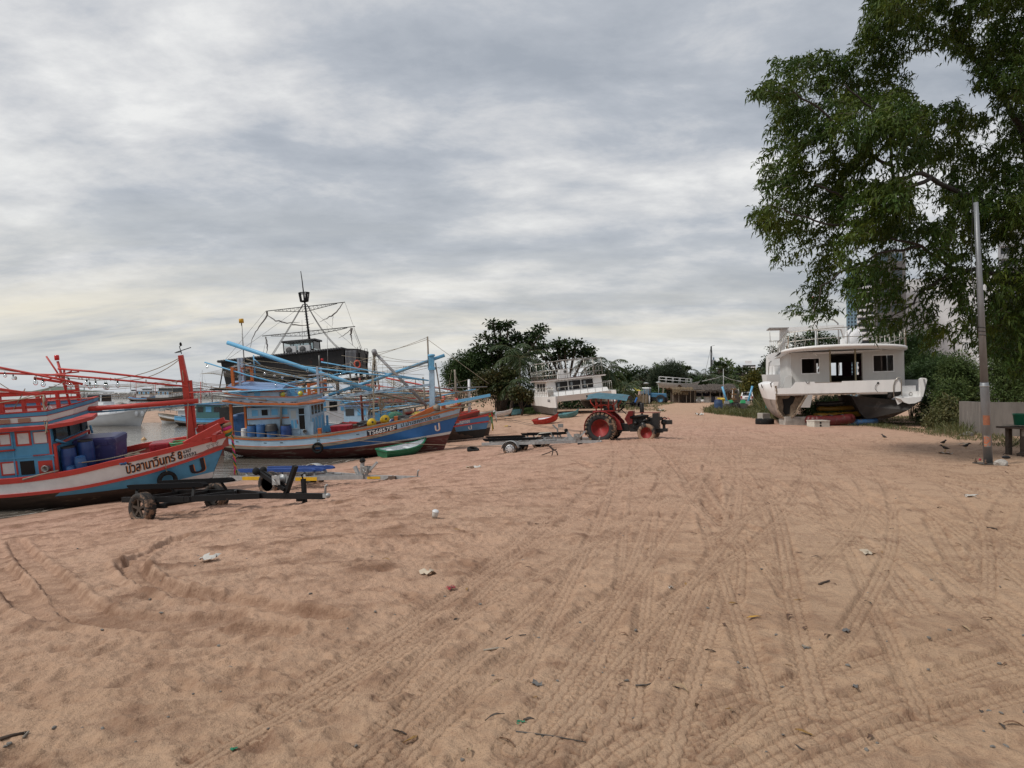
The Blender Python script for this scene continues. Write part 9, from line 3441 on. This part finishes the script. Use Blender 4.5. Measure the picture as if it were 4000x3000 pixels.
for k,(px,Y)in enumerate(((2440,97),(2456,97),(2482,99),(2512,100),(2522,100))):
 b=MB()
 q=gp(px,Y)
 b.beam((q.x,Y,q.z),(q.x+.05*(k-2),Y,q.z+1.6+.15*(k%2)),.10,.10)
 o=b.build('fence_post',WOODG)
 tag(o,'weathered wooden fence post left of the blue tractor','fence post','wooden posts by the parasols')
b=MB()
for i in range(40):
 px=2440+(2530-2440)*i/39
 q=gp(px,102)
 b.beam((q.x,102+.05*(i%2),q.z),(q.x,102,q.z+1.25+.2*math.sin(i*2.3)),.16,.04,(0,1,0))
o=b.build('stick_fence',BAMB)
tag(o,'brushwood fence between the parasols and the blue tractor','fence')
b=MB()
b.bx(gp(2868,118).x,gp(2895,118).x,118,118.3,0,1.5)
o=b.build('low_wall',mat('wall_dark',(.10,.085,.07),.9,var=.4,vscale=2))
tag(o,'low dark wall between the long hut and the white car','wall')
# ------ buildings
def tower(label,pxa,pxb,ytop,Y,m_wall,m_band,floors,depth=18,bal=.0,cols=0,yaw=0,m_pane=None,roof=0):
 a,c=P(pxa,ytop,Y),P(pxb,ytop,Y)
 th=math.atan2((a.x+c.x)/2,Y)
 w=(c.x-a.x)*math.cos(th)
 t=thing('tower_block',label,'building',((a.x+c.x)/2,Y,0),(0,0,R(yaw)-th),'high rise buildings')
 h=a.z
 b=MB()
 b.bx(-w/2,w/2,0,depth,-1,h)
 if roof:
  b.bx(-w*.3,w*.2,2,depth*.7,h,h+roof)
 b.build('wall',m_wall,t)
 fh=h/floors
 b=MB()
 for i in range(floors):
  z=fh*i
  b.bx(-w/2+.2,w/2-.2,-.08,.05,z+fh*.38,z+fh*.88)
 b.build('window_band',m_pane or GLASSD,t)
 if bal:
  b=MB()
  for i in range(floors):
   z=fh*i
   b.bx(-w/2,w/2,-bal,0,z-.1,z+fh*.34)
  b.build('balcony',m_band,t)
 if cols:
  b=MB()
  for i in range(cols+1):
   x=-w/2+w*i/cols
   b.bx(x-.25,x+.25,-.5 if not bal else-bal-.1,.0,0,h)
  b.build('pier',m_band,t)
 return t
BW1=mat('render_white',(.62,.63,.65),.7,var=.12,vscale=.2)
BGR=mat('render_grey',(.30,.31,.33),.7,var=.12,vscale=.2)
BBL=mat('tower_blue',(.14,.22,.30),.35,var=.2,vscale=.1)
PBL=mat('pane_blue',(.08,.13,.19),.12,spec=.8)
SCAF=mat('scaffold_blue',(.15,.24,.31),.6)
tower('slim blue glass tower beside the tall dark mast',2781,2795,1405,900,BBL,BW1,30,16,0,3,0,PBL,3)
tower('pale grey slab hotel with flat stepped roof farther off',2825,2850,1437,800,BGR,BW1,18,16,1.0,0,0,PBL,4)
tower('white hotel with continuous balconies between palms',2900,2952,1425,520,BW1,BW1,10,14,1.4,0,0,DARK,3)
tower('open concrete frame building right of the white hotel',2966,2984,1432,600,BGR,BGR,10,12,0,4,0,GLASSD)
tower('far pale towers seen left over the young palm',2432,2468,1473,1300,mat('far_white',(.5,.52,.55),.7),BW1,22,20,0,3,0,PBL,0)
tower('thin far tower left of the casuarina',2466,2471,1464,1300,BGR,BGR,24,12,0,0,0,PBL,0)
tower('blue glass high rise with blue netting behind the acacia',3308,3346,1040,260,BBL,SCAF,38,18,.6,3,0,PBL)
tower('curved white condominium with stacked balconies right of the blue high rise',3346,3420,1060,235,BW1,BW1,22,16,1.6,0,0,mat('dark_glazing',(.05,.06,.07),.3))  # dark glass bands set behind the balconies
tower('grey apartment block with dark balcony railings behind the acacia',3420,3530,985,120,BGR,mat('rail_dark',(.09,.085,.085),.5),9,14,1.5,2,0,PBL)
tower('plain white end wall of a tall building behind the thicket',3530,3900,1080,130,BW1,BW1,1,20,0,0,0,BW1)
tower('white building with narrow windows at the far right',3900,4150,850,150,BW1,BGR,14,20,.8,3,0,GLASSD)
q=P(2842,1460,800)
# crane beside the far towers
b=MB()
a=P(2462,1530,1250)
b.tube([(a.x+6,1250,0),(a.x+6,1250,P(2462,1462,1250).z)],.8,4)
b.tube([(a.x+6,1250,P(2462,1470,1250).z),(a.x+14,1250,P(2462,1490,1250).z)],.5,4)
o=b.build('crane',BGR)
tag(o,'far crane standing beside the pale towers','crane')
# ------ near right: lamp post, wall, table
base=G(3860,1812)
LP=thing('lamp_post','tall grey steel lamp post with torn orange stickers on a bolted base','lamp post',(base.x,base.y,hz(base.x,base.y)))
bz=LP.location.z
tops=P(3812,790,17.2)
b=MB()
tp=tops-LP.location
b.tube([(0,0,.05),tp*.30,tp*.32],.102,18,.092)
b.tube([tp*.318,tp*.66,tp],.086,18,.050)
pole_o=b.build('pole',mat('pole_zinc',(.26,.275,.295),.5,.35,var=.35,vscale=3,spots=[((.15,.15,.155),2.5,.58,.2),((.33,.33,.33),7,.62,.1)],stretch=(1,1,.35)),LP)
b=MB()
b.torus(tp*.305,.098,.014,22,6)
b.build('collar',GALV,LP)
b=MB()
for z in(.50,.515,.53):
 b.torus(tp*z,.080,.010,18,5,(.2*(z-.5)*20,.15,0))
b.rope(tp*.51+Vector((-.1,0,0)),tp*.75+Vector((-.22,-.05,.1)),.05,.008)
b.rope(tp*.75+Vector((-.22,-.05,.1)),tp*1.02+Vector((-.1,-.05,0)),.0,.008)
b.tube([tp*.52,tp*.53+Vector((-.22,0,.1)),tp*.545+Vector((-.25,0,.2))],.006,4)
b.build('black_wire',BLACKP,LP)
def sticker(z0,z1,a0,a1,m_,nm):
 w=MB()
 n=8
 vs=[]
 for i in range(n+1):
  a=R(a0+(a1-a0)*i/n)
  for z in(z0,z1):
   c=tp*(z/tp.z)
   r_=.1035-.010*(z/tp.z/.32)
   vs.append(c+Vector((r_*math.cos(a),r_*math.sin(a),0)))
 w.add(vs,[(2*i,2*i+2,2*i+3,2*i+1)for i in range(n)],True)
 w.build(nm,m_,LP)
sticker(.98,1.22,195,290,mat('sticker_orange',(.34,.13,.07),.7,var=.3,vscale=14,spots=[((.3,.25,.22),9,.64,.1)]),'sticker')
sticker(.44,.72,195,290,mat('sticker_torn',(.20,.19,.18),.7,spots=[((.42,.14,.07),6,.50,.03),((.30,.25,.19),8,.56,.04)]),'sticker')
b=MB()
b.bx(-.36,.36,-.36,.30,-.14,-.02)
b.build('footing',CON,LP)
b=MB()
b.bx(-.24,.24,-.24,.24,.0,.025)
b.build('base_plate',mat('plate_rust',(.10,.085,.07),.7,var=.4),LP)
for x in(-.19,.19):
 for y in(-.19,.19):
  b=MB()
  b.tube([(x,y,.0),(x,y,.13)],.018,6)
  b.lathe([(.036,.03),(.036,.06)],6,(x,y,0))
  b.build('anchor_bolt',mat('bolt_rust',(.10,.06,.04),.8),LP)
b=MB()
b.sph((-.26,-.18,.09),.03,8,5)
o=b.build('bottle_cap',REDP)
o.location=LP.location+Vector((-.06,0,.04))
tag(o,'small red bottle cap on the foot of the lamp post','bottle cap')
for k,(dx_,dy_,s_,lab)in enumerate(((.1,-.33,.17,'pale rough stone leaning against the lamp post base'),)):
 o=bpy.data.objects.new('stone',ROCKS[2].copy())
 o.data.materials.clear()
 o.data.materials.append(mat('pale_stone',(.46,.43,.39),.9,var=.4,vscale=5,bump=.6,bscale=12))
 COL.objects.link(o)
 o.scale=(s_*1.2,s_*.8,s_*.8)
 o.location=LP.location+Vector((dx_,dy_,.02))
 tag(o,lab,'stone')
o=bpy.data.objects.new('stone',ROCKS[4])
COL.objects.link(o)
q=on(3775,1703)
o.location=q+Vector((0,0,.05))
o.scale=(.32,.24,.16)
tag(o,'flat grey stone in the dry grass before the concrete wall','stone')
# concrete wall
b=MB()
wa,wb,wc=Vector((20.0,31.3,0)),Vector((19.4,29.2,0)),Vector((30,26.5,0))
hw_=1.35
wa=P(3758,1690,32.5)
wb=P(3842,1700,29.5)
wc=P(4200,1720,28.5)
for p,q in((wa,wb),(wb,wc)):
 b.beam(Vector((p.x,p.y,.62)),Vector((q.x,q.y,.62)),.22,1.5,(0,0,1))
o=b.build('concrete_wall',mat('wall_concrete',(.19,.172,.155),.9,var=.35,vscale=1.5,spots=[((.12,.11,.10),1.2,.55,.2),((.28,.26,.23),2.5,.62,.12)],stretch=(2,2,.5),bump=.4,bscale=14))
tag(o,'bare grey concrete wall end behind the lamp post','wall')
# raised earth behind the wall that carries the thicket
# table with green bucket
q=on(3985,1780)
TB=thing('table','rough wooden table on thick legs at the right edge of the sand','table',(q.x,q.y,q.z),(0,0,R(8)))
b=MB()
b.bx(-.35,1.3,-.35,.45,.74,.79)
b.build('table_top',WOODD,TB)
b=MB()
b.bx(-.25,1.2,-.25,.35,.82,.835)
b.build('tray',WOODG,TB)
b=MB()
b.bx(-.16,1.25,-.28,-.22,.54,.735)
b.build('apron',WOODG,TB)
for x in(-.08,1.1):
 for y in(-.2,.3):
  b=MB()
  b.beam((x,y,-.05),(x,y,.74),.12,.12)
  b.build('leg',WOODD,TB)
b=MB()
b.beam((-.3,-.25,.02),(1.2,-.1,.42),.10,.08)
b.beam((-.55,.0,.0),(.1,.0,.5),.012,.012)
b.build('brace',WOODD,TB)
t=thing('bucket','green plastic bucket standing on the rough table','bucket',TB.matrix_basis@Vector((.02,.0,.835)))
b=MB()
b.lathe([(.15,0),(.185,.30),(.195,.30),(.195,.33),(.175,.33),(.14,.02),(.01,.02)],18)
b.build('body',mat('bucket_green',(.015,.16,.10),.45),t)
b=MB()
b.tube([(.19*math.cos(a),-.02,.30-.22*math.sin(a)*.6)for a in[math.pi*i/10 for i in range(11)]],.008,5)
b.build('handle',BLACKP,t)
b=MB()
b.sph((0,0,.04),.09,8,5,(1.3,1,.5))
o=b.build('sandal_heap',BLACKP)
o.location=on(3930,1790)+Vector((0,0,0))
tag(o,'small dark cloth bundle on the sand left of the table leg','cloth')
# ------ birds
def bird(label,q,rz,s=1.0,up=.0):
 t_=thing('bird',label,'bird',q,(0,0,rz),'small dark birds on the sand')
 b_=MB()
 rings=[]
 for(x,z,rw,rh)in((-.13,.085,.004,.003),(-.10,.088,.014,.007),(-.055,.10,.030,.026),(0,.112,.040,.042),(.045,.128,.034,.040),(.068,.155,.024,.026),(.085,.175,.026,.026),(.105,.180,.022,.022),(.122,.178,.009,.009),(.150,.172,.002,.002)):
  rings.append([(x*s,rw*s*math.cos(a),(z+rh*math.sin(a))*s)for a in[2*math.pi*i/10 for i in range(10)]])
 b_.loft(rings)
 b_.build('body',mat('myna_brown',(.030,.024,.021),.7,var=.4,vscale=30),t_)
 b_=MB()
 for sy in(-1,1):
  b_.loft([[(-.105*s,sy*.018*s,.09*s),(-.10*s,sy*.026*s,.085*s),(-.10*s,sy*.020*s,.10*s)],[(0,sy*.037*s,.105*s),(0,sy*.045*s,.10*s),(0,sy*.040*s,.14*s)],[(.045*s,sy*.030*s,.125*s),(.045*s,sy*.035*s,.12*s),(.045*s,sy*.032*s,.145*s)]])
 b_.build('wing',mat('myna_wing',(.045,.035,.03),.7),t_)
 b_=MB()
 for sy in(-1,1):
  b_.tube([(.0,sy*.018*s,.08*s),(-.008*s,sy*.02*s,.045*s),(.004*s,sy*.02*s,.004*s),(.03*s,sy*.022*s,.004*s)],.004*s,4)
 b_.tube([(.12*s,0,.178*s),(.150*s,0,.170*s)],.006*s,5,.001)
 b_.build('legs_and_bill',mat('bill_yellow',(.40,.26,.03),.6),t_)
 return t_
for k,(px,py,rz,lab)in enumerate(((3454,1721,1.9,'dark bird standing alone farthest left on the sand'),(3685,1745,-1.4,'dark bird behind the one on the white scrap'),(3692,1768,2.7,'dark bird pecking at a white scrap on the sand'),(3774,1755,-1.2,'dark bird nearest the lamp post'))):
 bird(lab,on(px,py),rz,1.05)
 # ------ litter and small things
LEAFB=[mat('dry_leaf%d'%k,c_,.8,var=.3,vscale=20)for k,c_ in enumerate(((.20,.11,.06),(.12,.065,.04),(.36,.25,.15),(.30,.17,.05),(.06,.045,.035)))]
def leaf_mesh(k):
 g_=random.Random(k)
 vs,fs=[],[]
 n=6
 c1,c2=g_.uniform(.1,.5),g_.uniform(-.25,.25)
 for i in range(n+1):
  u=i/n
  w_=.11*math.sin(math.pi*(u*.94+.03))**.8
  z=c1*.3*(1-(2*u-1)**2)+.02
  y=c2*math.sin(math.pi*u)
  vs+=[(u-.5,y-w_,z+.05*g_.random()),(u-.5,y,z-.02),(u-.5,y+w_,z+.05*g_.random())]
 for i in range(n):
  for j in(0,1):
   fs.append((3*i+j,3*i+j+1,3*i+j+4,3*i+j+3))
 me=bpy.data.meshes.new('leaf')
 me.from_pydata(vs,[],fs)
 me.materials.append(LEAFB[k%5])
 return me
LM=[leaf_mesh(k)for k in range(10)]
g=random.Random(77)
n_l=0
while n_l<190:
 px,py=g.uniform(1500,4000),1700+1250*g.random()**1.7
 wgt=.25+.75*max(0,(px-2600)/1400)*max(.15,1-(py-1700)/700)
 if g.random()>wgt:
  continue
 q=on(px,py)
 o=bpy.data.objects.new('fallen_leaf',LM[g.randrange(10)])
 COL.objects.link(o)
 s_=g.uniform(.045,.115)
 o.scale=(s_,s_,s_)
 o.location=q+Vector((0,0,.004))
 o.rotation_euler=(g.uniform(-.4,.4),g.uniform(-.3,.3),g.uniform(0,6.3))
 tag(o,'dry curled brown leaf lying on the open sand among other fallen leaves','leaf','dry leaves on the sand')
 n_l+=1
o=bpy.data.objects.new('fallen_leaf',LM[3].copy())
o.data.materials[0]=mat('leaf_ochre',(.46,.25,.03),.7)
COL.objects.link(o)
o.location=on(2945,2425)+Vector((0,0,.006))
o.scale=(.13,.13,.09)
o.rotation_euler=(0,0,.25)
tag(o,'single ochre yellow leaf lying by itself on smooth sand','leaf')
# sticks
for k,(pa,pb,r_,m_,lab)in enumerate((((0,2902),(105,2873),.012,WOODD,'dark stick at the left edge of the near sand'),((92,2895),(112,2868),.008,WOODG,'pale short twig beside the dark stick at the left edge'),((1975,2505),(2055,2495),.006,ROPED,'thin grey twig on the sand above the wooden stick'),((1890,2537),(1970,2548),.009,WOODG,'short wooden stick left of the tyre track'),((2483,2678),(2555,2662),.006,ROPED,'forked grey twig lying across the right tyre track'),((2550,2665),(2655,2693),.006,ROPED,'longer arm of the forked grey twig'),((2015,2855),(2290,2895),.005,ROPED,'long bent grey wire lying on the nearest sand'),((3200,2290),(3240,2275),.012,WOODD,'short dark stick on the churned sand at right'),((3855,2055),(3895,2066),.012,WOODD,'thin dark twig on the sand below the lamp post'),((3135,2525),(3168,2533),.010,WOODG,'small pale stick near the grey chip'))):
 a,c=on(*pa),on(*pb)
 b=MB()
 mid=(a+c)/2+Vector((g.uniform(-.02,.02),g.uniform(-.02,.02),.01))
 b.tube([a+Vector((0,0,.008)),mid,c+Vector((0,0,.008))],r_,5,r_*.6)
 o=b.build('stick',m_)
 tag(o,lab,'stick')
def scrap(label,px,py,s,m_,seed,cat='scrap',name='litter_scrap'):
 g_=random.Random(seed)
 b_=MB()
 vs=[]
 n=5
 for i in range(n):
  for j in range(n):
   vs.append(((i/(n-1)-.5)*s+g_.uniform(-.12,.12)*s,(j/(n-1)-.5)*s*.7+g_.uniform(-.1,.1)*s,g_.uniform(.0,.28)*s))
 fs=[(i*n+j,(i+1)*n+j,(i+1)*n+j+1,i*n+j+1)for i in range(n-1)for j in range(n-1)if g_.random()>.12]
 b_.add(vs,fs,True)
 o_=b_.build(name,m_)
 o_.location=on(px,py)
 o_.rotation_euler=(0,0,g_.uniform(0,6))
 return tag(o_,label,cat)
WPL=mat('white_litter',(.52,.50,.46),.6,var=.15)
TPL=mat('tan_litter',(.50,.42,.32),.8,var=.3)
GPL=mat('grey_litter',(.13,.125,.12),.7,var=.3)
scrap('crumpled white plastic scrap on the sand behind the black trailer tongue',1858,1830,.30,WPL,1)
scrap('tan cloth scrap beside the white plastic scrap',1835,1832,.25,TPL,2)
scrap('bright red plastic scrap on the middle of the sand',1765,2300,.09,REDP,3)
scrap('small white scrap beside the right tyre track',2615,2298,.07,WPL,4)
scrap('crumpled tan paper on the churned sand left of the red scrap',1672,2242,.17,TPL,5)
scrap('dirty white plastic scrap half buried on the left sand',815,2182,.22,WPL,6)
scrap('white scrap under the pecking bird',3695,1776,.3,WPL,7)
scrap('pale crumpled paper near the bird by the lamp post',3768,1742,.35,TPL,8)
scrap('pale torn plastic on the sand right of the tractor ruts',3380,2155,.20,TPL,9)
scrap('pale scrap on the far smooth sand right of centre',3795,1945,.2,WPL,10)
scrap('white scrap far ahead on the sand road',2580,1606,.9,WPL,11)
scrap('second white scrap on the far sand road',2730,1622,.8,WPL,12)
scrap('dark grey chip on smooth sand right of the ochre leaf',3305,2462,0.065,GPL,13)
scrap('blue grey chip on the dark moist sand',2095,2676,0.072,GPL,14)
scrap('teal grey chip near the right tyre tracks',2908,2605,0.052,GPL,15)
scrap('black and yellow rag on the sand before the mid blue bow',1990,1668,0.390,GPL,16)
scrap('yellow half of the rag before the mid blue bow',1977,1668,.3,YELP,17)
scrap('grey chip on tracks near the lower right',3340,2692,0.052,GPL,18)
scrap('greyish leaf litter chip lower right of the ochre leaf',3150,2532,0.046,GPL,19)
scrap('green leaf scrap at the lower middle',2516-480,2812,.05,DGR,20)
scrap('tiny green chip on the lower left sand',915,2922,.035,DGR,21)
scrap('small blue chip on the upper left sand',230,2196,.05,BLUEP2,22)
# white cup
t=thing('plastic_cup','clear white plastic cup standing askew on the sand right of the black trailer','cup',on(1697,2028)+Vector((0,0,.0)),(.25,.2,0))
b=MB()
b.lathe([(.034,0),(.041,.045),(.047,.10),(.044,.104),(.038,.02),(.01,.02)],14)
b.build('cup_body',WPL,t)
b=MB()
b.lathe([(.049,.098),(.050,.107),(.034,.122),(.01,.126)],14)
b.build('cup_lid',mat('lid_clear',(.6,.6,.6),.2),t)
# dark pebbles and shells
for k in range(110):
 px,py=g.uniform(0,4000),1950+1030*g.random()
 o=bpy.data.objects.new('pebble',ROCKS[k%6]if k%3 else ROCKS[k%6])
 COL.objects.link(o)
 s_=g.uniform(.005,.014)
 o.scale=(s_*1.4,s_,s_*.7)
 o.location=on(px,py)+Vector((0,0,.003))
 o.rotation_euler=(0,0,g.uniform(0,6))
 tag(o,'small dark pebble lying on the near sand among others','pebble','pebbles on the sand')
b=MB()
tyre_ring(b,(0,0,0),.28,.17,(R(12),R(8),0),24)
o=b.build('old_tyre',RUBBER)
o.location=on(1848,1762)+Vector((0,0,.05))
tag(o,'small black tyre half buried left of the grey trailers','tyre')
q=on(2155,1778)
t=thing('anchor','rusty grapnel anchor lying on the sand before the grey trailers','anchor',q,(0,0,R(-20)))
b=MB()
b.tube([(-.32,0,.02),(-.1,0,.10),(.16,0,.22)],.016,6)
b.build('shank',mat('rust_dark',(.045,.03,.025),.8,var=.4),t)
b=MB()
b.tube([(-.10,.05,.30),(.05,.02,.20),(.16,0,.14),(.2,-.02,.02)],.018,6)
b.tube([(.02,-.05,.01),(.05,-.02,.18)],.016,6)
b.prism([(-.14,.32),(-.04,.30),(.08,.20),(.02,.17)],.02,Matrix(((1,0,0,0),(0,0,1,.02),(0,1,0,0),(0,0,0,1))))
b.build('fluke',mat('rust_dark',(.045,.03,.025),.8),t)
# mooring ropes over the sand
for k,(pa,pb,ya,yb,lab)in enumerate((((905,1682),(2420,1812),20.6,19.5,'long pale mooring line from the red bow across the sand'),((1970,1640),(2420,1700),48,29,'thin rope from the weathered bow towards the red tractor'),((1930,1622),(2330,1690),44,30,'second thin rope running to the red tractor'),((1900,1640),(2130,1614),44,60,'dark rope from the mid blue bow up the beach'))):
 a,c=P(*pa,ya),P(*pb,yb)
 if k==0:
  a=M1@Vector((4.3,0,.75))
  c=on(2080,1745)+Vector((0,0,.02))
 elif k<3:
  c.z=max(c.z,hz(c.x,c.y)+.1)
 else:
  c.z=hz(c.x,c.y)+.03
 b=MB()
 pts=[]
 for i in range(40):
  u=i/39
  p=a.lerp(c,u)-Vector((0,0,.5*u*(1-u)))
  p.z=max(p.z,hz(p.x,p.y)+.012)
  pts.append(p)
 b.tube(pts,.011,5)
 o=b.build('mooring_rope',ROPE if k<1 else ROPED)
 tag(o,lab,'rope')
